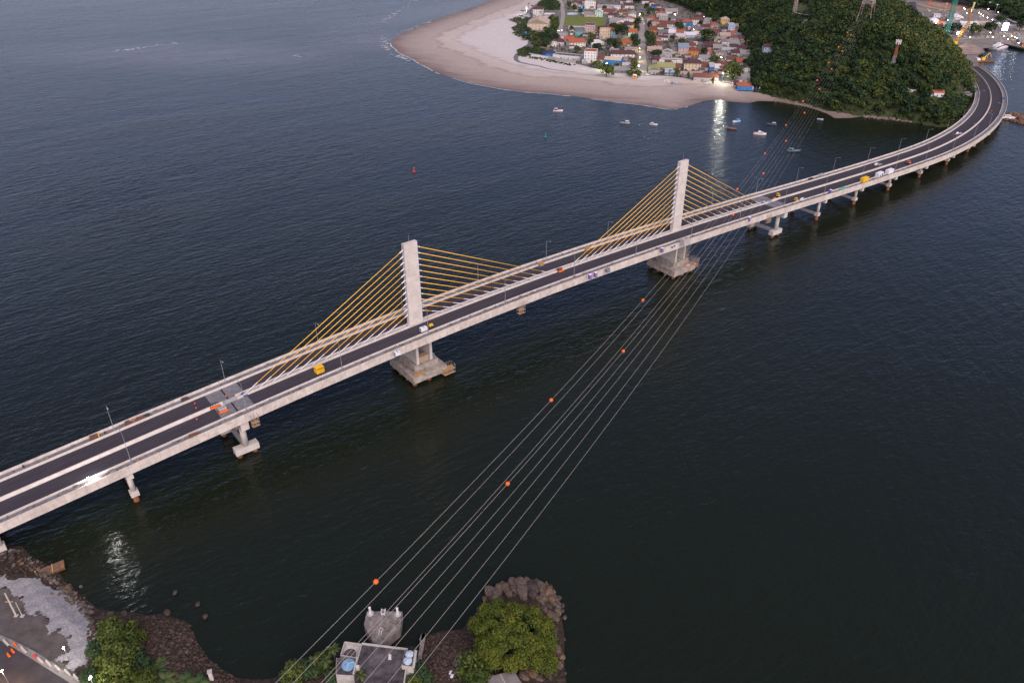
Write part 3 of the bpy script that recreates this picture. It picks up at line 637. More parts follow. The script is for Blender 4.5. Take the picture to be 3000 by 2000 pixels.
def paver(l=3.9,m=ORG):
    a=MB(); a.box(-l/2,l/2,-.95,-.45,.3,.95,None,.15,.1); b=MB(); b.box(-l/2+.2,l/2-.2,-.45,1.0,.5,.75)
    for x in (-1.4,-.5,.5,1.4): b.cyl((x,.4,.7),(x,.4,1.7),.12,.12,8)
    b.box(-1.5,1.5,.3,.5,1.6,1.72)
    c=MB()
    ws=[]
    for x in (-l/2+.4,l/2-.4):
        for y in (-.6,.8): k=MB(); k.cyl((x-.12,y,.35),(x+.12,y,.35),.35,.35,12); ws.append(('wheel',k,BLKP))
    return [('screed',a,m),('frame',b,DKB)]+ws
def coil():
    a=MB(); n=24
    for k in range(4):
        pts=[((1.05+.05*k)*math.cos(2*PI*i/n),(1.05+.05*k)*math.sin(2*PI*i/n),.08+.14*k) for i in range(n+1)]; a.path(pts,.08,6)
    b=MB(); b.path([(1.1,0,.1),(1.9,-.5,.08),(2.6,-.3,.08)],.07,6); return [('loops',a,BLU),('loose_end',b,BLU)]
def roller(m=YLP):
    a=MB(); a.box(-1.1,1.0,-.75,.75,.7,1.35,None,.1,.06); b=MB(); b.cyl((1.35,-.8,.62),(1.35,.8,.62),.62,.62,18); c=MB()
    c.cyl((-1.15,-.86,.6),(-1.15,.86,.6),.6,.6,16)
    d=MB(); 
    for x in (-.7,.5):
        for y in (-.65,.65): d.cyl((x,y,1.3),(x,y,2.35),.05,.05,6)
    d.box(-.85,.65,-.75,.75,2.35,2.45); e=MB(); e.box(-.5,.1,-.3,.3,1.35,1.75); return [('body',a,m),('drum',b,STEEL),('rear_roller',c,BLKP),('canopy',d,m),('seat',e,BLKP)]
def car(m):
    a=MB(); a.box(-2.1,2.1,-.86,.86,.32,.85,None,.12,.05); b=MB(); b.box(-1.25,1.0,-.8,.8,.85,1.42,None,.42,.12)
    c=MB(); c.box(-1.2,.95,-.815,.815,.9,1.30,None,.34,.085); d=[]
    for x in (-1.3,1.3):
        for y in (-.8,.8): k=MB(); k.cyl((x,y-.1,.33),(x,y+.1,.33),.33,.33,14); d.append(('wheel',k,BLKP))
    f=[]
    for y in (-.6,.6): k=MB(); k.box(2.02,2.08,y-.18,y+.18,.6,.75); f.append(('headlight',k,WHP)); k=MB(); k.box(-2.09,-2.04,y-.18,y+.18,.62,.78); f.append(('tail_light',k,REDP))
    return [('body',a,m),('cabin',b,m),('windows',c,GLS)]+d+f
def genset(l=2.9,m=WHP):
    a=MB(); a.box(-l/2,l/2,-.8,.8,.15,1.75,None,.04,.04); b=MB(); b.box(-.12,.12,-.85,.85,1.76,1.80); b.box(-l/2-.02,-l/2,-.5,.5,.6,1.3); c=MB(); c.box(-l/2-.08,l/2+.08,-.88,.88,0,.15); d=MB(); d.cyl((l/2-.5,.3,1.75),(l/2-.5,.3,2.1),.08,.08,8); return [('housing',a,m),('vent',b,DKB),('skid',c,DKB),('exhaust',d,STEEL)]
def compressor():
    a=MB(); a.box(-.9,.9,-.55,.55,.45,1.25,None,.15,.1); b=MB()
    b.cyl((0,-.68,.35),(0,-.52,.35),.35,.35,12); b2=MB(); b2.cyl((0,.52,.35),(0,.68,.35),.35,.35,12)
    c=MB(); c.cyl((.9,0,.5),(1.9,0,.3),.05,.05,6); return [('body',a,YLP),('wheel',b,BLKP),('wheel',b2,BLKP),('drawbar',c,DKB)]
item('work_cage','yellow open steel work cage hanging by the median near the left stays','cage',936,1089,cage())
item('paving_screed','orange paving screed on the far roadway beside the left expansion joint','paving machine',630,1193,paver())
item('paving_screed','orange paving screed with grey hopper on the near roadway by the left expansion joint','paving machine',655,1206,paver(3.4)+[('hopper',MB().box(-1.4,1.2,-.2,1.1,.8,1.7,None,-.2,-.1),CONC2)])
item('hose_coil','blue coiled hose on the far roadway by the first stay','hose',717,1156,coil())
item('steel_bin','rust brown open bin on the near walkway left of the first stayed span','bin',569,1281,crate(3.,1.5,1.2,6))
item('steel_bin','dark lattice bin on the far walkway left of the expansion joint','bin',544,1176,crate(2.4,1.4,1.3,5,DKB,RBOX))
item('generator','white box generator with dark roof slot against the left pylon base','generator',1241,969,genset())
item('compressor','yellow wheeled compressor just right of the left pylon base','compressor',1263,957,compressor())
item('generator','small white box machine on the near walkway left of the left pier','generator',1164,1041,genset(2.2))
item('storage_crate','tan crate on the far walkway in mid span, right one of two','crate',1721,733,crate(2.6,1.4,1.4,4,WOOD,WOOD))
item('storage_crate','tan crate on the far walkway in mid span with two blue drums before it','crate',1585,778,crate(2.8,1.5,1.6,4,WOOD,WOOD))
item('drum','blue drum before the tan crate, nearer the left pylon','drum',1578,786,barrel(BLU)); item('drum','blue drum before the tan crate, farther from the left pylon','drum',1584,785,barrel(BLU))
item('paving_screed','orange and brown machine on the far roadway in mid span','paving machine',1641,796,paver(3.0)+[('hopper',MB().box(-1.3,1.0,-.1,1.0,.7,1.5,None,-.2,-.1),RBOX)])
for px,py,l in ((1728,817,'purple portable toilet in mid span, left one of the pair'),(1744,811,'purple portable toilet in mid span, right one of the pair'),(1939,739,'purple portable toilet on the near walkway left of the right pylon'),(2194,648,'purple portable toilet on the near walkway at the right end of the stays'),(2432,567,'small purple portable toilet on the right approach near the teal tarp')):
    item('portable_toilet',l,'portable toilet',px,py,toilet(),group='purple portable toilets')
item('generator','small silver box on the near walkway right of the toilet pair','generator',1780,797,genset(1.8,STEEL))
item('drum','bright blue drum on the near walkway beside the concrete block','drum',1976,724,barrel(BLU)); item('drum','dark drum on the near walkway left of the blue one','drum',1969,728,barrel(DKB))
def block():
    a=MB(); a.box(-2.3,2.3,-1.4,1.4,0,2.9,None,.05,.05); b=MB(); n=20
    b.path([(.6+.75*math.cos(2*PI*i/n),.55*math.sin(2*PI*i/n),2.98) for i in range(n+1)],.09,6); c=MB()
    for x in (-1.9,-.9): c.cyl((x,.8,2.9),(x,.8,3.7),.05,.05,6)
    return [('body',a,CONC2),('ring',b,RBOX),('rebar',c,RBOX)]
item('concrete_block','big concrete block with a ring on top at the near edge by the right pylon','block',2006,715,block())
item('site_cabin','white box cabin on the right approach, right one of two','cabin',2604,509,container(6.4,2.4,2.7,WHP))
item('site_cabin','white cabin with dark openings on the right approach, left one of two','cabin',2575,517,container(6.,2.4,2.7,WHP)+[('opening',MB().box(-1.6,-.6,-1.26,-1.24,.5,1.7),GLS),('opening',MB().box(1.,2.4,-1.26,-1.24,.3,1.9),DKB)])
item('skip_container','mustard yellow box container on the right approach','container',2531,533,container(6.2,2.4,2.7,YLP))
item('tarp_pile','teal tarpaulin draped over materials on the near walkway of the right approach','tarp',2468,555,[('cover',MB().box(-2.8,2.8,-.8,.8,0,1.0,None,.5,.35),TEAL),('rope',MB().box(-.05,.05,-.75,.75,.05,1.03,None,0,.3),DKB)])
item('car','white car with red tail parked on the near roadway of the right approach','car',2351,587,car(WHP))
item('road_roller','yellow road roller beside the white car on the near roadway','roller',2331,592,roller())
item('road_roller','yellow road roller on the far roadway by the right expansion joint','roller',2278,578,roller())
item('paving_screed','small orange machine behind the yellow roller on the far roadway','paving machine',2265,582,paver(2.4))
item('car','white car on the far roadway of the right approach, left of two','car',2568,484,car(WHP)); item('car','white car with grey roof on the far roadway of the right approach, right of two','car',2578,485,car(STEEL))
item('car','white car on the viaduct curve, left of two','car',2805,393,car(WHP)); item('car','silver car on the viaduct curve, right of two','car',2814,394,car(STEEL))
item('road_roller','dark and orange roller on the near roadway far along the right approach','roller',2661,481,roller(ORG))
item('tarp_pile','blue tarpaulin heap on the far roadway at the last right stay','tarp',2231,595,[('cover',MB().box(-1.7,1.7,-.9,.9,0,.7,None,.6,.4),BLU),('weight',MB().box(-.3,.3,-.3,.3,.7,.85),CONC2)])
item('steel_bin','dark bin on the far walkway of the right approach, right of two','bin',2404,516,crate(5.,1.5,1.2,6,CONC2,DKB)); item('steel_bin','low dark bin on the far walkway of the right approach, left of two','bin',2375,527,crate(3.6,1.4,.9,5,DKB,DKB))
item('steel_bin','brown skip with yellow end on the far walkway at the left approach','bin',277,1284,crate(2.6,1.4,1.1,5)+[('tailgate',MB().box(1.3,1.6,-.75,.75,.1,1.25),YLP)])
item('steel_bin','square rusty bin beside the long brown bin on the far left walkway','bin',376,1245,crate(1.7,1.5,1.3,4))
item('steel_bin','long brown bin on the far left walkway','bin',414,1230,crate(3.1,1.4,1.1,6)); item('steel_bin','dark bin at the right end of the long brown bin','bin',432,1222,crate(2.,1.3,1.,4,DKB,DKB))
item('drum','dark drum on the far walkway near the left edge','drum',70,1370,barrel(DKB)); item('drum','dark drum right of the brown skip with yellow end','drum',309,1271,barrel(DKB)); item('drum','orange drum between the brown bins','drum',391,1234,barrel(ORG))
item('cable_reel','small tan cable reel on the near walkway left of the leftmost lamp pair','reel',409,1355,[('core',MB().cyl((0,-.4,.5),(0,.4,.5),.3,.3,12),WOOD),('flange',MB().cyl((0,-.46,.5),(0,-.4,.5),.5,.5,14),WOOD),('flange',MB().cyl((0,.4,.5),(0,.46,.5),.5,.5,14),WOOD)])
item('car','white van parked at the far end of the viaduct, left of two','van',2811,179,car(WHP)); item('car','white car parked at the far end of the viaduct, right of two','car',2816,181,car(WHP))
item('traffic_cone','orange warning barrel on the inner roadway of the viaduct curve','barrel',2894,256,barrel(ORG)); item('traffic_cone','orange warning barrel on the outer roadway of the viaduct curve','barrel',2905,327,barrel(ORG)); item('traffic_cone','red warning barrel beside the median far along the viaduct','barrel',2849,195,barrel(REDP))
item('storage_crate','blue crate on the outer walkway of the viaduct curve','crate',2940,292,crate(2.6,1.4,1.6,4,BLU,DKB))
# lit worklight on the near walkway
wl=item('work_light','lit white work light glaring on the near walkway at the left','work light',265,1418,[('stand',MB().cyl((0,0,0),(0,0,2.2),.06,.06,8),DKB),('lamp',MB().box(-.32,.32,-.2,.2,2.1,2.5),mat('lamp_glow',(1,.98,.92),emit=40.))])
def plight(name,loc,e,col=(1,.95,.85),r=.3):
    l=bpy.data.lights.new(name,'POINT'); l.energy=e; l.color=col; l.shadow_soft_size=r; o=bpy.data.objects.new(name,l); C.objects.link(o); o.location=loc; return o
s_,t_=deck(265,1418)
plight('work_light_glow',tuple(B(s_+1.2,t_+.6,2.3)),550,(.95,1,.98))
pl=item('work_light','unseen lamp added beneath the deck for its reflection on the water at the left','work light',268,1452,[('bracket',MB().box(-.1,.1,-.1,.1,-.2,.3),DKB),('lamp',MB().box(-.4,.4,-.22,.22,-.5,-.2),mat('hidden_lamp_glow',(1,.98,.97),emit=170.))])  # lamp hidden from view, added so the water mirrors its glow
pl.location=tuple(B(s_+.5,-11.6,-2.5))
# workers
def person_proto():
    t=thing('person','x','person'); me=bpy.data.meshes.new('body')
    J={'pel':(0,0,.95,.15),'chest':(0,0,1.32,.17),'neck':(0,0,1.52,.06),'head':(0,.02,1.66,.105),'ls':(-.19,0,1.44,.065),'le':(-.26,.03,1.16,.05),'lh':(-.24,.16,.93,.04),'rs':(.19,0,1.44,.065),'re':(.27,.05,1.18,.05),'rh':(.22,.22,1.0,.04),'lk':(-.12,.04,.5,.075),'la':(-.14,-.03,.08,.05),'lt':(-.14,.14,.05,.045),'rk':(.12,-.02,.5,.075),'ra':(.14,-.1,.08,.05),'rt':(.15,.07,.05,.045)}
    K=list(J); E=[('pel','chest'),('chest','neck'),('neck','head'),('chest','ls'),('ls','le'),('le','lh'),('chest','rs'),('rs','re'),('re','rh'),('pel','lk'),('lk','la'),('la','lt'),('pel','rk'),('rk','ra'),('ra','rt')]
    me.from_pydata([J[k][:3] for k in K],[(K.index(a),K.index(b)) for a,b in E],[]); o=link('body',me,t); me.materials.append(mat('work_trousers',(.05,.06,.10),.9))
    md=o.modifiers.new('skin','SKIN'); 
    for i,k in enumerate(K): me.skin_vertices[0].data[i].radius=(J[k][3],J[k][3]); me.skin_vertices[0].data[i].use_root=(i==0)
    o.modifiers.new('sub','SUBSURF').levels=1
    m=MB(); m.lathe([(.17,1.0),(.22,1.12),(.24,1.38),(.19,1.5),(.1,1.53)],12); m.build('vest',ORG,t); m=MB(); m.lathe([(.15,1.70),(.12,1.78),(.07,1.83),(.01,1.84)],12); m.build('helmet',REDP,t); return t
PP=person_proto(); pf=True
for px,py,lab in ((573,1190,'worker in orange vest on the far roadway, left of two by the left joint'),(577,1203,'worker in orange vest on the far roadway, right of two by the left joint'),(579,1236,'worker in orange vest standing by the median near the left joint'),(2298,600,'worker in orange vest on the near roadway by the right joint'),(2792,405,'worker in orange vest on the near roadway before the viaduct curve'),(664,1168,'worker in orange vest beside the blue hose coil')):
    p,a=at_deck(px,py)
    if pf: PP.location=p; PP.rotation_euler=(0,0,a+1); tag(PP,lab,'person'); pf=False
    else: dup(PP,p,a+R.uniform(0,6),lab)
# hanging scaffolds
SCF=mat('scaffold',(.28,.25,.22),.7)
def scaffold(w,d,h,nx=3,nz=3):
    a=MB()
    for i in range(nx+1):
        for y in (0,d):
            x=-w/2+w*i/nx; a.cyl((x,y,0),(x,y,h),.05,.05,5)
    for k in range(nz+1):
        z=h*k/nz
        for y in (0,d): a.cyl((-w/2,y,z),(w/2,y,z),.05,.05,5)
        for i in range(nx+1): x=-w/2+w*i/nx; a.cyl((x,0,z),(x,d,z),.05,.05,5)
    for i in range(nx): x=-w/2+w*i/nx; a.cyl((x,0,0),(x+w/nx,0,h),.04,.04,5)
    b=MB(); b.box(-w/2,w/2,0,d,.05,.12); b.box(-w/2,w/2,0,d,h/nz,h/nz+.06); return [('tubes',a,SCF),('platform',b,WOOD)]
def scaf(label,s,t,z,w,d,h,nx=3,nz=3):
    o,dd,n=frame(s); p=o+n*t; tt=thing('scaffold',label,'scaffold',(p.x,p.y,z),math.atan2(dd.y,dd.x))
    for nm,mb,m in scaffold(w,d,h,nx,nz): mb.build(nm,m,tt)
s1,_=deck(752,1225); scaf('small hanging scaffold under the near girder beside the left joint pier',s1,-14.5,zd(s1)-4.8,2.6,1.5,4.6,2,3)
s1,_=deck(1543,895); scaf('hanging scaffold cage under the near girder in mid span',s1,-14.6,zd(s1)-5.2,3.2,1.7,5.,3,3)
scaf('scaffold stair cage at the corner of the left pylon pier',SP[0]+8.5,-11.6,1.,5.4,3.2,4.,4,2)
scaf('tangled scaffold beside the corner of the right pylon pier',SP[1]+9.,-9.4,2.,4.8,4.,5.,5,4)
scaf('tall scaffold around the wall of the right pylon pier',SP[1]+4.8,-6.2,7.2,3.,1.4,zd(159)-9.5,3,7)
s1,_=deck(2272,636); scaf('small scaffold hanging at the right joint pier',s1,-14.3,zd(s1)-4.4,3.4,1.3,4.2,4,3)
# clutter on the pile cap of the left pylon
def capitem(name,label,cat,s,t,z,parts):
    o,d,n=frame(s); p=o+n*t; tt=thing(name,label,cat,(p.x,p.y,z),math.atan2(d.y,d.x))
    for nm,mb,m in parts: mb.build(nm,m,tt)
capitem('water_tank','light blue tank on the pile cap of the left pylon','tank',SP[0]+6.9,-.6,4.6,[('body',MB().lathe([(.9,0),(1.,.2),(1.,1.3),(.6,1.7)],16),mat('tank_blue',(.18,.34,.5),.5)),('lid',MB().lathe([(.4,1.7),(.4,1.82),(.1,1.85)],12),WHP)])
capitem('timber_stack','timber planks on the near end of the left pylon pile cap','planks',SP[0]-4.5,-8.4,4.6,[('planks',MB().box(-2.8,2.2,-.9,.9,.1,.35),WOOD),('bearer',MB().box(-2.,-1.8,-.9,.9,0,.1),DKB),('bearer',MB().box(1.3,1.5,-.9,.9,0,.1),DKB)])
capitem('tarp_pile','pink tarpaulin on the near end of the right pylon pile cap','tarp',SP[1]+3.,-8.5,4.6,[('cover',MB().box(-1.6,1.6,-.8,.8,0,.7,None,.5,.4),mat('tarp_pink',(.5,.2,.15),.7)),('weight',MB().box(-.3,.3,-.3,.3,.7,.8),CONC2)])
# ================================================================ village houses
RC=dict(tr=((.24,.065,.035),(.36,.115,.06)),rd=((.105,.042,.034),(.17,.07,.052)),dk=((.062,.028,.032),(.105,.05,.052)),gy=((.19,.18,.18),(.27,.255,.25)),dg=((.10,.095,.105),(.15,.14,.15)),lg=((.34,.33,.335),(.44,.42,.42)),wh=((.56,.54,.55),(.66,.63,.63)),ol=((.20,.21,.085),(.28,.28,.13)),tn=((.36,.28,.22),(.46,.37,.30)),bl=((.14,.19,.26),(.2,.25,.32)),nv=((.03,.035,.055),(.05,.055,.08)))
WC=dict(w=(.56,.54,.53),c=(.48,.39,.29),p=(.40,.31,.285),pk=(.5,.28,.3),b=(.045,.17,.40),bb=(.02,.25,.68),o=(.45,.19,.07),y=(.56,.42,.14),g=(.33,.315,.31),m=(.42,.56,.49),t=(.16,.30,.30),pb=(.36,.45,.54),lv=(.40,.39,.48))
RM={k:mat('roof_'+k,a,.85,.2,.9,.2,col2=b) for k,(a,b) in RC.items()}
WM={k:mat('wall_'+k,a,.88,.14,.5,.2) for k,a in WC.items()}
WIN=mat('window_glass',(.03,.035,.045),.2,.2,1.,.5); DOOR=mat('door_wood',(.10,.055,.04),.7); TRIM=WM['w']
_wm=MB().box(-.55,.55,-.05,.04,0,1.15).mesh('window'); _wm.materials.append(WIN); _dm=MB().box(-.45,.45,-.06,.04,0,2.05).mesh('door'); _dm.materials.append(DOOR)
TILE=dict(A=(1480,0,11.76),B=(1660,0,10.69),C=(1860,0,11.76),D=(2040,20,11.76),E=(1500,110,11.76),F=(1680,110,11.76),G=(1860,110,11.76),H=(2040,130,10.4545))
HOUSES=[]
def house(spec,short,label,cat='house',yaw=None,zg=VZ,name=None,win=True,dpt=None,solar=False,lower=None):
    xl,xr,yt,ye,yb,rt,rc,wc=spec; px=(xl+xr)/2
    x,y=G(px,yb,zg); D=math.sqrt(x*x+y*y+(H-zg)**2); q=FL/D; sa=(H-zg)/D; ca=math.sqrt(1-sa*sa)
    w=(xr-xl)/q; wh=max(2.5,(yb-ye)/(q*ca)); rr=(ye-yt)/q
    if rt in 'gh': dp=min(16,max(5,rr/(.22*ca+.5*sa))); rise=.2*dp
    elif rt=='G': rise=.2*w; dp=min(44,max(8,(rr-ca*rise)/sa))
    elif rt=='s': dp=min(14,max(4,rr/(.12*ca+sa))); rise=.12*dp
    else: dp=min(16,max(5,rr/sa)); rise=.35
    if dpt: dp=dpt; rise=.2*dp if rt in 'gh' else rise
    yaw=math.radians(-8+R.uniform(-2.5,2.5)) if yaw is None else math.radians(yaw)
    nm=name or {'house':'house','building':'apartment_building','shed':'shed','bar':'beach_bar','hall':'hall'}.get(cat,'house')
    t=thing(nm,label,cat,(x,y,zg-.1),yaw,'houses of the beach village')
    HOUSES.append((x,y,short,px,yb)); a=MB(); hw=w/2; ov=.35
    a.box(-hw,hw,0,dp,0,wh)
    r=MB()
    if rt=='g':
        a.add([(-hw,0,wh),(-hw,dp,wh),(-hw,dp/2,wh+rise)],[(0,1,2),(2,1,0)]); a.add([(hw,0,wh),(hw,dp,wh),(hw,dp/2,wh+rise)],[(0,1,2),(2,1,0)])
        k=rise/(dp/2)*ov
        for s in (0,1):
            y0,y1=(-ov,dp/2) if s==0 else (dp+ov,dp/2)
            vs=[(-hw-ov,y0,wh-k+.05),(hw+ov,y0,wh-k+.05),(hw+ov,y1,wh+rise+.05),(-hw-ov,y1,wh+rise+.05)]; vs+=[(p[0],p[1],p[2]+.16) for p in vs]
            r.add(vs,[(0,1,2,3),(4,5,6,7),(0,1,5,4),(1,2,6,5),(3,0,4,7)])
    elif rt=='G':
        for yy in (0,dp): a.add([(-hw,yy,wh),(hw,yy,wh),(0,yy,wh+rise)],[(0,1,2),(2,1,0)])
        k=rise/hw*ov
        for s in (-1,1):
            vs=[(s*(hw+ov),-ov,wh-k+.05),(s*(hw+ov),dp+ov,wh-k+.05),(0,dp+ov,wh+rise+.05),(0,-ov,wh+rise+.05)]; vs+=[(p[0],p[1],p[2]+.16) for p in vs]
            r.add(vs,[(0,1,2,3),(4,5,6,7),(0,1,5,4),(1,2,6,5),(3,0,4,7),(2,3,7,6)])
    elif rt=='h':
        i=min(hw*.9,dp/2); b=[(-hw-ov,-ov,wh),(hw+ov,-ov,wh),(hw+ov,dp+ov,wh),(-hw-ov,dp+ov,wh)]; tp=[(-hw+i,dp/2,wh+rise),(hw-i,dp/2,wh+rise)]
        r.add(b+tp+[(p[0],p[1],p[2]-.12) for p in b],[(0,1,5,4),(1,2,5),(2,3,4,5),(3,0,4),(6,7,1,0),(7,8,2,1),(8,9,3,2),(9,6,0,3),(9,8,7,6)])
    elif rt=='s':
        vs=[(-hw-ov,-ov,wh),(hw+ov,-ov,wh),(hw+ov,dp+ov,wh+rise),(-hw-ov,dp+ov,wh+rise)]; vs+=[(p[0],p[1],p[2]+.14) for p in vs]; r.add(vs,[(3,2,1,0),(4,5,6,7),(0,1,5,4),(1,2,6,5),(2,3,7,6),(3,0,4,7)])
        for s in (-hw,hw): a.add([(s,0,wh),(s,dp,wh),(s,dp,wh+rise)],[(0,1,2),(2,1,0)])
        a.add([(-hw,dp,wh),(hw,dp,wh),(hw,dp,wh+rise),(-hw,dp,wh+rise)],[(0,1,2,3)])
    else:
        r.box(-hw+.2,hw-.2,.2,dp-.2,wh-.4,wh+.06)
        for b in ((-hw-.02,hw+.02,-.02,.2),(-hw-.02,hw+.02,dp-.2,dp+.02),(-hw-.02,-hw+.2,.2,dp-.2),(hw-.2,hw+.02,.2,dp-.2)): a.box(*b,wh+.003,wh+.45)
    wo=a.build('walls',WM[wc],t); ro=r.build('roof',RM[rc],t)
    if win:
        st=max(1,min(4,int(round(wh/2.9)))); n=max(1,min(6,int(w/3.0))); sp=w/n
        for f in range(st):
            for i in range(n):
                xx=-hw+sp*(i+.5)
                if f==0 and i==n//2 and n>1: o=link('door',_dm,t); o.location=(xx,0,.05); continue
                if f==0 and n>3 and i%2: continue
                o=link('window',_wm,t); o.location=(xx,0,1.0+f*wh/st); s=R.uniform(.62,.95)*min(1.,sp/1.7); o.scale=(s,1,R.uniform(.75,1.))
    if solar:
        m=MB()
        for i in range(int(w*.6/1.1)): m.box(-hw+w*.2+i*1.1,-hw+w*.2+i*1.1+1.,.8,3.2,wh+.5,wh+.6)
        m.build('solar_panels',RM['nv'],t)
    if lower: # awning or porch strip over the ground floor: (colour, height)
        m=MB(); m.box(-hw,hw,-1.8,-.03,lower[1],lower[1]+.14); 
        for xx in (-hw+.2,hw-.2): m.cyl((xx,-1.7,0),(xx,-1.7,lower[1]),.07,.07,6)
        m.build('awning',RM[lower[0]],t)
    if short:
        for where in ('before','behind'):
            side=R.choice((-1,1)); aw=R.uniform(2.8,min(7.,max(3.4,w*.6))); ad=R.uniform(2.8,5.5); ah=R.uniform(2.1,3.0); ax=side*R.uniform(.1,.55)*w; ay=(-R.uniform(.5,2.2)-ad) if where=='before' else dp+R.uniform(.6,2.5)
            M=Matrix.Rotation(yaw,4,'Z'); v=M@Vector((ax,ay,0)); X_,Y_=x+v.x,y+v.y; qx,qy=proj(X_,Y_,zg)
            if 1860<qx<1902 or (1642<qx<1778 and 44<qy<92) or 1620<qx<1662 and qy<104 or not inpoly(VILPX,qx,qy): continue
            an=thing('lean_to','low yard roof %s the %s'%(where,short),'lean-to',(X_,Y_,zg-.1),yaw,'low yard roofs of the village'); c_=R.choice(('gy','gy','dg','lg','rd','dk','tn','rd','dk'))
            m=MB(); m.box(-aw/2,aw/2,0,ad,0,ah); m.build('walls',WM[R.choice(('p','g','w','g'))],an); m=MB(); q_=[(-aw/2-.3,-.3,ah-.15),(aw/2+.3,-.3,ah-.15),(aw/2+.3,ad+.3,ah+.75),(-aw/2-.3,ad+.3,ah+.75)]; m.add(q_+[(a_,b_,e_+.12) for a_,b_,e_ in q_],[(3,2,1,0),(4,5,6,7),(0,1,5,4),(1,2,6,5),(2,3,7,6),(3,0,4,7)]); m.build('roof',RM[c_],an)
            if R.random()<.3: MB().lathe([(.6,0),(.65,.2),(.65,.9),(.3,1.2)],10,Matrix.Translation((R.uniform(-aw*.3,aw*.3),ad*.6,ah+.3))).build('water_tank',WM['b'],an)
    return t
def H_(s,short,label,**k):
    v=s.split(','); f=[float(q) for q in v[:5]]; return house((*f,v[5],v[6],v[7]),short,label,**k)
H_('1562,1588,21,31,50,h,dk,w','maroon hip roofed white house by the sand','white house under a dark maroon hip roof nearest the open sand spit')
H_('1547,1603,54,73,88,G,tn,c','big tan roofed hall','big hall with stained tan roof, pale gable front and cream wall among dune scrub',cat='hall',dpt=34,zg=2.3)
H_('1594,1622,41,45,55,f,wh,g','open terrace bar with long white roof','open terrace with a long flat white roof beside the sandy lane',cat='bar')
H_('1532,1549,44,47,53,f,bl,pb','pale blue beach kiosk','pale blue flat kiosk at the edge of the sand spit',cat='bar')
H_('1672,1698,4,14,19,G,rd,lg'.replace(',lg',',w'),'grey gabled house above the lit garden','whitish gabled house behind the bright garden lamp')
H_('1706,1727,0,6,17,g,rd,p','red brown roof left of the tall lattice house','house with red brown roof just left of the tall pinkish house')
H_('1714,1743,2,7,27,G,tr,w','tall pinkish house with many small windows','tall pinkish white house with rows of small windows and terracotta roof')
H_('1752,1796,10,24,28,g,gy,w','long grey low roof behind the football field','house with a long grey low roof right of the tall pinkish house')
H_('1713,1744,26,44,50,s,gy,p','grey lean roof at the top of the football field','wide house with pale grey lean roof at the far edge of the football field')
H_('1743,1764,32,37,50.5,G,wh,m','mint green gabled house','mint green two storey gabled house overlooking the football field')
H_('1765,1800,26,36,41,g,rd,p','long maroon roof behind the mint house','house with long maroon roof behind the mint green gabled house')
H_('1783,1804,40,47,53,g,dk,w','maroon slanted roof right of the field','small white house with maroon roof right of the mint green house')
H_('1799,1817,17,23,30,f,lg,w','flat pale roof by the upper trees','low white house with flat pale roof in the upper village')
H_('1828,1856,11,18,25.5,g,dk,w','dark roofed wide house near the upper street','wide whitish house under a dark brown roof near the top of the main street')
H_('1818,1832,-2,5,11,g,dk,w','white house at the very top left of the street','small white house with dark roof at the top edge of the village, left one')
H_('1836,1856,-1,5,12,f,dk,w','white two part house at the top edge','white house with dark roof at the top edge of the village beside the big tree')
H_('1814,1835,30,38,46,g,rd,c','cream house with rust roof edge','cream house with rusty brown roof above the curved gable')
H_('1840,1861,34,45,53,G,gy,w','grey gabled white house near the street','white house with a grey gable roof left of the main street top')
H_('1824,1857,49,58,68,G,tr,w','big white curved gable house','big white gable wall with bright terracotta roof left of the main street')
H_('1827,1847,67,76,86,g,dk,lv','maroon house with white awning','maroon roofed house with a white metal awning left of the street',lower=('wh',2.6))
H_('1848,1868,64,75,85,h,rd,y','yellow house at the street trees','yellow house with red brown hip roof beside the street trees')
H_('1807,1828,63,71,83,G,wh,o','orange house with white gable','orange house with a white gable roof by a leafy tree')
H_('1787,1819,52,64,71,g,gy,g','grey house at the field corner','grey house with grey roof at the right corner of the football field')
H_('1757,1785,80,85,114,h,dk,c','tall cream apartment house','cream apartment house of three open balcony floors with maroon hip roof',cat='building')
H_('1713,1740,72,79,105,f,dk,p','three storey house below the field','pinkish three storey house with dark flat roof at the lower edge of the football field',cat='building')
H_('1686,1712,84,92,105,g,dg,t','teal fronted row house','low house with dark purple roof and pale teal front below the football field')
H_('1670,1687,85,91,100,G,dk,w','small white gable by the lane','small white gabled house next to the teal fronted house')
H_('1666,1712,79,82,92,f,lg,g','long white edged building below the field','long grey building with white roof edge along the football field')
H_('1731,1743,91,97,105,h,tr,p','little terracotta roof behind a yellowish tree','small house with terracotta hip roof behind a yellowish tree')
H_('1747,1757,89,99,110,g,rd,pb','narrow maroon house left of the apartments','narrow bluish house left of the cream apartment house')
H_('1785,1806,86,93,112,g,tr,pb','pale blue house right of the apartments','pale blue house with red roof right of the cream apartment house')
H_('1842,1865,86,97,107,g,tr,lv','red roofs right of the great tree','greyish house with bright red roof right of the great round tree')
H_('1818,1850,115,126,133,h,tr,o','terracotta bungalow in the trees','orange bungalow with wide terracotta roof among dark trees near the street')
H_('1733,1769,117,127,140,f,wh,w','white terraced modern house','white modern house with stepped flat terraces',dpt=16,yaw=16)
H_('1669,1715,116,127,139,g,tr,w','white house with large terracotta roof','white modern house with the largest bright terracotta roof near the beach',yaw=12)
H_('1652,1681,109,118,130,g,tr,p','terracotta house left of the large one','house with terracotta roof and brown porch, left of the large white one',lower=('tr',3.))
H_('1627,1651,114,124,133,h,dk,p','dark purple hip roof by the dune trees','house with dark purple hip roof beside the dune trees')
H_('1610,1629,124,128,137,f,lg,w','small grey white house by the dune','small whitish house with a sloping white wall at the dune edge')
H_('1636,1658,97,102,115,f,gy,g','bare concrete frame building','grey unfinished concrete building of three floors beside the lane',cat='building')
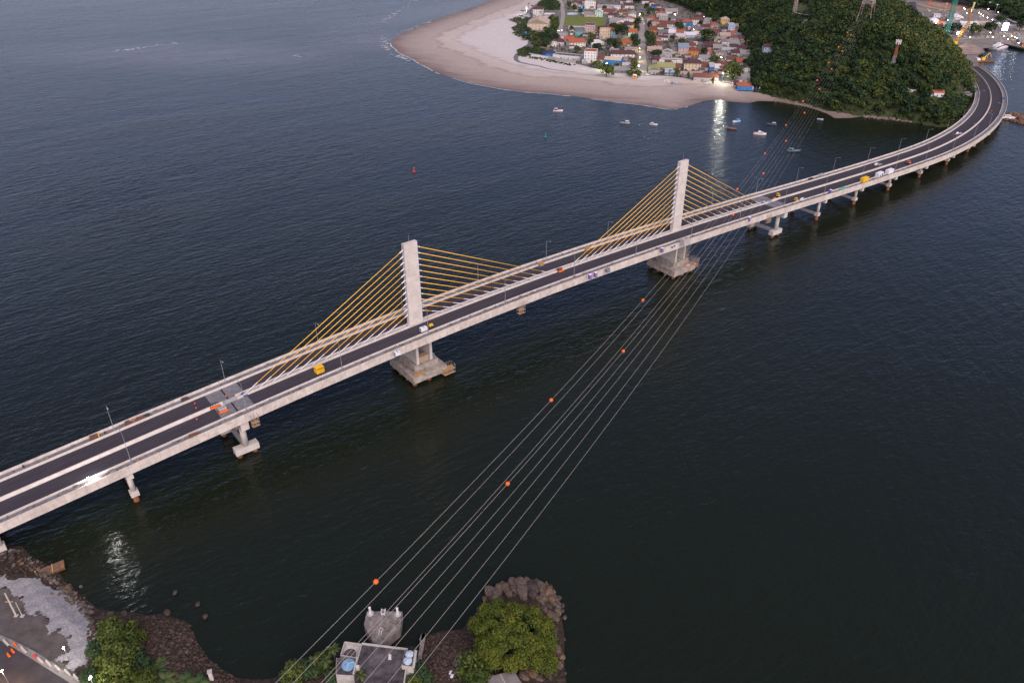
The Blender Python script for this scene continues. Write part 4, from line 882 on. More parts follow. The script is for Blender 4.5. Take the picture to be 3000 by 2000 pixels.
H_('1599,1634,142,158,167,h,nv,b','blue beach house','blue beach house with a dark slate hip roof',yaw=14,dpt=14)
H_('1619,1697,158,165,175,f,dg,w','long white beachfront house','long white beachfront house with dark solar panels on its flat roof',yaw=-24,dpt=12,solar=True)
H_('1711,1744,148,156,185,f,tr,w','three storey white beach house','three storey white beach house with terracotta and grey roof top',yaw=-12)
H_('1746,1783,163,176,184,h,rd,w','brown hip roofed beach house','white beach house with big brown hip roof left of the blue shed')
H_('1770,1816,169,178,191,g,tn,b','blue shed','bright blue shed with pale tan roof by the beach',yaw=-22,cat='shed')
H_('1791,1855,150,161,173,g,dk,w','white house with long maroon roof','white house with long maroon roof at the lower end of the main street')
H_('1831,1866,141,147,154,f,gy,c','cream flat roofed corner house','cream house with grey flat roof on the left corner of the main street')
H_('1787,1812,144,149,155,s,gy,g','grey roof in the dark trees','low grey roofed house in the dark trees left of the maroon roof')
H_('1800,1843,199,209,214,s,gy,g','grey beach bar','open fronted grey beach bar on the sand',cat='bar',lower=('gy',2.2))
H_('1823,1854,185,193,201,s,lg,g','pale bar roof behind the beach bar','pale grey roofed bar behind the beach front bar',cat='bar')
H_('1844,1864,171,179,185,g,dk,w','little maroon roof by the street end','little house with maroon roof at the lower left end of the main street')
# right of the street, lower part
H_('1910,1936,112,119,124,G,tr,w','white gable with terracotta edge','white gabled house with terracotta edge right of the main street')
H_('1909,1936,121,134,146,g,rd,p','brown roofed pink house','pink house with wide brown roof right of the main street')
H_('1897,1938,140,146,158,f,tn,p','pink corner house','pinkish flat roofed house on the right corner of the main street',lower=('tr',2.7))
H_('1939,1958,140,150,155,h,rd,p','rusty hip roof beside the pink corner house','small house with rusty hip roof right of the pink corner house')
H_('1940,1967,151,155,172,G,lg,g','grey gable wall with two dark windows','grey house with a plain gable wall and dark windows')
H_('1965,1987,142,153,163,G,gy,c','cream gabled house with grey roof','cream gabled house with grey roof right of the plain grey gable')
H_('1987,2014,129,143,165,g,bl,p','blue grey roofed balcony house','tall house with blue grey roof and pale balconies')
H_('2008,2038,119,135,140,h,rd,p','brown roof below the wide tree','house with spreading brown roof beside the wide green tree')
H_('2017,2043,141,151,166,h,rd,o','peach balcony house','peach two storey house with brown hip roof and balcony')
H_('2043,2056,143,152,160,g,rd,p','small maroon house left of the round tree','small maroon roofed house left of a round dark tree')
H_('1911,1936,165,178,184,h,dk,p','dark maroon hip roof behind the green building','house with dark maroon hip roof behind the olive green roof')
H_('1934,1995,172,178,186,f,tn,w','low white house with solar panels','low white house with tan roof and a row of solar panels',solar=True,dpt=9)
H_('1900,1931,184,207,218,G,ol,g','olive gabled beach building','pale building with a moss green gable roof at the street end',dpt=18)
H_('1925,1974,186,199,208,g,ol,g','long olive roofed house','long house with moss green roof right of the street end')
H_('1948,1972,203,211,221,f,lg,pb','pale blue fronted beach bar','pale building with light blue sign band facing the beach',cat='bar',lower=('bl',2.8))
H_('1975,1992,188,200,208,g,rd,p','brown roof by the small palm','small brown roofed house between the olive roof and the cream house')
H_('2005,2050,170,189,208,h,dk,c','big cream two storey house','big cream two storey house with maroon hip roof facing the beach')
H_('2034,2082,217,228,238,g,rd,g','long red roofed beach restaurant','long beach restaurant with bright red brown roof',cat='bar')
H_('2080,2102,216,229,239,g,rd,w','right wing of the red restaurant','house with red brown roof at the right end of the long restaurant')
H_('2049,2078,164,177,181,g,gy,w','grey roof with white edge','house with grey roof and white gutter right of the cream house')
H_('2050,2079,183,199,208,g,rd,w','courtyard house with rust roof','house with rust roof around a pale courtyard')
H_('2078,2091,186,199,215,s,lg,b','narrow white roofed blue house','narrow blue house with pale sloping roof')
H_('2090,2111,187,202,212,s,wh,g','white roofed house with red stripe','house with wide white metal roof beside the narrow blue house')
H_('2105,2135,183,193,198,g,rd,p','long brown roof above the big dark one','house with long brown roof left of the grey and orange house')
H_('2111,2139,195,209,215,g,rd,p','big dark brown roof left of the beach tree','house with a big dark brown roof above the lit beach lamp')
H_('2136,2154,183,191,201,g,gy,o','grey roof with orange front','orange fronted house with grey roof above the big beach tree')
H_('2153,2165,190,199,205,f,gy,g','flat grey house above the beach tree','small flat grey house right of the orange front')
H_('2159,2176,170,185,192,g,tr,pb','terracotta roof at the forest edge','house with steep terracotta roof near the forest edge')
H_('2129,2158,167,177,185,g,rd,p','brown roof below the mint houses','house with brown roof below the mint fronted houses')
H_('2144,2171,149,158,168,g,dk,m','mint fronted two storey house','mint fronted house with maroon roof, lower one of two')
H_('2170,2197,149,161,170,g,gy,c','cream house with patched grey roof','cream house with patched grey roof at the forest edge')
H_('2141,2160,132,140,149,g,dk,m','upper mint house','mint fronted house with maroon roof, upper one of two')
H_('2163,2190,127,146,152,g,dk,p','big dark red roof','house with the biggest dark red roof near the forest edge')
H_('2114,2141,140,148,156,f,lg,lv','lavender walled house','lavender grey flat roofed house left of the mint houses')
H_('2098,2126,148,157,168,G,gy,p','pinkish grey gable','pinkish house with weathered grey gable roof above the small palms')
H_('2064,2090,126,136,142,g,dk,w','white windowed maroon house','white house with maroon roof and a row of small arches',lower=('dk',2.5))
H_('2090,2114,127,143,150,g,gy,p','weathered grey double roof','pinkish house with weathered grey double roof right of the row of arches')
H_('2072,2083,147,157,162,g,tr,p','tiny terracotta roof right of the round tree','tiny house with bright terracotta roof right of the round dark tree')
H_('2173,2195,217,230,237,g,gy,g','grey roofed house by the blue restaurant','grey roofed house behind the blue beach restaurant')
H_('2175,2197,193,203,216,G,dk,w','chalet with maroon gable','whitish chalet with steep maroon gable at the foot of the forest')
H_('2150,2163,238,250,257,g,dk,p','purple roof left of the blue restaurant','small purple roofed house left of the blue beach restaurant')
H_('2160,2181,228,238,244,g,gy,g','weathered grey roofs behind the blue restaurant','weathered grey roofs just left behind the blue beach restaurant')
H_('2162,2201,239,254,265,h,tr,b','blue beach restaurant','blue framed beach restaurant with wide terracotta hip roof',cat='bar',dpt=13)
# right of the street, upper part
H_('1908,1930,15,20.5,27,g,dk,bb','vivid blue house','vivid blue house with dark maroon roof near the top of the street')
H_('1904,1932,26,33,38,g,dk,p','maroon roof below the vivid blue house','house with maroon roof just below the vivid blue house')
H_('1901,1920,5,12,18,G,rd,w','white arched roof above the vivid blue house','white walled house with curved roof above the vivid blue house')
H_('1881,1901,-2,5,12,g,dk,w','maroon house at the street top','white and maroon house at the very top of the main street')
H_('1932,1955,25,35,41,g,rd,p','brown roofs right of the vivid blue house','house with dull brown roof right of the vivid blue house')
H_('1925,1949,35,41,49,G,tr,c','cream gable with red roof','cream gabled house with red roof in the upper village')
H_('1950,1983,27,36,43,g,gy,w','white long wall house under the forest','long white wall with grey pitched roof below the forest')
H_('1931,1955,45,50,66,f,lg,g','grey two storey block','grey flat roofed block with dark strip windows',cat='building')
H_('1896,1915,47,56,65,G,tr,p','salmon roofed house','pale house with salmon red roof at the right side of the upper street')
H_('1904,1932,58,67,79,G,tr,p','pinkish gable with terracotta','pinkish gabled house with terracotta and blue roof sides')
H_('1936,1974,63,73,82,g,rd,w','long terracotta roof in the upper village','white house with long terracotta brown roof in the upper village')
H_('1925,1951,74,82,90,g,rd,m','mint porch house','mint porch house with brown roof')
H_('1956,1979,79,83,90,f,lg,w','white terrace with railing','white flat terrace house with a balustrade')
H_('1903,1923,79,89,99,g,rd,o','vivid orange house','vivid orange house with maroon roof by the street tree')
H_('1930,1955,88,99,104,g,dg,p','dark grey big roof','house with broad dark grey roof right of the vivid orange house')
H_('1956,1983,88,98,104,s,wh,g','square white roof','house with a square white sheet roof in the middle of the village')
H_('1983,2006,90,99,105,g,tr,p','terracotta roof beside the square white one','house with terracotta roof right of the square white roof')
H_('2007,2034,93,105,111,s,wh,pb','white roof with blue wall','blue walled house with broad white roof, left of the pair of white roofs')
H_('2034,2060,93,104,110,s,wh,w','white banded roof','white building with a banded white roof, right of the pair of white roofs')
H_('1981,2006,100,109,114,g,lg,p','pale grey roof below the terracotta','house with pale grey roof below the square white one')
H_('1931,1955,106,112,119,g,dk,w','maroon roofed white house behind the pink one','white house with maroon roof behind the white gable')
H_('1999,2026,58,66,76,h,tr,b','bright blue house with terracotta hip roof','bright blue house with terracotta hip roof right of the upper village')
H_('2027,2052,55,61,75,g,rd,w','white house with red roof beside the blue one','white two storey house with red roof right of the bright blue house')
H_('2035,2059,46,54,61,g,dk,w','maroon roof under the forest','house with maroon roof right under the forest edge')
H_('1981,1998,57,66,71,g,rd,c','brown roof left of the bright blue house','house with brown roof left of the bright blue house')
H_('1965,1978,51,57,64,g,dg,w','small white house with slate roof','small white house with slate grey roof right of the grey block')
H_('2027,2053,77,89,95,g,dg,p','dusky roof below the white and red house','dusky brown roofed house below the white two storey one')
H_('2049,2070,35,43,48,G,lg,w','pale gable at the forest edge','pale grey gabled house highest at the forest edge')
H_('2112,2135,52,60,72,h,tn,y','yellow house with tan hip roof','yellow and grey house with tan hip roof at the forest edge')
H_('2082,2102,68,75,86,h,tr,g','orange hip roofed house','grey house with bright orange hip roof')
H_('2053,2076,75,82,92,g,dk,p','pink house with maroon roof','pink house with dull maroon roof left of the orange hip roof')
H_('2095,2108,43,48,53,g,gy,y','little yellow house below the forest','little yellow house with grey roof below the forest')
H_('2114,2130,78,88,96,h,dk,w','maroon hip roof right of the orange one','white house with maroon hip roof right of the orange hip roof')
H_('2133,2150,72,77,96,f,lg,pb','pale blue balcony house','pale blue two storey flat roofed house at the forest edge',lower=('wh',3.))
H_('2149,2161,73,82,94,g,gy,g','grey house right of the pale blue one','narrow grey house right of the pale blue balcony house')
H_('2143,2162,61,66,73,g,lg,m','mint house under the trees','small mint house with pale roof under the forest')
H_('2111,2138,95,107,116,s,tn,p','square beige roof','house with a square beige roof in the right of the village')
H_('2138,2164,104,113,120,G,tr,p','terracotta gable right of the beige roof','house with bright terracotta gable roof right of the square beige roof')
H_('2139,2157,93,101,105,g,tr,p','terracotta roof below the pale blue house','house with terracotta roof below the pale blue balcony house')
H_('2167,2196,106,118,124,g,rd,p','long maroon roof at the forest edge','house with long maroon roof at the forest edge')
H_('2188,2200,121,128,139,g,tr,y','small yellow house at the forest','small yellow house with orange roof at the forest edge')
H_('2163,2196,100,106,110,s,bl,g','blue grey sheet roof','long low shed with blue grey sheet roof at the forest edge',cat='shed')
H_('2115,2133,118,126,139,G,gy,w','white gable with grey roof','white gabled house with grey roof in the right of the village')
H_('2134,2163,119,129,135,g,gy,p','grey roofs right of the white gable','house with jumbled grey roofs right of the white gable')
H_('2093,2111,107,116,123,h,gy,y','round grey roof by the wide tree','yellowish house with rounded grey roof right of the wide tree')
H_('2081,2104,86,98,102,g,rd,p','faded brown roof below the orange hip','house with faded brown roof below the orange hip roof')
H_('2065,2090,53,64,69,g,gy,p','faded roof left of the yellow house','house with faded brownish grey roof left of the yellow house')
# houses on the hill flank
p=on_hill(2252,158); H_('2238,2264,133,142,158,g,dk,pb','bluish house among the hill trees','bluish white house with maroon roof among the trees on the hill flank',zg=p.z,win=True)
p=on_hill(2745,284); H_('2730,2760,266,274,285,g,tr,w','','white house with terracotta roof in the forest above the viaduct',zg=p.z)
p=on_hill(2676,273); H_('2664,2690,266,268,273,f,wh,w','','low white house hidden in the forest left of the terracotta roof',zg=p.z)
t=thing('storage_shed','long pale grey roofed shed at the foot of the hill beside the viaduct','shed',(*G(2812,262,4.5),2.4),math.atan2(G(2795,244,4.5)[1]-G(2830,284,4.5)[1],G(2795,244,4.5)[0]-G(2830,284,4.5)[0]))
ll=(Vector(G(2795,244,4.5))-Vector(G(2830,284,4.5))).length/2
MB().box(-ll,ll,-5,5,0,4.2).build('walls',WM['g'],t); MB().add([(-ll-.4,-5.4,4.2),(ll+.4,-5.4,4.2),(ll+.4,0,5.6),(-ll-.4,0,5.6),(ll+.4,5.4,4.2),(-ll-.4,5.4,4.2)],[(0,1,2,3),(3,2,4,5)]).build('roof',RM['lg'],t); MB().box(-2,2,-5.06,-4.98,0,3.2).build('door',DOOR,t)
# ================================================================ small things on the beach and in the streets
def bt(name,label,cat,px,py,parts,rz=0,z=None,group=None):
    x,y=G(px,py,z if z is not None else VZ); zz=z if z is not None else VZ
    t=thing(name,label,cat,(x,y,zz),rz,group)
    for nm,mb,m in parts: mb.build(nm,m,t)
    return t
hut=[('cabin',MB().box(-1.7,1.7,-1.5,1.5,1.2,3.9),mat('hut_orange',(.85,.28,.02),.6)),('roof',MB().box(-2.1,2.1,-1.9,1.9,3.9,4.1,None,.1,.1).box(-1.9,1.9,-1.7,1.7,4.1,4.7,None,1.,.9),WHP),('window',MB().box(-1.0,1.0,-1.54,-1.48,2.4,3.4),GLS)]
for x in (-1.4,1.4):
    for y in (-1.2,1.2): hut.append(('leg',MB().cyl((x,y,0),(x,y,1.2),.12,.12,8),WOOD))
bt('lifeguard_hut','bright orange lifeguard hut on stilts with white roof on the beach','hut',1859,232,hut,-.2,1.9)
goal=MB()
for a,b in (((-2.4,0,0),(-2.4,0,2.6)),((2.4,0,0),(2.4,0,2.6)),((-2.4,0,2.6),(2.4,0,2.6)),((-2.4,2,0),(-2.4,2,2.2)),((2.4,2,0),(2.4,2,2.2)),((-2.4,0,2.6),(-2.4,2,2.2)),((2.4,0,2.6),(2.4,2,2.2)),((-2.4,2,2.2),(2.4,2,2.2))): goal.cyl(a,b,.12,.12,6)
bt('beach_goal','white metal play frame standing on the sand below the street','play frame',1953,243,[('frame',goal,WHP),('crossbar',MB().cyl((-2.4,.0,1.4),(2.4,.0,1.4),.05,.05,6),WHP)],0,1.9)
for px,py,l,m in ((1969,247,'blue folded umbrella heap on the sand, left one',BLU),(1981,247,'grey umbrella heap on the sand right of the blue one',STEEL)):
    bt('beach_umbrella',l,'umbrella',px,py,[('shade',MB().lathe([(1.5,1.0),(.9,1.6),(.15,2.2)],10),m),('pole',MB().cyl((0,0,0),(0,0,2.3),.05,.05,6),STEEL)],0,1.9)
for px,py,l,m in ((1884,214,'white car parked left of two at the street end',WHP),(1897,221,'white car parked right of two at the street end',WHP),(2069,247,'white car before the red restaurant, left of two',WHP),(2076,247,'white car before the red restaurant, right of two',WHP),(1887,72,'white van driving on the upper main street',WHP)):
    bt('car',l,'car',px,py,car(m),.3 if py>100 else PI/2-.1,VZ+.15 if py<222 else 2.0,'cars in the village')
for px,py,l,m in ((2205,266,'grey upright boat hull by the blue restaurant',STEEL),(2215,266,'blue upright boat hull by the blue restaurant',BLU),(2224,268,'white upright boat hull by the blue restaurant',WHP)):
    bt('upturned_boat',l,'boat',px,py,[('hull',MB().lathe([(.5,0),(1.0,.8),(1.1,2.),(.8,3.2),(.1,4.4)],12,Matrix.Diagonal((1,.45,1,1))),m),('seat',MB().box(-.9,.9,-.55,-.45,1.6,1.75),WOOD)],.2,2.)
bt('water_tank','blue water tank among the dune scrub','tank',1540,100,[('body',MB().lathe([(1.2,0),(1.3,.3),(1.3,2.2),(.8,2.9)],14),mat('tank_vivid',(.02,.2,.65),.5)),('lid',MB().lathe([(.5,2.9),(.5,3.05),(.1,3.1)],12),BLU)])
bt('water_tank','blue pointed tank at the top edge of the football field','tank',1704,28,[('body',MB().lathe([(1.3,0),(1.5,1.4),(.8,4.5),(.2,6.5)],12),mat('tank_sky',(.03,.3,.75),.5)),('base',MB().box(-1.6,1.6,-1.6,1.6,-.3,.1),CONC2)])
bt('canopy_tent','white pointed canopy tent beside the sand spit house','tent',1543,32,[('cloth',MB().add([(-2.5,-2.5,2.4),(2.5,-2.5,2.4),(2.5,2.5,2.4),(-2.5,2.5,2.4),(-1,0,7)],[(0,1,4),(1,2,4),(2,3,4),(3,0,4)]),WHT)]+[('pole',MB().cyl((x,y,0),(x,y,2.4),.08,.08,6),STEEL) for x in(-2.4,2.4) for y in (-2.4,2.4)])
# walls
def wallrun(name,label,pts,h,th,m,z=VZ,cat='wall'):
    a=MB(); cap=MB(); p=[Vector((*G(x,y,z),z-.4)) for x,y in pts]
    for q,r in zip(p,p[1:]):
        u=(r-q).normalized(); n=Vector((-u.y,u.x,0))*th/2
        for mb,z0,z1,k in ((a,0,h+.4,1),(cap,h+.4,h+.5,1.25)):
            vs=[q-n*k,r-n*k,r+n*k,q+n*k]; mb.add([v+Vector((0,0,z0)) for v in vs]+[v+Vector((0,0,z1)) for v in vs],[(3,2,1,0),(4,5,6,7),(0,1,5,4),(1,2,6,5),(2,3,7,6),(3,0,4,7)])
    t=thing(name,label,cat,tuple(p[0])); 
    for mb,nm in ((a,'body'),(cap,'coping')):
        mb.v=[(v[0]-p[0].x,v[1]-p[0].y,v[2]-p[0].z) for v in mb.v]; mb.build(nm,m,t)
wallrun('retaining_wall','grey stone retaining wall below the long white beachfront house',[(1606,172),(1640,179),(1686,187)],2.6,.8,CONC2)
wallrun('garden_wall','pale low garden wall left of the blue beach house',[(1544,159),(1570,164),(1605,170)],1.5,.4,WM['w'])
wallrun('garden_wall','white wall in front of the house with long maroon roof',[(1817,178),(1836,182),(1856,186)],1.8,.4,WM['w'])
wallrun('garden_wall','pink garden wall in front of the big cream house',[(1993,218),(2025,219),(2055,219)],3.2,.4,WM['p'])
wallrun('garden_wall','grey stone wall left of the blue restaurant',[(2114,243),(2135,245),(2150,248)],1.4,.4,CONC2)
wallrun('field_wall','pale blue lit wall along the top of the football field',[(1662,44),(1690,43),(1712,42)],2.6,.4,WM['pb'])
# pebble drain curling over the sand
dr=MB(); dpx=[(1517,158),(1511,168),(1512,176),(1520,182),(1545,188),(1580,194),(1602,201),(1640,207),(1690,212)]
dp_=[Vector((*G(x,y,2.24),2.26)) for x,y in dpx]
for i,(q,r) in enumerate(zip(dp_,dp_[1:])):
    u=(r-q).normalized(); n=Vector((-u.y,u.x,0)); w0=3.0-.3*i; w1=3.0-.3*(i+1); dr.add([q-n*w0,r-n*w1,r+n*w1,q+n*w0],[(0,1,2,3)])
tag(dr.build('stream',mat('stream_bed',(.10,.095,.085),.5,.3,.3,col2=(.19,.17,.15))),kind='structure')
# ================================================================ village trees
PT=[tree_proto('tree','x','tree',4.2,6.6,520,.62,LM,rng,13,rzf=.8),tree_proto('tree','x','tree',4.,6.2,520,.6,fl[1],rng,12,rzf=.8),tree_proto('tree','x','tree',4.4,6.6,520,.62,fl[0],rng,14,rzf=.78),tree_proto('tree','x','tree',4.2,6.2,520,.6,LY,rng,13,rzf=.8)]
TREES=[('1822,117,48,36,0','great round dark tree right of the cream apartment house'),('1731,117,23,17,3','yellowish tree in front of the little terracotta roof'),('1796,88,20,17,2','leafy tree left of the orange house with white gable'),('1866,84,20,26,2','street tree at the left side of the main street, upper one'),('1865,97,17,20,2','street tree at the left side of the main street, second from top'),('1729,138,20,19,0','dark tree between the large terracotta roof and the white terraces'),('1751,162,36,28,0','dark broad tree left of the house with long maroon roof'),('1788,145,32,26,0','dark tree right of the white terraced house'),('1808,143,26,18,2','dark tree left below the terracotta bungalow'),('1858,128,24,24,2','tree beside the terracotta bungalow at the street, upper one'),('1863,143,22,24,2','tree beside the terracotta bungalow at the street, lower one'),('1690,158,22,18,1','green tree behind the long white beachfront house'),('1749,200,30,17,1','green bushy tree in front of the brown hip roofed beach house'),('1806,198,14,10,1','small tree below the blue shed'),('1856,210,26,28,1','green tree at the lower left end of the main street'),('1846,222,30,12,3','flat yellowish tree by the lifeguard hut, left one'),('1868,228,24,18,3','yellow green tree by the lifeguard hut, right one'),('1777,224,46,28,3','big lit yellow green bush tree on the sand below the blue shed'),
('1905,147,24,34,2','tall street tree right of the main street beside the pink house'),('1924,168,32,18,0','round dark tree between the pink corner house and the dark hip roof'),('1995,132,22,14,1','fresh green tree above the blue grey roofed balcony house'),('1982,225,14,20,1','slim tree right of the pale blue fronted bar'),('2016,230,10,14,1','small tree before the pink garden wall'),('2068,121,58,26,1','wide green tree in the middle right of the village'),('2063,165,20,20,0','round dark tree right of the peach balcony house'),('1903,92,14,24,0','dark tree between the pinkish gable and the orange house'),('1902,128,30,30,2','broad street tree below the vivid orange house'),('1969,119,13,12,2','small round tree right of the maroon roofed white house'),('1905,48,22,20,2','tree at the right side of the upper street'),('1989,90,24,20,2','tree left of the bright blue house with terracotta hip roof'),('1893,32,14,18,2','small tree at the very top of the main street'),('1863,20,26,22,0','dark tree at the left top of the main street'),('1959,66,9,11,2','small tree right of the grey two storey block'),('2091,188,30,18,1','green tree left of the big dark brown roof'),('2144,242,56,46,1','biggest beach tree beside the lit lamp'),('2087,248,12,16,1','small tree before the red restaurant wing'),('2184,193,18,16,0','dark tree left of the chalet'),('2093,70,22,20,2','tree left of the yellow house with tan hip roof'),('2052,80,12,16,0','dark tree right of the white two storey house'),('1770,32,12,12,2','tree right of the mint green gabled house'),('1755,90,10,10,2','small tree on the lower edge of the football field'),('1673,94,12,14,0','dark tree at the lower left corner of the football field'),('1617,70,20,20,1','bushy tree beside the sandy lane, upper one'),('1624,88,18,18,1','bushy tree beside the sandy lane, middle one'),('1616,112,30,24,2','dark dune tree left of the bare concrete building'),('1590,122,30,22,0','dark dune tree behind the garden of the blue beach house'),('1568,120,24,18,1','dune tree left of the dark ones'),('1602,138,26,18,2','dark dune tree nearest the blue beach house'),('1575,140,22,16,1','dune tree nearest the sand'),('1630,122,18,18,0','dark dune tree beside the dark purple hip roof'),('1548,96,18,12,1','bush left below the big tan roofed hall'),('1600,100,22,16,1','bush right below the big tan roofed hall'),('1540,118,22,14,2','bush at the sandy tip of the dune scrub'),('1682,34,18,16,3','lit tree at the top edge of the football field'),('1668,26,14,18,2','tree left of the lit garden'),('1700,44,14,14,0','dark tree by the blue pointed tank'),('1880,52,10,13,3','bright yellow green small tree in the upper street')]
pf=[True]*4
for s,lab in TREES:
    px,py,w_,h_,k=[float(q) for q in s.split(',')]; k=int(k); x,y=G(px,py,VZ); q=ppm(x,y); sx=w_/q/8.2; sz=h_/(q*.97)/(6.6 if k in(0,2) else 6.2)
    base=PT[k]
    if pf[k]: base.location=(x,y,VZ); base.scale=(sx,sx,sz); base.rotation_euler=(0,0,R.uniform(0,6)); tag(base,lab,'tree','trees in the village'); pf[k]=False
    else: dup(base,(x,y,VZ),R.uniform(0,6),lab,(sx,sx,sz),'trees in the village')
PA=palm_proto('palm_tree','x',6.5,rng,2.6,13,LP)
for i,(px,py,sc,lab) in enumerate([(1548,26,1.1,'palm tree on the sand, upper left one of two'),(1560,34,1.2,'tall palm tree left of the maroon hip roofed white house'),(1529,48,1.1,'palm tree beside the bright lamp at the sand spit'),(1535,46,1.,'palm tree right of the bright lamp at the sand spit'),(1554,55,1.,'palm tree between the kiosk and the white house'),(1584,53,1.2,'palm tree in front of the white house with maroon hip roof'),(1710,155,1.,'palm tree left of the three storey white beach house'),(1841,184,.9,'palm tree before the house with long maroon roof'),(1951,137,1.,'palm group tree by the cream gabled house, left one'),(1956,138,.9,'palm group tree by the cream gabled house, right one'),(2128,165,.9,'palm tree below the lavender walled house, left one'),(2136,165,.9,'palm tree below the lavender walled house, right one'),(1733,196,.9,'palm tree in front of the three storey white beach house'),(1962,222,.8,'small palm tree right of the pale blue fronted bar')]):
    p=(*G(px,py,VZ),VZ)
    if i==0: PA.location=p; PA.scale=(sc,)*3; tag(PA,lab,'palm tree','palm trees in the village')
    else: dup(PA,p,R.uniform(0,6),lab,(sc,)*3,'palm trees in the village')
V=[];F=[];T=[];off=0
for i in range(2600):
    px=R.uniform(1590,2205); py=R.uniform(2,236)
    if not inpoly(VILPX,px,py) or 1864<px<1898 or (1645<px<1775 and 44<py<90) or 1622<px<1660 and py<104 or (px>2000 and py>222) : continue
    x,y=G(px,py,VZ); rx=R.uniform(.5,1.5); hh=R.uniform(.4,1.6); v,f,t=leaves([(0,0,hh,rx),(rx*.5,0,hh*.8,rx*.7)],16,.55,rng,.5); V.append(v+np.array([x,y,VZ])); F.append(f+off); T.append(t); off+=len(v)
me=npmesh('yard_shrubs',np.concatenate(V),np.concatenate(F),np.concatenate(T)); me.materials.append(LM); tag(link('yard_shrubs',me),'low dark shrubs filling the yards between the village houses','shrubs',kind='stuff')
# ================================================================ lit lamps in the village
def lamp(label,px,py,h,e,z=VZ,col=(1,.93,.72),glow=60,size=.35,group=None,light=True):
    x,y=G(px,py,z); t=thing('lamp_post',label,'lamp',(x,y,z),0,group)
    MB().cyl((0,0,0),(0,0,h),.12,.08,8).build('pole',POLE,t); MB().lathe([(.05,h-.1),(size*.6,h+.1),(size*.6,h+size*.7),(.05,h+size)],10).build('bulb',mat('glow_%d_%s'%(glow,'%02x%02x'%(int(col[1]*255),int(col[2]*255))),col,emit=float(glow)),t)
    if light: plight('lamp_glow',(x,y-1.2,z+h+.3),e,col,.4)
    return t
lamp('bright lit beach lamp on a tall pole left of the biggest beach tree',2115,243,9.,6000,1.9,(1,.97,.78),150,.6)
lamp('bright lit garden lamp above the football field',1685,32,5.,1500,VZ,(1,.98,.85),60,.8)
lamp('lit lamp on the sand spit beside the palms',1529,42,5.,500,VZ,(1,.9,.8),60,.5)
lamp('orange lit lamp left of the white house by the sand',1542,38,2.5,250,VZ,(1,.5,.15),30,.4)
lamp('lit lamp over the street end by the lifeguard hut',1870,211,6.,2200,VZ,(1,.97,.6),40,.55)
lamp('lit lamp over the big bush on the sand',1776,204,6.,2800,VZ,(.9,1,.55),40,.5)
lamp('yellow lit lamp in the lane beside the dune trees',1637,103,5.,900,VZ,(.85,1,.35),50,.4)
lamp('lit lamp by the great round tree',1835,108,5.,700,VZ,(.8,1,.35),40,.4)
lamp('lit lamp at the upper street crossing',1873,56,6.,1500,VZ,(1,.9,.6),60,.5)
lamp('orange lit lamp on the lower main street',1873,152,4.,700,VZ,(1,.75,.2),40,.35)
lamp('yellow lit lamp at the lower main street corner',1874,180,4.,900,VZ,(1,.85,.3),40,.35)
lamp('lit lamp on the brown roofed pink house corner',1935,139,5.,300,VZ,(1,.8,.55),40,.35)
lamp('lit lamp by the grey block in the upper village',1976,53,4.,400,VZ,(1,.95,.9),60,.45)
lamp('lit lamp behind the pair of white roofs',2031,97,4.,300,VZ,(1,.95,.7),40,.35)
lamp('lit lamp by the white two storey house in the upper right village',2061,59,4.,300,VZ,(1,1,.8),40,.35)
lamp('lit sign lamp below the pinkish grey gable',2112,176,2.5,400,VZ,(.85,1,.9),60,.5)
lamp('small lit lamp before the red restaurant',2060,233,3.,300,VZ,(1,.9,.6),40,.35)
lamp('small lit lamp in front of the white long maroon roofed house',1843,168,3.,300,VZ,(1,.95,.9),50,.35)
lamp('lit pink lamp by the long white wall row, below the field',1646,96,3.,100,VZ,(1,.7,.95),30,.25)
lamp('lit lamp at the far top edge of the lane, left one',1655,4,3.,150,VZ,(1,.85,.8),40,.4); lamp('lit lamp at the far top edge of the lane, right one',1671,4,3.,150,VZ,(1,.95,.6),40,.4)
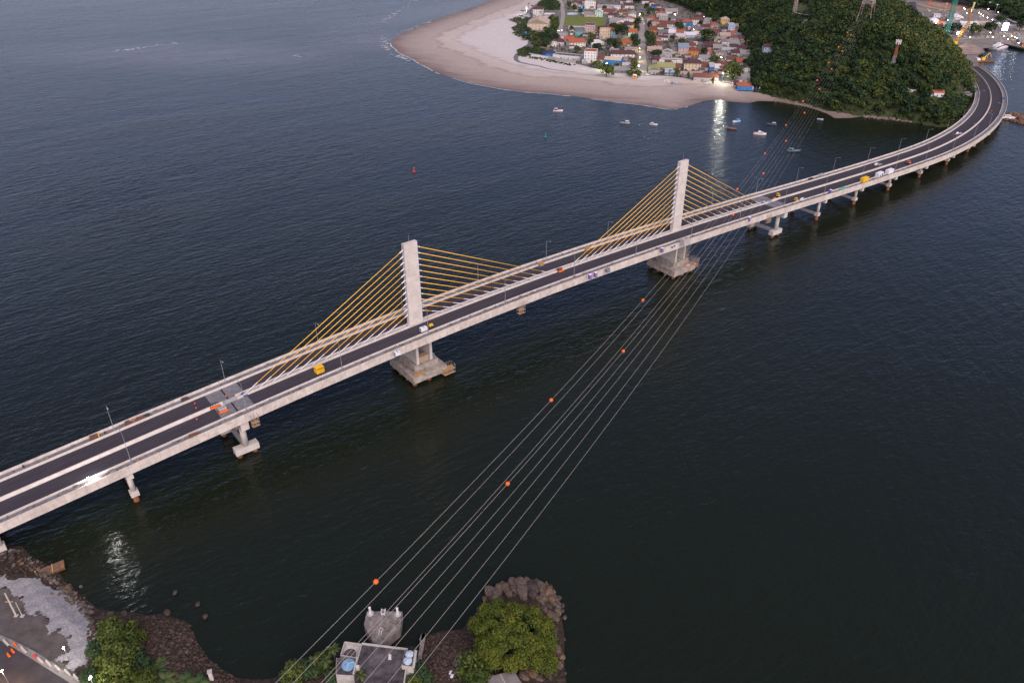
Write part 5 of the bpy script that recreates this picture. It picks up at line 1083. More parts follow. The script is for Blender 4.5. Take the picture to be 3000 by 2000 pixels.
# ================================================================ boats
def boat(label,px,py,L,yaw,hull,inner,kind,cab=WHP,can=WHP,stripe=REDP):
    x,y=G(px,py,.2); t=thing('boat',label,'boat',(x,y,0),yaw,'boats moored off the beach'); W=L*.15; n=9; vs=[];fs=[]
    prof=[]
    for i in range(n):
        u=i/(n-1); xx=-L/2+L*u; b=W*(1-max(0,(u-.45)/.55)**2.2)*(0.82+.18*min(1,u*4)); b=max(b,.04); sh=.75+.55*u**2.2+.12*(1-u)**3
        prof.append((xx,b,sh*L/8))
    for xx,b,sh in prof: vs+=[(xx,-b,sh),(xx,-b*.82,-.3),(xx,b*.82,-.3),(xx,b,sh)]
    for i in range(n-1):
        for j in range(3): fs.append((i*4+j,i*4+j+1,(i+1)*4+j+1,(i+1)*4+j))
    fs+= [(0,1,2,3),((n-1)*4+3,(n-1)*4+2,(n-1)*4+1,(n-1)*4)]
    m=MB(); m.add(vs,fs); m.build('hull',hull,t)
    m=MB(); dv=[];df=[]
    for xx,b,sh in prof: dv+=[(xx,-b*.94,sh-.28*L/8),(xx,b*.94,sh-.28*L/8)]
    for i in range(n-1): df.append((i*2,(i+1)*2,(i+1)*2+1,i*2+1))
    m.add(dv,df); m.build('deck',inner,t)
    m=MB()
    for (a,b_,s_),(c,d,e) in zip(prof,prof[1:]):
        for sg in (-1,1): m.cyl((a,sg*b_,s_),(c,sg*d,e),.07,.07,5)
    m.build('gunwale',stripe,t); k=L/8
    if kind in('cabin','trawler'):
        cx=-L*.22 if kind=='cabin' else L*.2
        m=MB(); m.box(cx-1.1*k,cx+1.1*k,-W*.62,W*.62,.5*k,2.1*k,None,.12,.06); m.build('cabin',cab,t); m=MB(); m.box(cx-1.35*k,cx+1.35*k,-W*.75,W*.75,2.1*k,2.25*k); m.build('roof',can,t)
        m=MB(); m.box(cx-.9*k,cx+.9*k,-W*.64,-W*.6,1.3*k,1.8*k); m.box(cx-.9*k,cx+.9*k,W*.6,W*.64,1.3*k,1.8*k); m.build('window',GLS,t)
        if kind=='trawler':
            m=MB(); m.cyl((0,0,.5),(-.2,0,4.6*k),.07,.05,6); m.cyl((-.1,0,2.6*k),(-2.4*k,0,3.6*k),.05,.04,5); m.cyl((-L*.42,0,.8),(-L*.42,0,2.4*k),.06,.06,6); m.build('mast',STEEL,t); m=MB(); m.box(-L*.47,-L*.36,-W*.5,W*.5,.8*k,1.5*k); m.build('winch',RBOX,t)
    if kind=='canopy':
        cx=-L*.2; m=MB(); m.box(cx-1.4*k,cx+1.4*k,-W*.8,W*.8,2.0*k,2.14*k,None,.15,.1); m.build('canopy',can,t); m=MB()
        for a in (-1.2,1.2):
            for b in (-.7,.7): m.cyl((cx+a*k,W*b,.5*k),(cx+a*k,W*b,2.0*k),.05,.05,5)
        m.build('posts',STEEL,t); m=MB(); m.box(cx-.5*k,cx+.5*k,-W*.4,W*.4,.45*k,1.2*k); m.build('engine_box',inner,t)
    if kind=='yacht':
        m=MB(); m.box(-1.6*k,2.4*k,-W*.68,W*.68,.7*k,1.5*k,None,.5*k,.1); m.build('cabin',cab,t); m=MB(); m.box(-1.3*k,.7*k,-W*.55,W*.55,1.5*k,2.2*k,None,.3*k,.1); m.build('flybridge',cab,t); m=MB(); m.box(-.9*k,1.9*k,-W*.7,-W*.66,1.0*k,1.35*k); m.build('window',GLS,t); m=MB(); m.cyl((-.8*k,0,2.2*k),(-1.2*k,0,4.2*k),.05,.03,5); m.build('antenna',STEEL,t); m=MB(); m.box(-L*.48,-L*.40,-W*.6,W*.6,.9*k,1.5*k); m.build('stern_cover',REDP,t)
    if kind=='canoe':
        m=MB(); 
        for a in (-.3,0,.25): m.box(L*a-.15,L*a+.15,-W*.8,W*.8,.6*k,.68*k)
        m.build('thwarts',WOOD,t)
    return t
NAVY=mat('hull_navy',(.03,.05,.09),.5); GYB=mat('hull_grey',(.2,.24,.3),.5); BRN=mat('hull_brown',(.12,.06,.05),.6); SKY=mat('hull_sky',(.03,.3,.62),.5); PNK=mat('paint_pink',(.6,.25,.25),.5)
boat('white fishing boat with red keel line and blue cabin, leftmost of the moored boats',1635,325,8.6,-.05,WHP,REDP,'cabin',BLU,WHT)
boat('grey fishing trawler with mast, second moored boat from the left',1831,361,8.6,-.22,GYB,CONC2,'trawler',WHP,WHP,GYB)
boat('small white boat with rounded white canopy near the trawler',1915,365,6.6,-.45,WHP,CONC2,'canopy',WHP,WHP,WHP)
boat('blue boat with white hull side and blue canopy',2157,356,8.,PI+.5,WHP,SKY,'canopy',SKY,SKY,SKY)
boat('brown open canoe with pink bow below the blue boat',2144,378,8.,PI-.35,BRN,BRN,'canoe',stripe=PNK)
boat('white motor yacht with red stern cover',2226,393,10.,-.25,WHP,WHP,'yacht')
boat('dark boat with pale flat canopy right of the yacht',2261,366,8.2,PI-.2,NAVY,NAVY,'canopy',NAVY,WHT,GYB)
boat('dark open boat with white gunwale under the power lines, nearest the bridge',2325,444,9.8,-.1,NAVY,BLKP,'canopy',NAVY,TEAL,WHP)
boat('tiny blue and white skiff close to the rocky shore',2403,349,5.,-.4,WHP,BLU,'canoe',stripe=BLU)
boat('red and white boat pulled up on the beach below the village trees',1709,206,7.,.15,WHP,WOOD,'canoe',stripe=REDP).location.z=1.9
def buoy(label,px,py,m):
    t=thing('buoy',label,'buoy',(*G(px,py,0),0)); MB().lathe([(.2,-.3),(.9,-.1),(.9,.5),(.5,.7),(.18,1.2),(.15,2.6)],12).build('float',m,t); MB().lathe([(.05,2.6),(.35,2.7),(.35,3.1),(.03,3.3)],10).build('topmark',m,t)
buoy('green navigation buoy on the open water',1598,402,mat('buoy_green',(.02,.25,.15),.5)); buoy('red navigation buoy on the open water left of the stays',1213,504,REDP)
# ================================================================ port behind the hill
def lattice(name,label,cat,base,h,w0,w1,m,m2=None,bays=12,rz=0.,extra=None):
    t=thing(name,label,cat,base,rz); 
    nb=bays; half=nb//2
    for seg,(i0,i1,mm) in enumerate([(0,half,m),(half,nb,m2 or m)]):
        a=MB()
        for i in range(i0,i1):
            z0=h*i/nb; z1=h*(i+1)/nb; a0=(w0+(w1-w0)*i/nb)/2; a1=(w0+(w1-w0)*(i+1)/nb)/2; r=max(.09,h*.0035)
            c0=[(-a0,-a0,z0),(a0,-a0,z0),(a0,a0,z0),(-a0,a0,z0)]; c1=[(-a1,-a1,z1),(a1,-a1,z1),(a1,a1,z1),(-a1,a1,z1)]
            for k in range(4): a.cyl(c0[k],c1[k],r,r,5); a.cyl(c1[k],c1[(k+1)%4],r*.7,r*.7,4); a.cyl(c0[k],c1[(k+1)%4],r*.6,r*.6,4); a.cyl(c0[(k+1)%4],c1[k],r*.6,r*.6,4)
        a.build('lattice',mm,t)
    for nm,mb,mm in (extra or []): mb.build(nm,mm,t)
    return t
TGR=mat('crane_teal',(.05,.26,.21),.5,.1)
lattice('tower_crane_mast','tall teal lattice crane mast behind the hill','crane',(*G(2764,128,2.6),2.6),62,4.2,4.2,TGR,bays=20,extra=[('top_cap',MB().box(-2.4,2.4,-2.4,2.4,62,63.5,None,.6,.6),TGR)])
CR=mat('crane_orange',(.38,.19,.04),.6,.2)
x,y=G(2795,132,2.6); cb=thing('crawler_crane','orange yellow lattice boom crane with a glaring floodlight beside the teal mast','crane',(x,y,2.6),math.radians(-10))
MB().box(-3,3,-2.4,2.4,1.2,4.2,None,.4,.2).build('cab',YLP,cb); MB().box(-3.4,3.4,-3.,-1.8,0,1.2).box(-3.4,3.4,1.8,3.,0,1.2).build('tracks',BLKP,cb)
def truss(a,b,w,m,name,par,bays=10):
    mb=MB(); a=Vector(a);b=Vector(b); u=(b-a).normalized(); p=u.orthogonal().normalized(); q=u.cross(p)
    c=[(p*i+q*j)*w/2 for i,j in((-1,-1),(1,-1),(1,1),(-1,1))]
    for k in range(bays):
        s=a+(b-a)*k/bays; e=a+(b-a)*(k+1)/bays
        for i in range(4): mb.cyl(s+c[i],e+c[i],.22,.22,5); mb.cyl(s+c[i],e+c[(i+1)%4],.14,.14,4); mb.cyl(e+c[i],e+c[(i+1)%4],.14,.14,4)
    mb.build(name,m,par)
hb=hz(2816,66,x,y)-2.6; truss((0,0,3),(9.5,0,hb),2.6,CR,'boom',cb,12); truss((9.5,0,hb),(6.0,0,hb+16),2.0,CR,'jib',cb,6)
MB().box(-.9,.9,-1.5,-1.1,13.,14.6).build('floodlight',mat('flood_glow',(1,.97,.85),emit=70.),cb); plight('floodlight_glow',(x+2,y-4,18),800,(1,.93,.75),.6)
def bld(name,label,px0,px1,py,h,dp,rm,wm,z=2.6,yaw=-.15,cat='building',gable=True):
    a=Vector(G(px0,py,z)); b=Vector(G(px1,py,z)); w=(b-a).length/2; c=(a+b)/2; t=thing(name,label,cat,(c.x,c.y,z),yaw)
    MB().box(-w,w,0,dp,0,h).build('walls',wm,t); r=dp*.12
    MB().add([(-w-.4,-.4,h),(w+.4,-.4,h),(w+.4,dp/2,h+r),(-w-.4,dp/2,h+r),(w+.4,dp+.4,h),(-w-.4,dp+.4,h)],[(0,1,2,3),(3,2,4,5),(0,3,5),(1,4,2)]).build('roof',rm,t)
    n=max(2,int(w/4))
    for i in range(n): o=link('window',_wm,t); o.location=(-w+2*w*(i+.5)/n,0,h*.4)
bld('warehouse','long white roofed warehouse right of the orange boom crane',2815,2862,82,5,16,RM['wh'],WM['w']); bld('warehouse','white roofed warehouse beside the blue lit screen',2898,2928,83,5,13,RM['wh'],WM['g']); bld('warehouse','pale warehouse just right of the teal mast',2763,2790,84,4.5,12,RM['lg'],WM['c']); bld('depot','pale long yard building behind the warehouse row',2860,2908,78,4,14,RM['tn'],WM['p'])
bld('depot','small pale office at the top of the port yard',2735,2754,52,4,9,RM['lg'],WM['w']); bld('depot','white roofed shed in the port yard',2795,2812,58,3.5,8,RM['wh'],WM['w']); bld('depot','low grey shed row on the port yard',2775,2795,63,3.5,8,RM['gy'],WM['g']); bld('depot','teal grey roofed house at the far forest edge',2902,2922,22,6,12,RM['bl'],WM['g']); bld('depot','grey quay building by the yellow lights, right',2985,3010,130,4,9,RM['bl'],WM['g']); bld('depot','orange striped kiosk at the right frame edge',2994,3012,136,3,6,RM['tr'],WM['o'])
bld('depot','small grey shed at the foot of the hill by the port',2714,2736,88,3.5,9,RM['gy'],WM['lv'])
x,y=G(2732,70,2.6); t=thing('dome_tent','white dome tent in the port yard','tent',(x,y,2.6)); MB().lathe([(9,0),(8.6,2.4),(7,5),(4,7),(.3,8)],18).build('cloth',WHT,t); MB().box(-1.5,1.5,-9.05,-8.5,0,3).build('door',DKB,t)
x,y=G(2753,72,2.6); t=thing('tarp_heap','orange tarpaulin heap beside the dome tent','tarp',(x,y,2.6)); MB().box(-8,8,-3,3,0,4,None,3,1.6).build('cover',ORG,t); MB().box(-6,6,-.3,.3,4.,4.3).build('ridge_weight',DKB,t)
yc=MB(); rc=random.Random(9)
for i in range(420):
    px=rc.uniform(2690,3005); py=rc.uniform(28,135)
    if py>112+max(0,(px-2880))*.2 or proj(*G(px,py,2.6),2.6)[0]<2640+py*1.1: continue
    x,y=G(px,py,2.6); a=rc.uniform(.6,3.2); b_=rc.uniform(.5,1.6); h=rc.uniform(.3,2.2); yc.box(-a,a,-b_,b_,2.55,2.6+h,Matrix.Translation((x,y,0))@Matrix.Rotation(rc.uniform(-.5,.5),4,'Z'),b_*.2,b_*.2)
tag(yc.build('yard_clutter',mat('yard_mix',(.07,.06,.055),.85,.6,.12,col2=(.42,.38,.34))),'heaps of materials and parts scattered over the port yard','clutter',kind='stuff')
# silo like leaning pile rig and poles
for px0,py0,px1,py1,l,m,r in ((2846,33,2856,10,'pale yellow leaning pile boom at the back of the port',mat('boom_pale',(.5,.45,.25),.7),1.6),(2721,16,2726,0,'orange pole on the red earth bank, left',ORG,.5),(2769,26,2774,12,'orange pole on the red earth bank, right',mat('pole_tan',(.5,.3,.16),.7),.5),(2893,30,2899,9,'grey lamp mast at the back of the port, left',STEEL,.5),(2913,40,2919,15,'grey lamp mast at the back of the port, right',STEEL,.5)):
    x,y=G(px0,py0,2.6); h=hz(px1,py1,x,y)-2.6; t=thing('port_mast',l,'mast',(x,y,2.6)); MB().cyl((0,0,0),(1.2,0,h),r,r*.8,8).build('shaft',m,t); MB().box(-.9,2.4,-.6,.6,h,h+1.2,None,.3,.1).build('head',m,t)
# lit screen
x,y=G(2940,96,2.6); t=thing('lit_screen','glaring blue white lit screen in the port yard','screen',(x,y,2.6),-.2); MB().cyl((0,0,0),(0,0,2.),.4,.4,8).build('post',DKB,t); MB().box(-4.2,4.2,-.4,.4,1.6,12.5).build('cabinet',mat('screen_frame',(.01,.05,.4),.5),t); MB().box(-3.2,3.2,-.5,-.41,2.6,11.5).build('panel',mat('screen_glow',(.85,.92,1),emit=7.),t)
for i,(px,py,c) in enumerate([(2821,34,0),(2824,38,1),(2843,42,0),(2865,48,0),(2893,37,0),(2922,46,2),(2773,70,0),(2838,68,1),(2858,75,0),(2872,53,1),(2878,57,2),(2890,63,0),(2904,69,3),(2898,108,2),(2906,121,4),(2938,118,0),(2960,117,4),(2970,121,2),(2975,125,4),(2949,127,3),(2980,138,0),(2838,122,0),(2998,79,0),(2740,80,0),(2829,50,0),(2862,88,0)]):
    col=[(1,.97,.9),(.8,1,.85),(1,.8,.5),(1,.6,1),(1,.85,.3)][c]
    lamp('small lit floodlight on a pole in the port yard',px,py,4.5,150,2.6,col,28,.5,'small floodlights around the port yard',light=False)
# vehicles in the yard
for i,(px,py,l) in enumerate([(2800,48,'white truck parked in the port yard, left of three'),(2807,52,'white truck parked in the port yard, middle of three'),(2814,56,'white truck parked in the port yard, right of three'),(2744,84,'white van at the foot of the hill in the port'),(2800,76,'white van before the pale warehouse'),(2860,96,'white van under the port trees')]):
    bt('truck',l,'truck',px,py,[('box',MB().box(-3,2,-1.2,1.2,1.,3.4),WHP),('cab',MB().box(2.1,3.8,-1.15,1.15,.6,2.6,None,.25,.08),WHP),('windscreen',MB().box(3.6,3.72,-.9,.9,1.6,2.3),GLS)]+[('wheel',MB().cyl((a,b-.15,.5),(a,b+.15,.5),.5,.5,10),BLKP) for a in(-2,2.8) for b in(-1,1)],R.uniform(-.4,.3),2.62)
for s,lab in [('2790,100,44,22,0','dark tree group behind the teal mast'),('2847,106,26,26,1','bare stemmed tree in front of the white warehouse, left'),('2864,104,16,20,1','light tree in front of the white warehouse, right'),('2898,104,30,28,0','round dark tree beside the lit screen'),('2985,92,26,24,0','dark tree at the right frame edge of the port'),('2966,60,26,16,2','shrubby tree behind the diagonal wall'),('2930,66,24,14,2','green tree at the end of the port yard')]:
    px,py,w_,h_,k=[float(q) for q in s.split(',')]; k=int(k); x,y=G(px,py,2.6); q=ppm(x,y); dup(PT[k],(x,y,2.6),R.uniform(0,6),lab,(w_/q/8.2,w_/q/8.2,h_/q/6.4),'trees in the port')
wallrun('quay_wall','pale diagonal wall across the port yard',[(2912,50),(2950,63),(2984,78)],3.,2.2,WM['g'],2.6)
wallrun('quay_wall','dark quay wall edge along the water at the right',[(2923,141),(2941,130),(3001,145)],.3,1.5,DKB,2.3)
sheet('ferry_slab',gp([(2800,142),(2834,122),(2880,145),(2868,160),(2840,160),(2812,160)],2.95),2.95,mat('slab_brown',(.26,.19,.16),.9,.3,.1))
x,y=G(2924,142,0); t=thing('ferry','white ferry moored at the quay','ferry',(x,y,0),.65); MB().box(-13,13,-5,5,-.5,1.8,None,-1,-.5).build('hull',WHP,t); MB().box(-9,5,-3.6,3.6,1.8,4.6,None,.6,.3).build('cabin',WHP,t); MB().box(-8,4,-3.75,-3.62,2.6,3.8).build('window',GLS,t); MB().box(9,14,-3,3,1.8,2.2).build('ramp',PNK,t); MB().box(-4,0,-2,2,4.6,6.8,None,.4,.2).build('wheelhouse',WHP,t)
x,y=G(2880,180,0); t=thing('barge','work barge with yellow excavator beside the viaduct','barge',(x,y,0),.1); MB().box(-11,11,-4,4,-.5,1.3).build('hull',RBOX,t); MB().box(-3,1,-1.6,1.6,1.4,4.2,None,.3,.2).build('cab',YLP,t)
b_=MB(); b_.cyl((0,0,3.5),(5,0,9),.5,.4,6); b_.cyl((5,0,9),(9,0,4),.4,.3,6); b_.build('arm',YLP,t); MB().box(-9,-5,-2,2,1.3,3.6).build('cabin',WHP,t)
# rocky spit and landing stage at the right edge below the viaduct
rb=MB()
for i in range(260):
    px=R.uniform(2928,3030); py=R.uniform(334,364); py=min(py,346+(px-2928)*.25); x,y=G(px,py,0); s=R.uniform(.6,1.9)
    rb.box(x-s,x+s,y-s*.8,y+s*.8,-1,s*.8+.2,None,s*.4,s*.35)
tag(rb.build('rocky_spit',mat('spit_rock',(.11,.055,.035),.9,.4,.3,col2=(.20,.12,.08))),'brown rocky spit at the right edge below the viaduct','rocks',kind='stuff')
bt('work_boat','small white cabin boat at the rocky spit','boat',2952,346,[('hull',MB().box(-5,5,-1.5,1.5,-.2,1.,None,-.4,-.2),WHP),('cabin',MB().box(-3,2,-1.1,1.1,1.,2.6,None,.3,.15),WHP),('window',MB().box(-2.4,1.4,-1.16,-1.08,1.5,2.2),GLS)],-.2,1.2)
# ================================================================ near shore
NEARPX=[(-60,1560),(0,1593),(67,1598),(90,1626),(153,1659),(175,1676),(191,1704),(223,1730),(255,1755),(287,1781),(330,1790),(383,1790),(430,1800),(478,1797),(548,1818),(574,1867),(606,1921),(654,1959),(700,1985),(760,1988),(800,1985),(869,1952),(934,1910),(1000,1892),(1060,1880),(1110,1885),(1160,1893),(1232,1890),(1244,1862),(1297,1845),(1355,1841),(1380,1811),(1412,1765),(1435,1738),(1466,1707),(1520,1688),(1584,1698),(1623,1719),(1642,1765),(1648,1822),(1655,1864),(1653,1918),(1655,1956),(1660,2000),(1800,3200),(-900,3200),(-420,1500)]
NEAR=gp(NEARPX)
def near_z(X,Y):
    d=sdist(NEAR,X,Y); return np.where(d>0,np.minimum(2.6,.33*d)+np.sin(X*.9)*np.cos(Y*1.1)*.12*np.clip(d/3,0,1),np.maximum(-2,.4*d))-.02
ROCKG=mat('shore_rubble',(.016,.011,.009),.9,.5,.8,.25,col2=(.055,.038,.028),bump=.9,bsc=1.6)
me=grid_mesh('near_shore',-230,70,40,215,1.1,near_z,lambda X,Y:sdist(NEAR,X,Y)>-4); me.materials.append(ROCKG); tag(link('near_shore',me),kind='structure')
def nz(x,y): return float(near_z(np.array([[x]]),np.array([[y]]))[0,0])
GR=gp([(-60,1678),(0,1690),(48,1690),(100,1688),(140,1702),(186,1722),(222,1750),(262,1785),(290,1803),(298,1846),(304,1875),(290,1922),(255,1956),(212,1968),(165,1932),(195,1906),(200,1872),(168,1852),(140,1852),(130,1820),(108,1795),(78,1798),(70,1768),(34,1740),(0,1727),(-60,1730)],2.6)
me=grid_mesh('gravel',-190,-60,60,180,.45,lambda X,Y:near_z(X,Y)+.06,lambda X,Y:sdist(GR,X,Y)+1.1*np.sin(X*.9+np.sin(Y*.6)*2)*np.cos(Y*.8+X*.35)+.35*np.sin(X*3.1)*np.sin(Y*2.7)>0); me.materials.append(mat('gravel',(.17,.163,.168),.9,.4,1.7,.2,col2=(.31,.30,.315),bump=.6,bsc=2.2)); tag(link('gravel',me),kind='structure')
LOT=gp([(-400,1690),(-60,1722),(0,1719),(38,1733),(76,1763),(80,1794),(115,1790),(138,1815),(143,1849),(172,1845),(207,1868),(207,1901),(163,1930),(215,1965),(300,2040),(330,2160),(-420,2160)],2.6)
me=grid_mesh('dirt_lot',-230,-50,10,175,.9,lambda X,Y:near_z(X,Y)+.03,lambda X,Y:sdist(LOT,X,Y)>-.8); me.materials.append(mat('dirt_lot',(.06,.052,.05),.9,.35,.25,.2,col2=(.115,.10,.095),bump=.3)); tag(link('dirt_lot',me),kind='structure')
sheet('near_road',gp([(-420,1720),(0,1866),(60,1900),(130,1945),(200,1985),(290,2040),(330,2160),(-420,2160)],2.78),2.78,mat('near_asphalt',(.035,.033,.038),.85,.2,.3,.3,col2=(.055,.05,.055)))
sheet('road_edge',gp([(-60,1838),(0,1858),(40,1875),(100,1905),(160,1943),(220,1985),(270,2020),(290,2040),(270,2040),(200,1996),(130,1952),(60,1908),(0,1874),(-60,1850)],2.86),2.86,mat('kerb_strip',(.20,.19,.185),.9,.2,.5))
# boulders
BK=[mat('boulder_%d'%i,a,.9,.35,1.2,.2,col2=b,bump=.6,bsc=2.) for i,(a,b) in enumerate([((.03,.022,.019),(.085,.064,.053)),((.055,.04,.033),(.15,.115,.09)),((.06,.056,.056),(.17,.155,.15)),((.08,.05,.032),(.17,.115,.07))])]
def rock_mesh(seed):
    bm=bmesh.new(); bmesh.ops.create_icosphere(bm,subdivisions=2,radius=1.); rr=random.Random(seed); ax=[Vector((rr.gauss(0,1),rr.gauss(0,1),rr.gauss(0,1))).normalized() for _ in range(9)]; cut=[rr.uniform(.62,.9) for _ in ax]
    for v in bm.verts:
        for a,c in zip(ax,cut):
            d=v.co.dot(a)
            if d>c: v.co-=a*(d-c)
        v.co*=1+rr.uniform(-.05,.05)
    me=bpy.data.meshes.new('boulder'); bm.to_mesh(me); bm.free(); return me
RMS=[]
for i in range(8):
    m=rock_mesh(i); m.materials.append(BK[i%4]); RMS.append(m)
def boulder(px,py,s,k,lab,grp,flat=.75,z=None,rz=None,el=1.25):
    x,y=G(px,py,1.); zz=nz(x,y) if z is None else z
    o=link('boulder',RMS[k]); o.location=(x,y,max(zz,-.2)+s*.15); o.scale=(s*el,s,s*flat); o.rotation_euler=(R.uniform(-.2,.2),R.uniform(-.2,.2),R.uniform(0,6) if rz is None else rz); tag(o,lab,'boulder',grp); return o
line=[(60,1640),(110,1660),(150,1690),(185,1722),(215,1748),(245,1775),(270,1800)]
for i in range(150):
    k=R.randrange(len(line)-1); a,b=line[k],line[k+1]; t=R.random(); off=R.gauss(0,11)
    boulder(a[0]+(b[0]-a[0])*t-off*.6,a[1]+(b[1]-a[1])*t+off*.8,R.uniform(.3,.8),R.choice([0,1,2,4,6,1,5,3]),'boulder of the grey and tan rock bank between the gravel and the dark water','rock bank beside the gravel')
for i in range(16): boulder(R.uniform(5,60),R.uniform(1605,1650),R.uniform(.5,1.0),R.choice([0,2,6,4]),'boulder of the grey and tan rock bank between the gravel and the dark water','rock bank beside the gravel')
for i in range(46):
    px=R.uniform(270,560); py=R.uniform(1795,1990)
    if not inpoly(NEARPX,px,py): continue
    boulder(px,py,R.uniform(.4,1.1),R.choice([0,4,0,4,1]),'dark boulder among the shore rubble right of the bushes','dark boulders on the rubble shore')
for px,py,s in ((288,1812,1.5),(322,1794,1.3),(362,1794,1.2),(338,1810,1.1),(512,1730,.8),(578,1763,.8),(600,1800,.9),(488,1788,1.)):
    boulder(px,py,s,R.choice([0,4]),'dark boulder standing in the water edge beside the rubble shore','boulders at the water edge',z=.1)
RP_=[(1438,1735,2.6,1.0),(1462,1728,2.2,.3),(1480,1722,1.8,.5),(1506,1712,2.4,.9),(1535,1722,3.0,1.2),(1556,1728,2.6,1.1),(1586,1725,2.2,.7),(1604,1735,2.0,.2),(1530,1748,2.4,.8),(1455,1752,2.2,.4),(1615,1754,1.6,1.0),(1590,1755,1.6,.6),(1578,1762,1.3,1.2),(1603,1776,1.5,1.1),(1630,1770,1.3,1.2),(1607,1800,1.5,1.1),(1625,1805,1.6,1.0),(1595,1790,1.2,1.0),(1638,1790,1.0,.5),(1490,1742,1.9,.9),(1512,1738,2.0,1.1),(1560,1750,1.7,1.0),(1634,1900,1.3,.4),(1645,1918,1.1,.2),(1622,1930,1.2,.6),(1640,1945,1.2,.5),(1560,1985,1.5,1.3),(1535,1990,1.6,1.2),(1580,1995,1.3,1.2),(1605,1985,1.3,1.1),(1545,1972,1.2,1.2),(1420,1750,1.1,.5),(1470,1705,1.,.2),(1545,1698,1.1,.2),(1600,1712,1.1,.3)]
RP=[(px,py,s*.8,a) for px,py,s,a in RP_]+[(px+R.uniform(-9,9),py+R.uniform(-7,7),s*R.uniform(.4,.65),a+R.uniform(-.5,.5)) for px,py,s,a in RP_ for _ in range(2)]
for i,(px,py,s,a) in enumerate(RP): boulder(px,py,s,[1,5,3,1,5,0,1,7][i%8],'tan cracked boulder of the rocky point around the great tree','boulders of the rocky point',.8,rz=a+1.2,el=1.5)
for i in range(50):
    t=R.uniform(-2.6,.7); px=1535+R.uniform(98,120)*math.cos(t); py=1800+R.uniform(95,112)*math.sin(t)
    boulder(px,py,R.uniform(.5,1.1),R.choice([0,1,4,5]),'small boulder at the rim of the rocky point','small boulders around the rocky point',z=.1 if R.random()<.4 else None)
# rubble as stuff
rub=[]
V=[];F=[];off=0
ico=RMS[0]; base=np.array([v.co[:] for v in rock_mesh(55).vertices]); 
bm=bmesh.new(); bmesh.ops.create_icosphere(bm,subdivisions=1,radius=1.); bv=np.array([v.co[:] for v in bm.verts]); bf=np.array([[v.index for v in f.verts] for f in bm.faces]); bm.free()
for i in range(7000):
    k=R.random()
    if k<.5: px,py=R.uniform(260,690),R.uniform(1800,2000)
    elif k<.75: px,py=R.uniform(1230,1400),R.uniform(1840,2000)
    elif k<.9: px,py=R.uniform(0,300),R.uniform(1600,1815)
    else: px,py=R.uniform(1380,1660),R.uniform(1690,2000)
    if not inpoly(NEARPX,px,py): continue
    x,y=G(px,py,1.2)
    if k<.9 and .75<=k and sdist(GR,np.array([x]),np.array([y]))[0]>-.3: continue
    if sdist(LOT,np.array([x]),np.array([y]))[0]>-1: continue
    s=abs(R.gauss(0,.22))+.14; v=bv*(1+NR.uniform(-.25,.25,bv.shape))*np.array([s*R.uniform(.8,1.5),s,s*.6]); a=R.uniform(0,6); c,d_=math.cos(a),math.sin(a)
    v=np.stack([v[:,0]*c-v[:,1]*d_+x,v[:,0]*d_+v[:,1]*c+y,v[:,2]+nz(x,y)+.05],1); V.append(v); F.append(bf+off); off+=len(v)
me=npmesh('rubble',np.concatenate(V),np.concatenate(F)); me.materials.append(mat('rubble_stone',(.022,.015,.012),.9,.5,1.1,.2,col2=(.095,.065,.05))); tag(link('rubble',me),'small brown rubble covering the dark near shore','rubble',kind='stuff')
# wreck
x,y=G(148,1672,.5); t=thing('wrecked_barge','rusty tilted wreck of a small barge on the rock bank','wreck',(x,y,.6),.55); t.rotation_euler=(.15,-.12,.5)
MB().box(-4,4,-1.4,1.4,-.4,.8,None,-.2,-.1).build('hull',mat('wreck_rust',(.17,.085,.045),.9,.4,1.),t); MB().box(-3.6,3.2,-1.1,1.1,.81,.86).build('deck',mat('wreck_deck',(.12,.075,.055),.9),t); MB().box(.8,1.1,-1.4,1.5,.9,1.1).box(-3.9,-3.6,-1.4,1.4,.8,1.4).build('plank',WOOD,t)
# road blocks
rows=[(18,1882,0),(44,1888,1),(70,1903,0),(38,1907,1),(26,1919,1),(103,1922,2),(119,1934,0),(143,1943,0),(170,1958,0),(198,1970,0),(224,1985,0),(247,1997,0)]
for i,(px,py,k) in enumerate(rows):
    lab={0:'whitish concrete road block in the row along the near road edge',1:'orange plastic road barrier on the near road',2:'red plastic road barrier in the row of whitish blocks'}[k]
    x,y=G(px,py,2.9); t=thing('road_barrier',lab,'barrier',(x,y,2.79),-.62,{0:'whitish road blocks',1:'orange road barriers'}.get(k)); m=[mat('block_white',(.46,.43,.38),.8,.2,2.),ORG,REDP][k]; l=1.2 if k==0 else .6
    MB().box(-l,l,-.3,.3,0,.45,None,0,.12).box(-l,l,-.15,.15,.45,.85).build('block',m,t); MB().box(-l*.7,-l*.5,-.34,.34,0,.12).box(l*.5,l*.7,-.34,.34,0,.12).build('feet',DKB,t)
def pole(label,px,py,tx,ty,r,arm=None,name='utility_pole'):
    x,y=G(px,py,2.6); h=hz(tx,ty,x,y)-2.6; t=thing(name,label,'pole',(x,y,2.6)); MB().cyl((0,0,0),(0,0,h),r,r*.7,10).build('shaft',mat('pole_concrete',(.42,.38,.33),.8,.15,1.),t)
    MB().box(-.5,.5,-.5,.5,-.1,.25).build('footing',CONC2,t)
    if arm: MB().box(-1.1,1.1,-.1,.1,h*arm,h*arm+.2).build('crossarm',mat('pole_arm',(.35,.25,.2),.8),t)
    return t,h
pole('thick pale utility pole with a crossarm at the left edge of the lot',48,1803,8,1740,.28,.62); pole('thin pale pole beside the thick utility pole',66,1804,43,1765,.14)
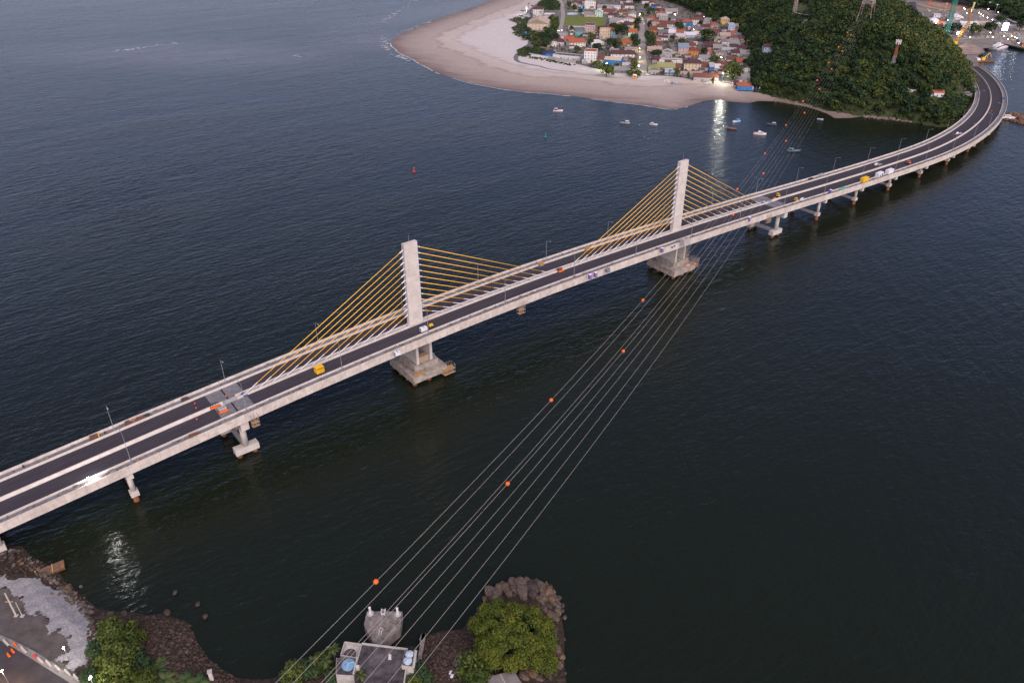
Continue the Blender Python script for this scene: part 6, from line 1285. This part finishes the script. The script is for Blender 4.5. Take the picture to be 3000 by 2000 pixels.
# street lamps of the near road
for lab,px,py,tx,ty,e,col in (('lit white street lamp beside the near road blocks',205,1936,175,1902,420,(1,.98,.95)),('lit orange street lamp at the left frame edge',28,2005,2,1966,1100,(1,.55,.25))):
    x,y=G(px,py,2.6); h=max(4.,hz(tx,ty,x,y)-2.6); t=thing('street_lamp',lab,'street lamp',(x,y,2.6),0); MB().cyl((0,0,0),(0,0,h),.1,.06,8).build('pole',POLE,t); MB().box(-.16,.16,-.3,.3,h,h+.18,None,.04,.04).build('lamp_head',mat('near_glow_%d'%int(col[1]*100),col,emit=30.),t); plight('street_glow',(x,y-.2,2.6+h-.5),e,col,.2)
plight('street_glow',tuple(P3(262,2012,9)),900,(1,.88,.45),.3); x,y=G(285,2030,2.6); t=thing('street_lamp','street lamp below the frame at the road bend','street lamp',(x,y,2.6)); MB().cyl((0,0,0),(0,0,6.5),.1,.06,8).build('pole',POLE,t); MB().box(-.2,.2,-.4,.4,6.4,6.6).build('lamp_head',MATS['near_glow_98'],t)
# bushes at the lower left
LB=leafmat('leaf_bush',(.022,.04,.010),(.048,.07,.014),(.095,.11,.024))
BP=[tree_proto('bush','x','bush',3.4,4.2,1500,.34,LB,rng,16,trunk_r=.12),tree_proto('bush','x','bush',3.2,3.6,1400,.34,LY,rng,15,trunk_r=.12),tree_proto('bush','x','bush',3.0,3.2,1200,.36,LD,rng,14,trunk_r=.12)]
bf_=[True]*3
def bush(k,px,py,w_,label,z=2.2,hs=1.,lm=None):
    x,y=G(px,py,z+1.2); s=w_/ppm(x,y,z)/6.6
    if bf_[k]: o=BP[k]; o.location=(x,y,z); o.scale=(s,s,s*hs); tag(o,label,'bush','bushes on the near shore'); bf_[k]=False
    else: dup(BP[k],(x,y,z),R.uniform(0,6),label,(s,s,s*hs),'bushes on the near shore')
for k,px,py,w_,lab in ((1,312,1850,60,'yellow green bush at the end of the gravel, topmost of the cluster'),(0,350,1868,85,'tall dark green bush right of the gravel end'),(1,392,1880,60,'bright bush at the right side of the lower left cluster'),(2,310,1905,80,'broad bush beside the lower gravel edge'),(0,365,1925,95,'dark bush in the middle of the lower left cluster'),(1,318,1955,75,'yellowish bush above the bottom frame edge, left'),(2,410,1945,70,'soft green bush among the long fronds'),(0,350,1985,90,'bush at the bottom frame edge, middle of the cluster'),(2,270,1985,60,'bush beside the road barrier at the bottom'),(1,420,1990,70,'bush at the bottom frame edge, right of the middle one')): bush(k,px,py,w_,lab)
for k,px,py,w_,lab in ((2,905,1960,75,'bush left of the flat roofed seaside house'),(1,945,1950,70,'yellow green bush beside the pale roof corner'),(0,860,1985,70,'dark bush at the bottom frame edge left of the seaside house'),(2,980,1975,60,'bush under the wall of the seaside house'),(2,1235,1985,75,'green bush at the right wall of the seaside house'),(0,1215,1998,50,'dark bush at the bottom right corner of the seaside house')): bush(k,px,py,w_,lab)
for k,px,py,w_,lab in ((0,1385,1960,90,'dark bush under the left side of the great tree'),(0,1400,1990,80,'dark bush beside the corrugated shed')): bush(k,px,py,w_,lab)
FP=palm_proto('frond_plant','x',.8,rng,3.6,16,LD,'plant'); 
for i,(px,py,s,lab) in enumerate([(455,1965,1.,'long fronded plant right of the bush cluster, upper left one'),(485,1985,1.1,'long fronded plant right of the bush cluster, lower left one'),(470,1940,.8,'long fronded plant at the rubble edge'),(545,1992,1.,'long fronded plant at the bottom frame edge, left of the white post'),(585,1998,1.,'long fronded plant at the bottom frame edge, next to the white post'),(278,1962,.9,'bright fronded plant beside the road railing')]):
    p=(*G(px,py,3),2.2)
    if i==0: FP.location=p; FP.scale=(s,)*3; tag(FP,lab,'plant')
    else: dup(FP,p,R.uniform(0,6),lab,(s,)*3)
for i,(px,py,s,lab) in enumerate([(975,1912,1.,'palm with a ragged crown left of the seaside house, topmost'),(960,1945,.95,'palm left of the seaside house, lower one'),(1062,1985,.9,'palm in front of the seaside house wall'),(920,1935,.8,'small palm at the left of the palm group')]):
    dup(PA,(*G(px,py,6),2.),R.uniform(0,6),lab,(s*.9,)*3,'palms beside the seaside house')
wallrun('guard_rail','dark metal railing running into the bushes',[(262,1958),(300,1985),(335,2012)],1.0,.15,STEEL,2.6)
x,y=G(620,1985,2.); t=thing('stone_post','pale stone post at the bottom frame edge by the rubble','post',(x,y,1.5),.3); MB().box(-.5,.5,-.5,.5,0,3.2,None,.06,.06).build('shaft',CONC,t); MB().box(-.6,.6,-.6,.6,3.2,3.4).build('cap',CONC2,t)
# great tree on the rocky point
x,y=G(1500,1868,7.); gt=thing('great_tree','huge round spreading yellow green tree covering the rocky point','tree',(x,y,2.2))
L_=crown_lumps(13.,11.2,6.0,6.2,130,rng,.18); L_=[(a*(1+.1*math.sin(3*math.atan2(b,a)+1)),b*(1+.1*math.sin(3*math.atan2(b,a)+1)),c,min(r,2.6)) for a,b,c,r in L_][1:]; L_+= [(8.6+R.uniform(-2,2),-8.8+R.uniform(-2,2),5+R.uniform(-1,1.5),2.4) for _ in range(8)]
V,F,ti=leaves(L_,38000,.33,rng,.45); me=npmesh('crown',V,F,ti); me.materials.append(leafmat('leaf_great',(.026,.044,.006),(.060,.080,.010),(.115,.125,.016))); link('crown',me,gt)
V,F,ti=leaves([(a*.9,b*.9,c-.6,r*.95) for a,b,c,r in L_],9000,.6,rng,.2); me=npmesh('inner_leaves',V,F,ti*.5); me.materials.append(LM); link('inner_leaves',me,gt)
trunk_mb(8.,.8,11.,rng,7).build('trunk',mat('bark',(.09,.065,.045),.9),gt)
# corrugated shed at the foot of the tree
def quadthing(name,label,cat,px,z,zb,rm,wm,cor=True):
    p=[P3(a,b,z) for a,b in px]; c=sum(p,Vector())/len(p); t=thing(name,label,cat,(c.x,c.y,zb)); a=MB(); n=len(p); q=[v-Vector((c.x,c.y,zb)) for v in p]; qi=[Vector((v.x*.94,v.y*.94,v.z-.15)) for v in q]
    a.add([Vector((v.x,v.y,-1.5)) for v in qi]+qi,[(i,(i+1)%n,n+(i+1)%n,n+i) for i in range(n)]); a.build('walls',wm,t)
    r=MB(); r.add([v-Vector((0,0,.12)) for v in q]+q,[(i,(i+1)%n,n+(i+1)%n,n+i) for i in range(n)]+[tuple(range(n,2*n)),tuple(range(n-1,-1,-1))]); r.build('roof',rm,t); return t,q
def corr():
    m=bpy.data.materials.new('corrugated'); m.use_nodes=True; N=m.node_tree.nodes; L=m.node_tree.links; b=N['Principled BSDF']; b.inputs['Roughness'].default_value=.7
    g=N.new('ShaderNodeNewGeometry'); w_=N.new('ShaderNodeTexWave'); w_.inputs['Scale'].default_value=.9; w_.inputs['Distortion'].default_value=.4; mp=N.new('ShaderNodeMapping'); mp.inputs['Rotation'].default_value=(0,0,.35); L.new(g.outputs['Position'],mp.inputs[0]); L.new(mp.outputs[0],w_.inputs[0]); n=N.new('ShaderNodeTexNoise'); n.inputs['Scale'].default_value=.5; n.inputs['Detail'].default_value=6; L.new(g.outputs['Position'],n.inputs[0])
    r=N.new('ShaderNodeValToRGB'); r.color_ramp.elements[0].color=(.07,.06,.06,1); r.color_ramp.elements[1].color=(.24,.215,.22,1); mx=N.new('ShaderNodeMath'); mx.operation='MULTIPLY_ADD'; mx.inputs[1].default_value=.3; L.new(w_.outputs['Fac'],mx.inputs[0]); L.new(n.outputs['Fac'],mx.inputs[2]); L.new(mx.outputs[0],r.inputs[0]); L.new(r.outputs[0],b.inputs['Base Color']); return m
COR=corr()
t,q=quadthing('shed','grey corrugated shed at the bottom frame edge under the great tree','shed',[(1422,1983),(1505,1962),(1535,2010),(1450,2045)],4.6,2.4,COR,WM['g'])
MB().add([q[1]*.5+q[0]*.5+Vector((0,0,.03)),q[1]*.5+q[0]*.5+Vector((.25,0,.03)),q[2]*.5+q[3]*.5+Vector((.25,0,.03)),q[2]*.5+q[3]*.5+Vector((0,0,.03))],[(0,1,2,3)]).build('ridge_cap',RM['lg'],t)
# concrete platform in the water
PLC=mat('old_concrete',(.10,.085,.078),.9,.4,.55,.2,col2=(.27,.235,.215),bump=.3,bsc=1.5)
pp=[P3(a,b,3.4) for a,b in ((1075,1789),(1179,1790),(1172,1839),(1116,1888),(1097,1888),(1066,1829))]; c=sum(pp,Vector())/6
pf_=thing('landing_platform','weathered concrete platform with pointed back standing in the water','platform',(c.x,c.y,0)); n=6
MB().add([Vector((v.x-c.x,v.y-c.y,-2)) for v in pp]+[Vector((v.x-c.x,v.y-c.y,3.4)) for v in pp],[((i+1)%n,i,n+i,n+(i+1)%n) for i in range(n)]+[tuple(range(2*n-1,n-1,-1))]).build('slab',PLC,pf_)
pf_.children[0].data.flip_normals() if False else None
MB().path([(.0+.55*math.cos(a),-.8+.55*math.sin(a),3.5) for a in [i*.4-1. for i in range(15)]],.12,6).box(-.5,-.25,-2.6,-1.2,3.4,3.55).box(.1,.35,-2.5,-1.2,3.4,3.55).build('mooring_ring',CONC,pf_)
for px,py,lab in ((1085,1796,'white tapered bollard on the left corner of the platform'),(1165,1798,'white tapered bollard on the right corner of the platform')):
    x,y=G(px,py,3.5); t=thing('bollard',lab,'bollard',(x,y,3.41)); MB().lathe([(1.0,0),(1.0,.3),(.85,.4),(.85,.2)],20).build('base',mat('bollard_base',(.36,.38,.40),.7,.15,2.),t); MB().lathe([(.55,.2),(.36,1.6),(.3,2.4),(.38,2.45),(.38,2.7),(.2,2.85)],16).build('shaft',mat('bollard_white',(.56,.54,.52),.7,.12,2.),t)
x,y=G(1123,1797,3.5); t=thing('ladder','white curved ladder rails at the front edge of the platform','ladder',(x,y,3.4)); a=MB()
for sx in (-.5,.5): a.path([(sx,-.4,0),(sx,-.3,1.0),(sx,.4,1.5),(sx,1.1,1.1),(sx,1.2,-3.)],.09,6)
a.build('rails',WHT,t); b=MB()
for i in range(9): b.cyl((-.5,1.18,.6-i*.4),(.5,1.18,.6-i*.4),.05,.05,5)
for i in range(4): b.cyl((-.5,-.36,.2+i*.2),(.5,-.36,.2+i*.2),.05,.05,5)
b.build('rungs',WHT,t)
# seaside house
RF=6.6
def rp(a,b,z=RF): return P3(a,b,z)
sh0=rp(1100,1950); SHO=Vector((sh0.x,sh0.y,0)); shh=thing('seaside_house','dark flat roofed seaside house with pale parapets and roof tanks','house',tuple(SHO))
ROOFD=mat('roof_stained',(.022,.019,.020),.9,.6,.35,.2,col2=(.12,.105,.11)); PWALL=mat('parapet_pale',(.40,.375,.35),.85,.2,.9)
def prism(mb,pts,z0,z1):
    n=len(pts); q=[Vector((p.x-SHO.x,p.y-SHO.y,0)) for p in pts]
    return mb.add([v+Vector((0,0,z0)) for v in q]+[v+Vector((0,0,z1)) for v in q],[(i,(i+1)%n,n+(i+1)%n,n+i) for i in range(n)]+[tuple(range(n,2*n)),tuple(range(n-1,-1,-1))])
main=[rp(1060,1886),rp(1195,1903),rp(1184,2000),rp(1175,2090),rp(1030,2090),rp(1046,1990),rp(1050,1930)]
prism(MB(),main,-1,RF-.03).build('walls',PWALL,shh); prism(MB(),main,RF-.02,RF+.02).build('roof',ROOFD,shh)
def para(pts,h,th,z,m,nm):
    mb=MB()
    for a,b in zip(pts,pts[1:]):
        a=a-SHO;b=b-SHO; u=(b-a); u.z=0; u.normalize(); n=Vector((-u.y,u.x,0))*th/2; vs=[]
        for zz in (z,z+h): vs+=[Vector((*(a-n).xy,zz)),Vector((*(b-n).xy,zz)),Vector((*(b+n).xy,zz)),Vector((*(a+n).xy,zz))]
        mb.add(vs,[(3,2,1,0),(4,5,6,7),(0,1,5,4),(1,2,6,5),(2,3,7,6),(3,0,4,7)])
    return mb.build(nm,m,shh)
para([rp(1060,1886),rp(1195,1903)],.55,.28,RF+.02,PWALL,'parapet'); para([rp(1195,1920),rp(1184,2000)],.5,.28,RF+.02,PWALL,'parapet')
# left light well with round opening
well=[rp(1010,1879),rp(1060,1886),rp(1049,1927),rp(998,1918)]; prism(MB(),well,-1,RF-1.2).build('left_wing',PWALL,shh); para(well+[well[0]],1.3,.22,RF-1.2,PWALL,'wing_parapet')
wc=rp(1025,1915,RF-1.2)-SHO; MB().lathe([(1.7,0),(1.7,.05)],24,Matrix.Translation((wc.x,wc.y,RF-1.2))).build('round_opening',ROOFD,shh)
lb=[rp(985,1926,RF+.5),rp(1048,1931,RF+.5),rp(1036,1978,RF+.5),rp(984,1975,RF+.5)]; prism(MB(),lb,-1,RF+.5).build('tank_block',PWALL,shh); prism(MB(),[v*.96+(sum(lb,Vector())/4)*.04 for v in lb],RF+.51,RF+.54).build('block_roof',ROOFD,shh)
para([rp(1048,1929,RF+.5),rp(1036,1976,RF+.5)],.9,.35,RF+.5,PWALL,'fin_wall')
wv=rp(1009,1990,2)-SHO; MB().box(wv.x-.9,wv.x+.9,wv.y-.6,wv.y+.6,2.2,3.4).build('window',DKB,shh)
rbk=[rp(1186,1905,RF+1.6),rp(1219,1909,RF+1.6),rp(1210,1952,RF+1.6),rp(1176,1948,RF+1.6)]; prism(MB(),rbk,-1,RF+1.6).build('stair_block',PWALL,shh); prism(MB(),[v*.95+(sum(rbk,Vector())/4)*.05 for v in rbk],RF+1.61,RF+1.64).build('stair_roof',ROOFD,shh)
dv=rp(1183,1956,RF)-SHO; MB().box(dv.x-.4,dv.x+.4,dv.y-.1,dv.y+.1,RF,RF+1.5).build('door',DKB,shh)
para([rp(1219,1908,RF+1.6),rp(1212,1955,RF+1.6)],.7,.6,RF+1.6,PWALL,'fin_wall')
for px,py,w_ in ((1143,1922,.45),(1049,1954,.6)):
    v=rp(px,py)-SHO; MB().box(v.x-w_,v.x+w_,v.y-1.0,v.y+.6,RF+.02,RF+1.3,None,.25,.7).build('chimney',PWALL,shh)
def tank(label,px,py,r,h,m,z):
    x,y=G(px,py,z); t=thing('water_tank',label,'tank',(x,y,z)); MB().lathe([(r*.92,0),(r,.2),(r,h),(r*.96,h+.1),(r*.3,h+.32),(.02,h+.36)],28).build('body',m,t)
    b=MB()
    for i in range(3): a=2.1*i+.4; b.cyl((0,0,h+.38),(r*.96*math.cos(a),r*.96*math.sin(a),h+.13),.05,.05,5)
    b.build('lid_straps',WHT,t)
TB=mat('tank_faded_blue',(.15,.29,.42),.6,.2,1.5); TL=mat('tank_pale_blue',(.36,.45,.54),.6,.2,2.)
tank('big faded blue roof tank on the left block of the seaside house',1021,1949,1.75,.6,TB,RF+.55); tank('pale blue roof tank on the right stair block, upper one',1200,1918,1.1,.5,TL,RF+1.65); tank('pale blue roof tank on the right stair block, lower one',1195,1937,1.15,.5,TL,RF+1.65)
wallrun('sea_wall','low mossy sea wall behind the platform',[(1235,1885),(1243,1865),(1232,1930),(1226,1990)],1.6,.9,PLC,.6)
x,y=G(1340,1940,2.5); t=thing('timber_stack','stack of pale sticks lying between the rubble and the great tree','sticks',(x,y,2.5),1.25)
a=MB()
for i in range(16): yy=R.uniform(-.9,.9); xx=R.uniform(-1,1); a.cyl((xx-3.5,yy,.1+.02*i),(xx+3.2,yy+R.uniform(-.5,.5),.15+.02*i),.06,.05,5)
a.build('sticks',mat('driftwood',(.22,.19,.18),.9),t); MB().box(-4.8,-3.9,-.6,.1,.0,.5).box(-4.2,-3.,.3,.8,0,.4).build('scrap',WHP,t)
# ================================================================ power lines
tb=on_hill(2531,72)
def steel_tower():
    RW=mat('tower_red',(.30,.17,.14),.6,.2,.3); WW=mat('tower_white',(.42,.40,.40),.6)
    t=thing('transmission_tower','red and white lattice transmission tower on top of the wooded hill','tower',(tb.x,tb.y,tb.z-1),math.radians(-35))
    hh=52; w0,w1=13.,3.2
    def at(i,n=16): z=hh*i/n; a=(w0+(w1-w0)*(i/n))/2; return z,a
    for i in range(16):
        z0,a0=at(i); z1,a1=at(i+1); m=MB(); c0=[(-a0,-a0,z0),(a0,-a0,z0),(a0,a0,z0),(-a0,a0,z0)]; c1=[(-a1,-a1,z1),(a1,-a1,z1),(a1,a1,z1),(-a1,a1,z1)]
        for k in range(4):
            m.cyl(c0[k],c1[k],.24,.24,6)
            if i>=6: m.cyl(c0[k],c1[(k+1)%4],.14,.14,4); m.cyl(c0[(k+1)%4],c1[k],.14,.14,4)
            if i in(5,6): m.cyl(c1[k],c1[(k+1)%4],.25,.25,5)
            if i==5:
                mid=Vector(c1[k])*.5+Vector(c1[(k+1)%4])*.5; m.cyl(c0[k],Vector(c1[k])*.55+mid*.45,.2,.2,5); m.cyl(c0[(k+1)%4],Vector(c1[(k+1)%4])*.55+mid*.45,.2,.2,5); 
            if i in (7,): pass
        m.build('leg_section',RW if (i//3)%2 else WW,t)
    for z in (34,41,48):
        m=MB(); m.box(-8,8,-.5,.5,z,z+.8); m.build('crossarm',WW,t)
    return t
steel_tower()
XS=[(808,1152,2226,2364,None),(859,1193,2236,2371,1),(942,1259,2252,2379,1),(959,1271,2264,2389,None),(1015,1320,2275,2397,1),(1068,1361,2287,2406,1),(1137,1417,2300,2415,1),(1198,1468,2315,2424,1)]
CB=mat('cable_alu',(.36,.32,.31),.5,.05,1.,.5)
CUR=[]
names=['leftmost','second','third','fourth','fifth','sixth','seventh','rightmost']
for i,(a,b,c,d,_) in enumerate(XS):
    zA=55+ (0 if i in(0,3) else -4)
    A=Vector((*G(a,2000,zA),0)); Bp=Vector((*G(d,280,50+(0 if i in(0,3) else -3)),0)); u=(Bp-A); LN=u.length; u/=LN; ob=[]
    for px,py in ((a,2000),(b,1650),(c,470),(d,280)):
        r=ray(px,py); M=np.array([[r[0],-u.x],[r[1],-u.y]]); kk,s=np.linalg.solve(M,np.array([A.x,A.y])); ob.append((s,H+r[2]*kk))
    co_=np.polyfit([o[0] for o in ob],[o[1] for o in ob],2)
    s1=(Vector((tb.x,tb.y,0))-A).dot(u)-3
    ss=np.linspace(-70,s1,90); pts=[Vector((A.x+u.x*s,A.y+u.y*s,float(np.polyval(co_,s)))) for s in ss]
    m=MB(); o0=pts[0].copy()
    for p,q in zip(pts,pts[1:]): rr_=.042-.024*min(1,max(0,(p.y-250)/250)); m.cyl(p-o0,q-o0,rr_,rr_,5,False)
    o=m.build('power_cable',CB); o.location=o0; tag(o,'%s of the eight pale power cables crossing the water, counted from the left'%names[i],'cable','power cables over the water'); CUR.append((A,u,co_))
def ball(i,px,py,lab,first=[None]):
    A,u,co_=CUR[i]; r=ray(px,py); M=np.array([[r[0],-u.x],[r[1],-u.y]]); kk,s=np.linalg.solve(M,np.array([A.x,A.y])); p=Vector((A.x+u.x*s,A.y+u.y*s,float(np.polyval(co_,s))))
    if first[0] is None:
        t=thing('marker_ball',lab,'marker ball',p,0,'orange marker balls on the cables'); MB().lathe([(.05,-.62),(.3,-.55),(.5,-.36),(.6,-.12),(.62,.0)],18).build('lower_half',ORG,t,True); MB().lathe([(.62,.02),(.6,.14),(.5,.38),(.3,.57),(.05,.64)],18).build('upper_half',ORG,t,True); MB().lathe([(.64,-.03),(.64,.05)],18).build('seam_band',RBOX,t); MB().cyl((-.75,0,0),(.75,0,0),.1,.1,6).build('clamp',DKB,t); first[0]=t
    else: dup(first[0],p,R.uniform(0,3),lab,group='orange marker balls on the cables')
for i,px,py,lab in ((0,1101,1702,'nearest orange marker ball, on the leftmost cable above the platform'),(3,1487,1406,'orange marker ball on the fourth cable, nearest one of that cable'),(0,1615,1164,'orange marker ball on the leftmost cable, second up from the nearest'),(3,1827,1015,'orange marker ball on the fourth cable, second up'),(0,1884,873,'orange marker ball on the leftmost cable left of the right pylon pier'),(3,2047,687,'orange marker ball before the near girder right of the right pylon'),(0,2160,553,'orange marker ball beside the topmost right stay'),(3,2149,622,'orange marker ball in front of the right stays'),(0,2241,450,'orange marker ball on the leftmost cable over the water beyond the bridge'),(3,2237,505,'orange marker ball on the fourth cable just beyond the bridge'),(3,2303,410,'orange marker ball on the fourth cable below the yacht'),(0,2303,365,'orange marker ball on the leftmost cable between the two moored boats'),(3,2357,330,'orange marker ball on the fourth cable near the shore'),(0,2353,293,'orange marker ball on the leftmost cable at the rocky beach'),(3,2400,264,'orange marker ball on the fourth cable in front of the lower forest'),(0,2395,230,'orange marker ball on the leftmost cable in front of the lower forest'),(3,2436,203,'orange marker ball on the fourth cable in the middle of the forest'),(0,2430,173,'orange marker ball on the leftmost cable in the middle of the forest'),(3,2467,148,'orange marker ball on the fourth cable in the upper forest'),(0,2460,121,'orange marker ball on the leftmost cable in the upper forest'),(3,2494,98,'orange marker ball on the fourth cable left of the tower foot'),(0,2488,70,'highest orange marker ball on the leftmost cable')): ball(i,px,py,lab)
# telecom mast and striped mast on the hill
p=on_hill(2614,196); hh=hz(2638,118,p.x,p.y)-p.z
TR=mat('mast_orange',(.42,.13,.06),.6,.2); TW=mat('mast_white',(.5,.49,.5),.6)
ex=[('platform',MB().lathe([(2.2,hh-.5),(2.2,hh-.2),(.4,hh-.1)],12),TR)]
for i in range(6): a=i*1.05; ex.append(('antenna',MB().box(2.0*math.cos(a)-.3,2.0*math.cos(a)+.3,2.0*math.sin(a)-.25,2.0*math.sin(a)+.25,hh-1.5,hh+2.2),WHP))
ex.append(('spike',MB().cyl((0,0,hh),(0,0,hh+4),.12,.05,6),TR))
lattice('telecom_mast','slim white and orange telecom mast with antennas among the hill trees','mast',(p.x,p.y,p.z-2),hh,2.8,1.1,TW,TR,14,.3,ex)
p=on_hill(2326,44); hh=34
lattice('radio_mast','white and rust lattice mast at the hill clearing, cut by the top frame edge','mast',(p.x,p.y,p.z-1),hh,3.2,2.6,TW,TR,12,.2,[('ladder',MB().box(-.3,.3,-1.7,-1.5,0,hh),TR)])
# clearing on the hill
cl=MB(); ps=[on_hill(a,b) for a,b in CLEAR]; cl.add([v+Vector((0,0,.8)) for v in ps],[tuple(range(len(ps)))]); tag(cl.build('hill_clearing',mat('clearing_grass',(.05,.06,.025),.95,.3,.15,col2=(.10,.105,.05))),kind='structure')
for k,(L_,w_) in enumerate((([(2326,40),(2345,46),(2372,50)],2.2),([(2347,79),(2360,70),(2372,62)],3.4),([(2377,100),(2386,110),(2398,122)],3.))):
    ps=[on_hill(a,b)+Vector((0,0,1.6)) for a,b in L_]; m=MB()
    for a,b in zip(ps,ps[1:]):
        u=(b-a).normalized(); n=Vector((-u.y,u.x,0)).normalized()*w_; m.add([a-n,b-n,b+n,a+n],[(0,1,2,3)])
    tag(m.build('hill_road',MATS['street']),kind='structure')
# rocks and sand at the foot of the hill
V=[];F=[];off=0
for i in range(900):
    t=R.random(); px=2270+t*280; py=286+t*46+R.uniform(-10,8)
    if R.random()<.35: t=R.random(); px=2530+t*250; py=338+t*26+R.uniform(-5,3)
    x,y=G(px,py,1); s=abs(R.gauss(0,.5))+.35; v=bv*(1+NR.uniform(-.25,.25,bv.shape))*np.array([s*1.4,s,s*.7]); V.append(v+np.array([x,y,max(.2,float(beach_z(np.array([[x]]),np.array([[y]]))[0,0]))])); F.append(bf+off); off+=len(bv); SDC.clear()
me=npmesh('shore_rocks',np.concatenate(V),np.concatenate(F)); me.materials.append(mat('shore_rock',(.09,.065,.055),.9,.4,.5,col2=(.22,.17,.145))); tag(link('shore_rocks',me),'small rocks along the foot of the wooded hill','rocks',kind='stuff')
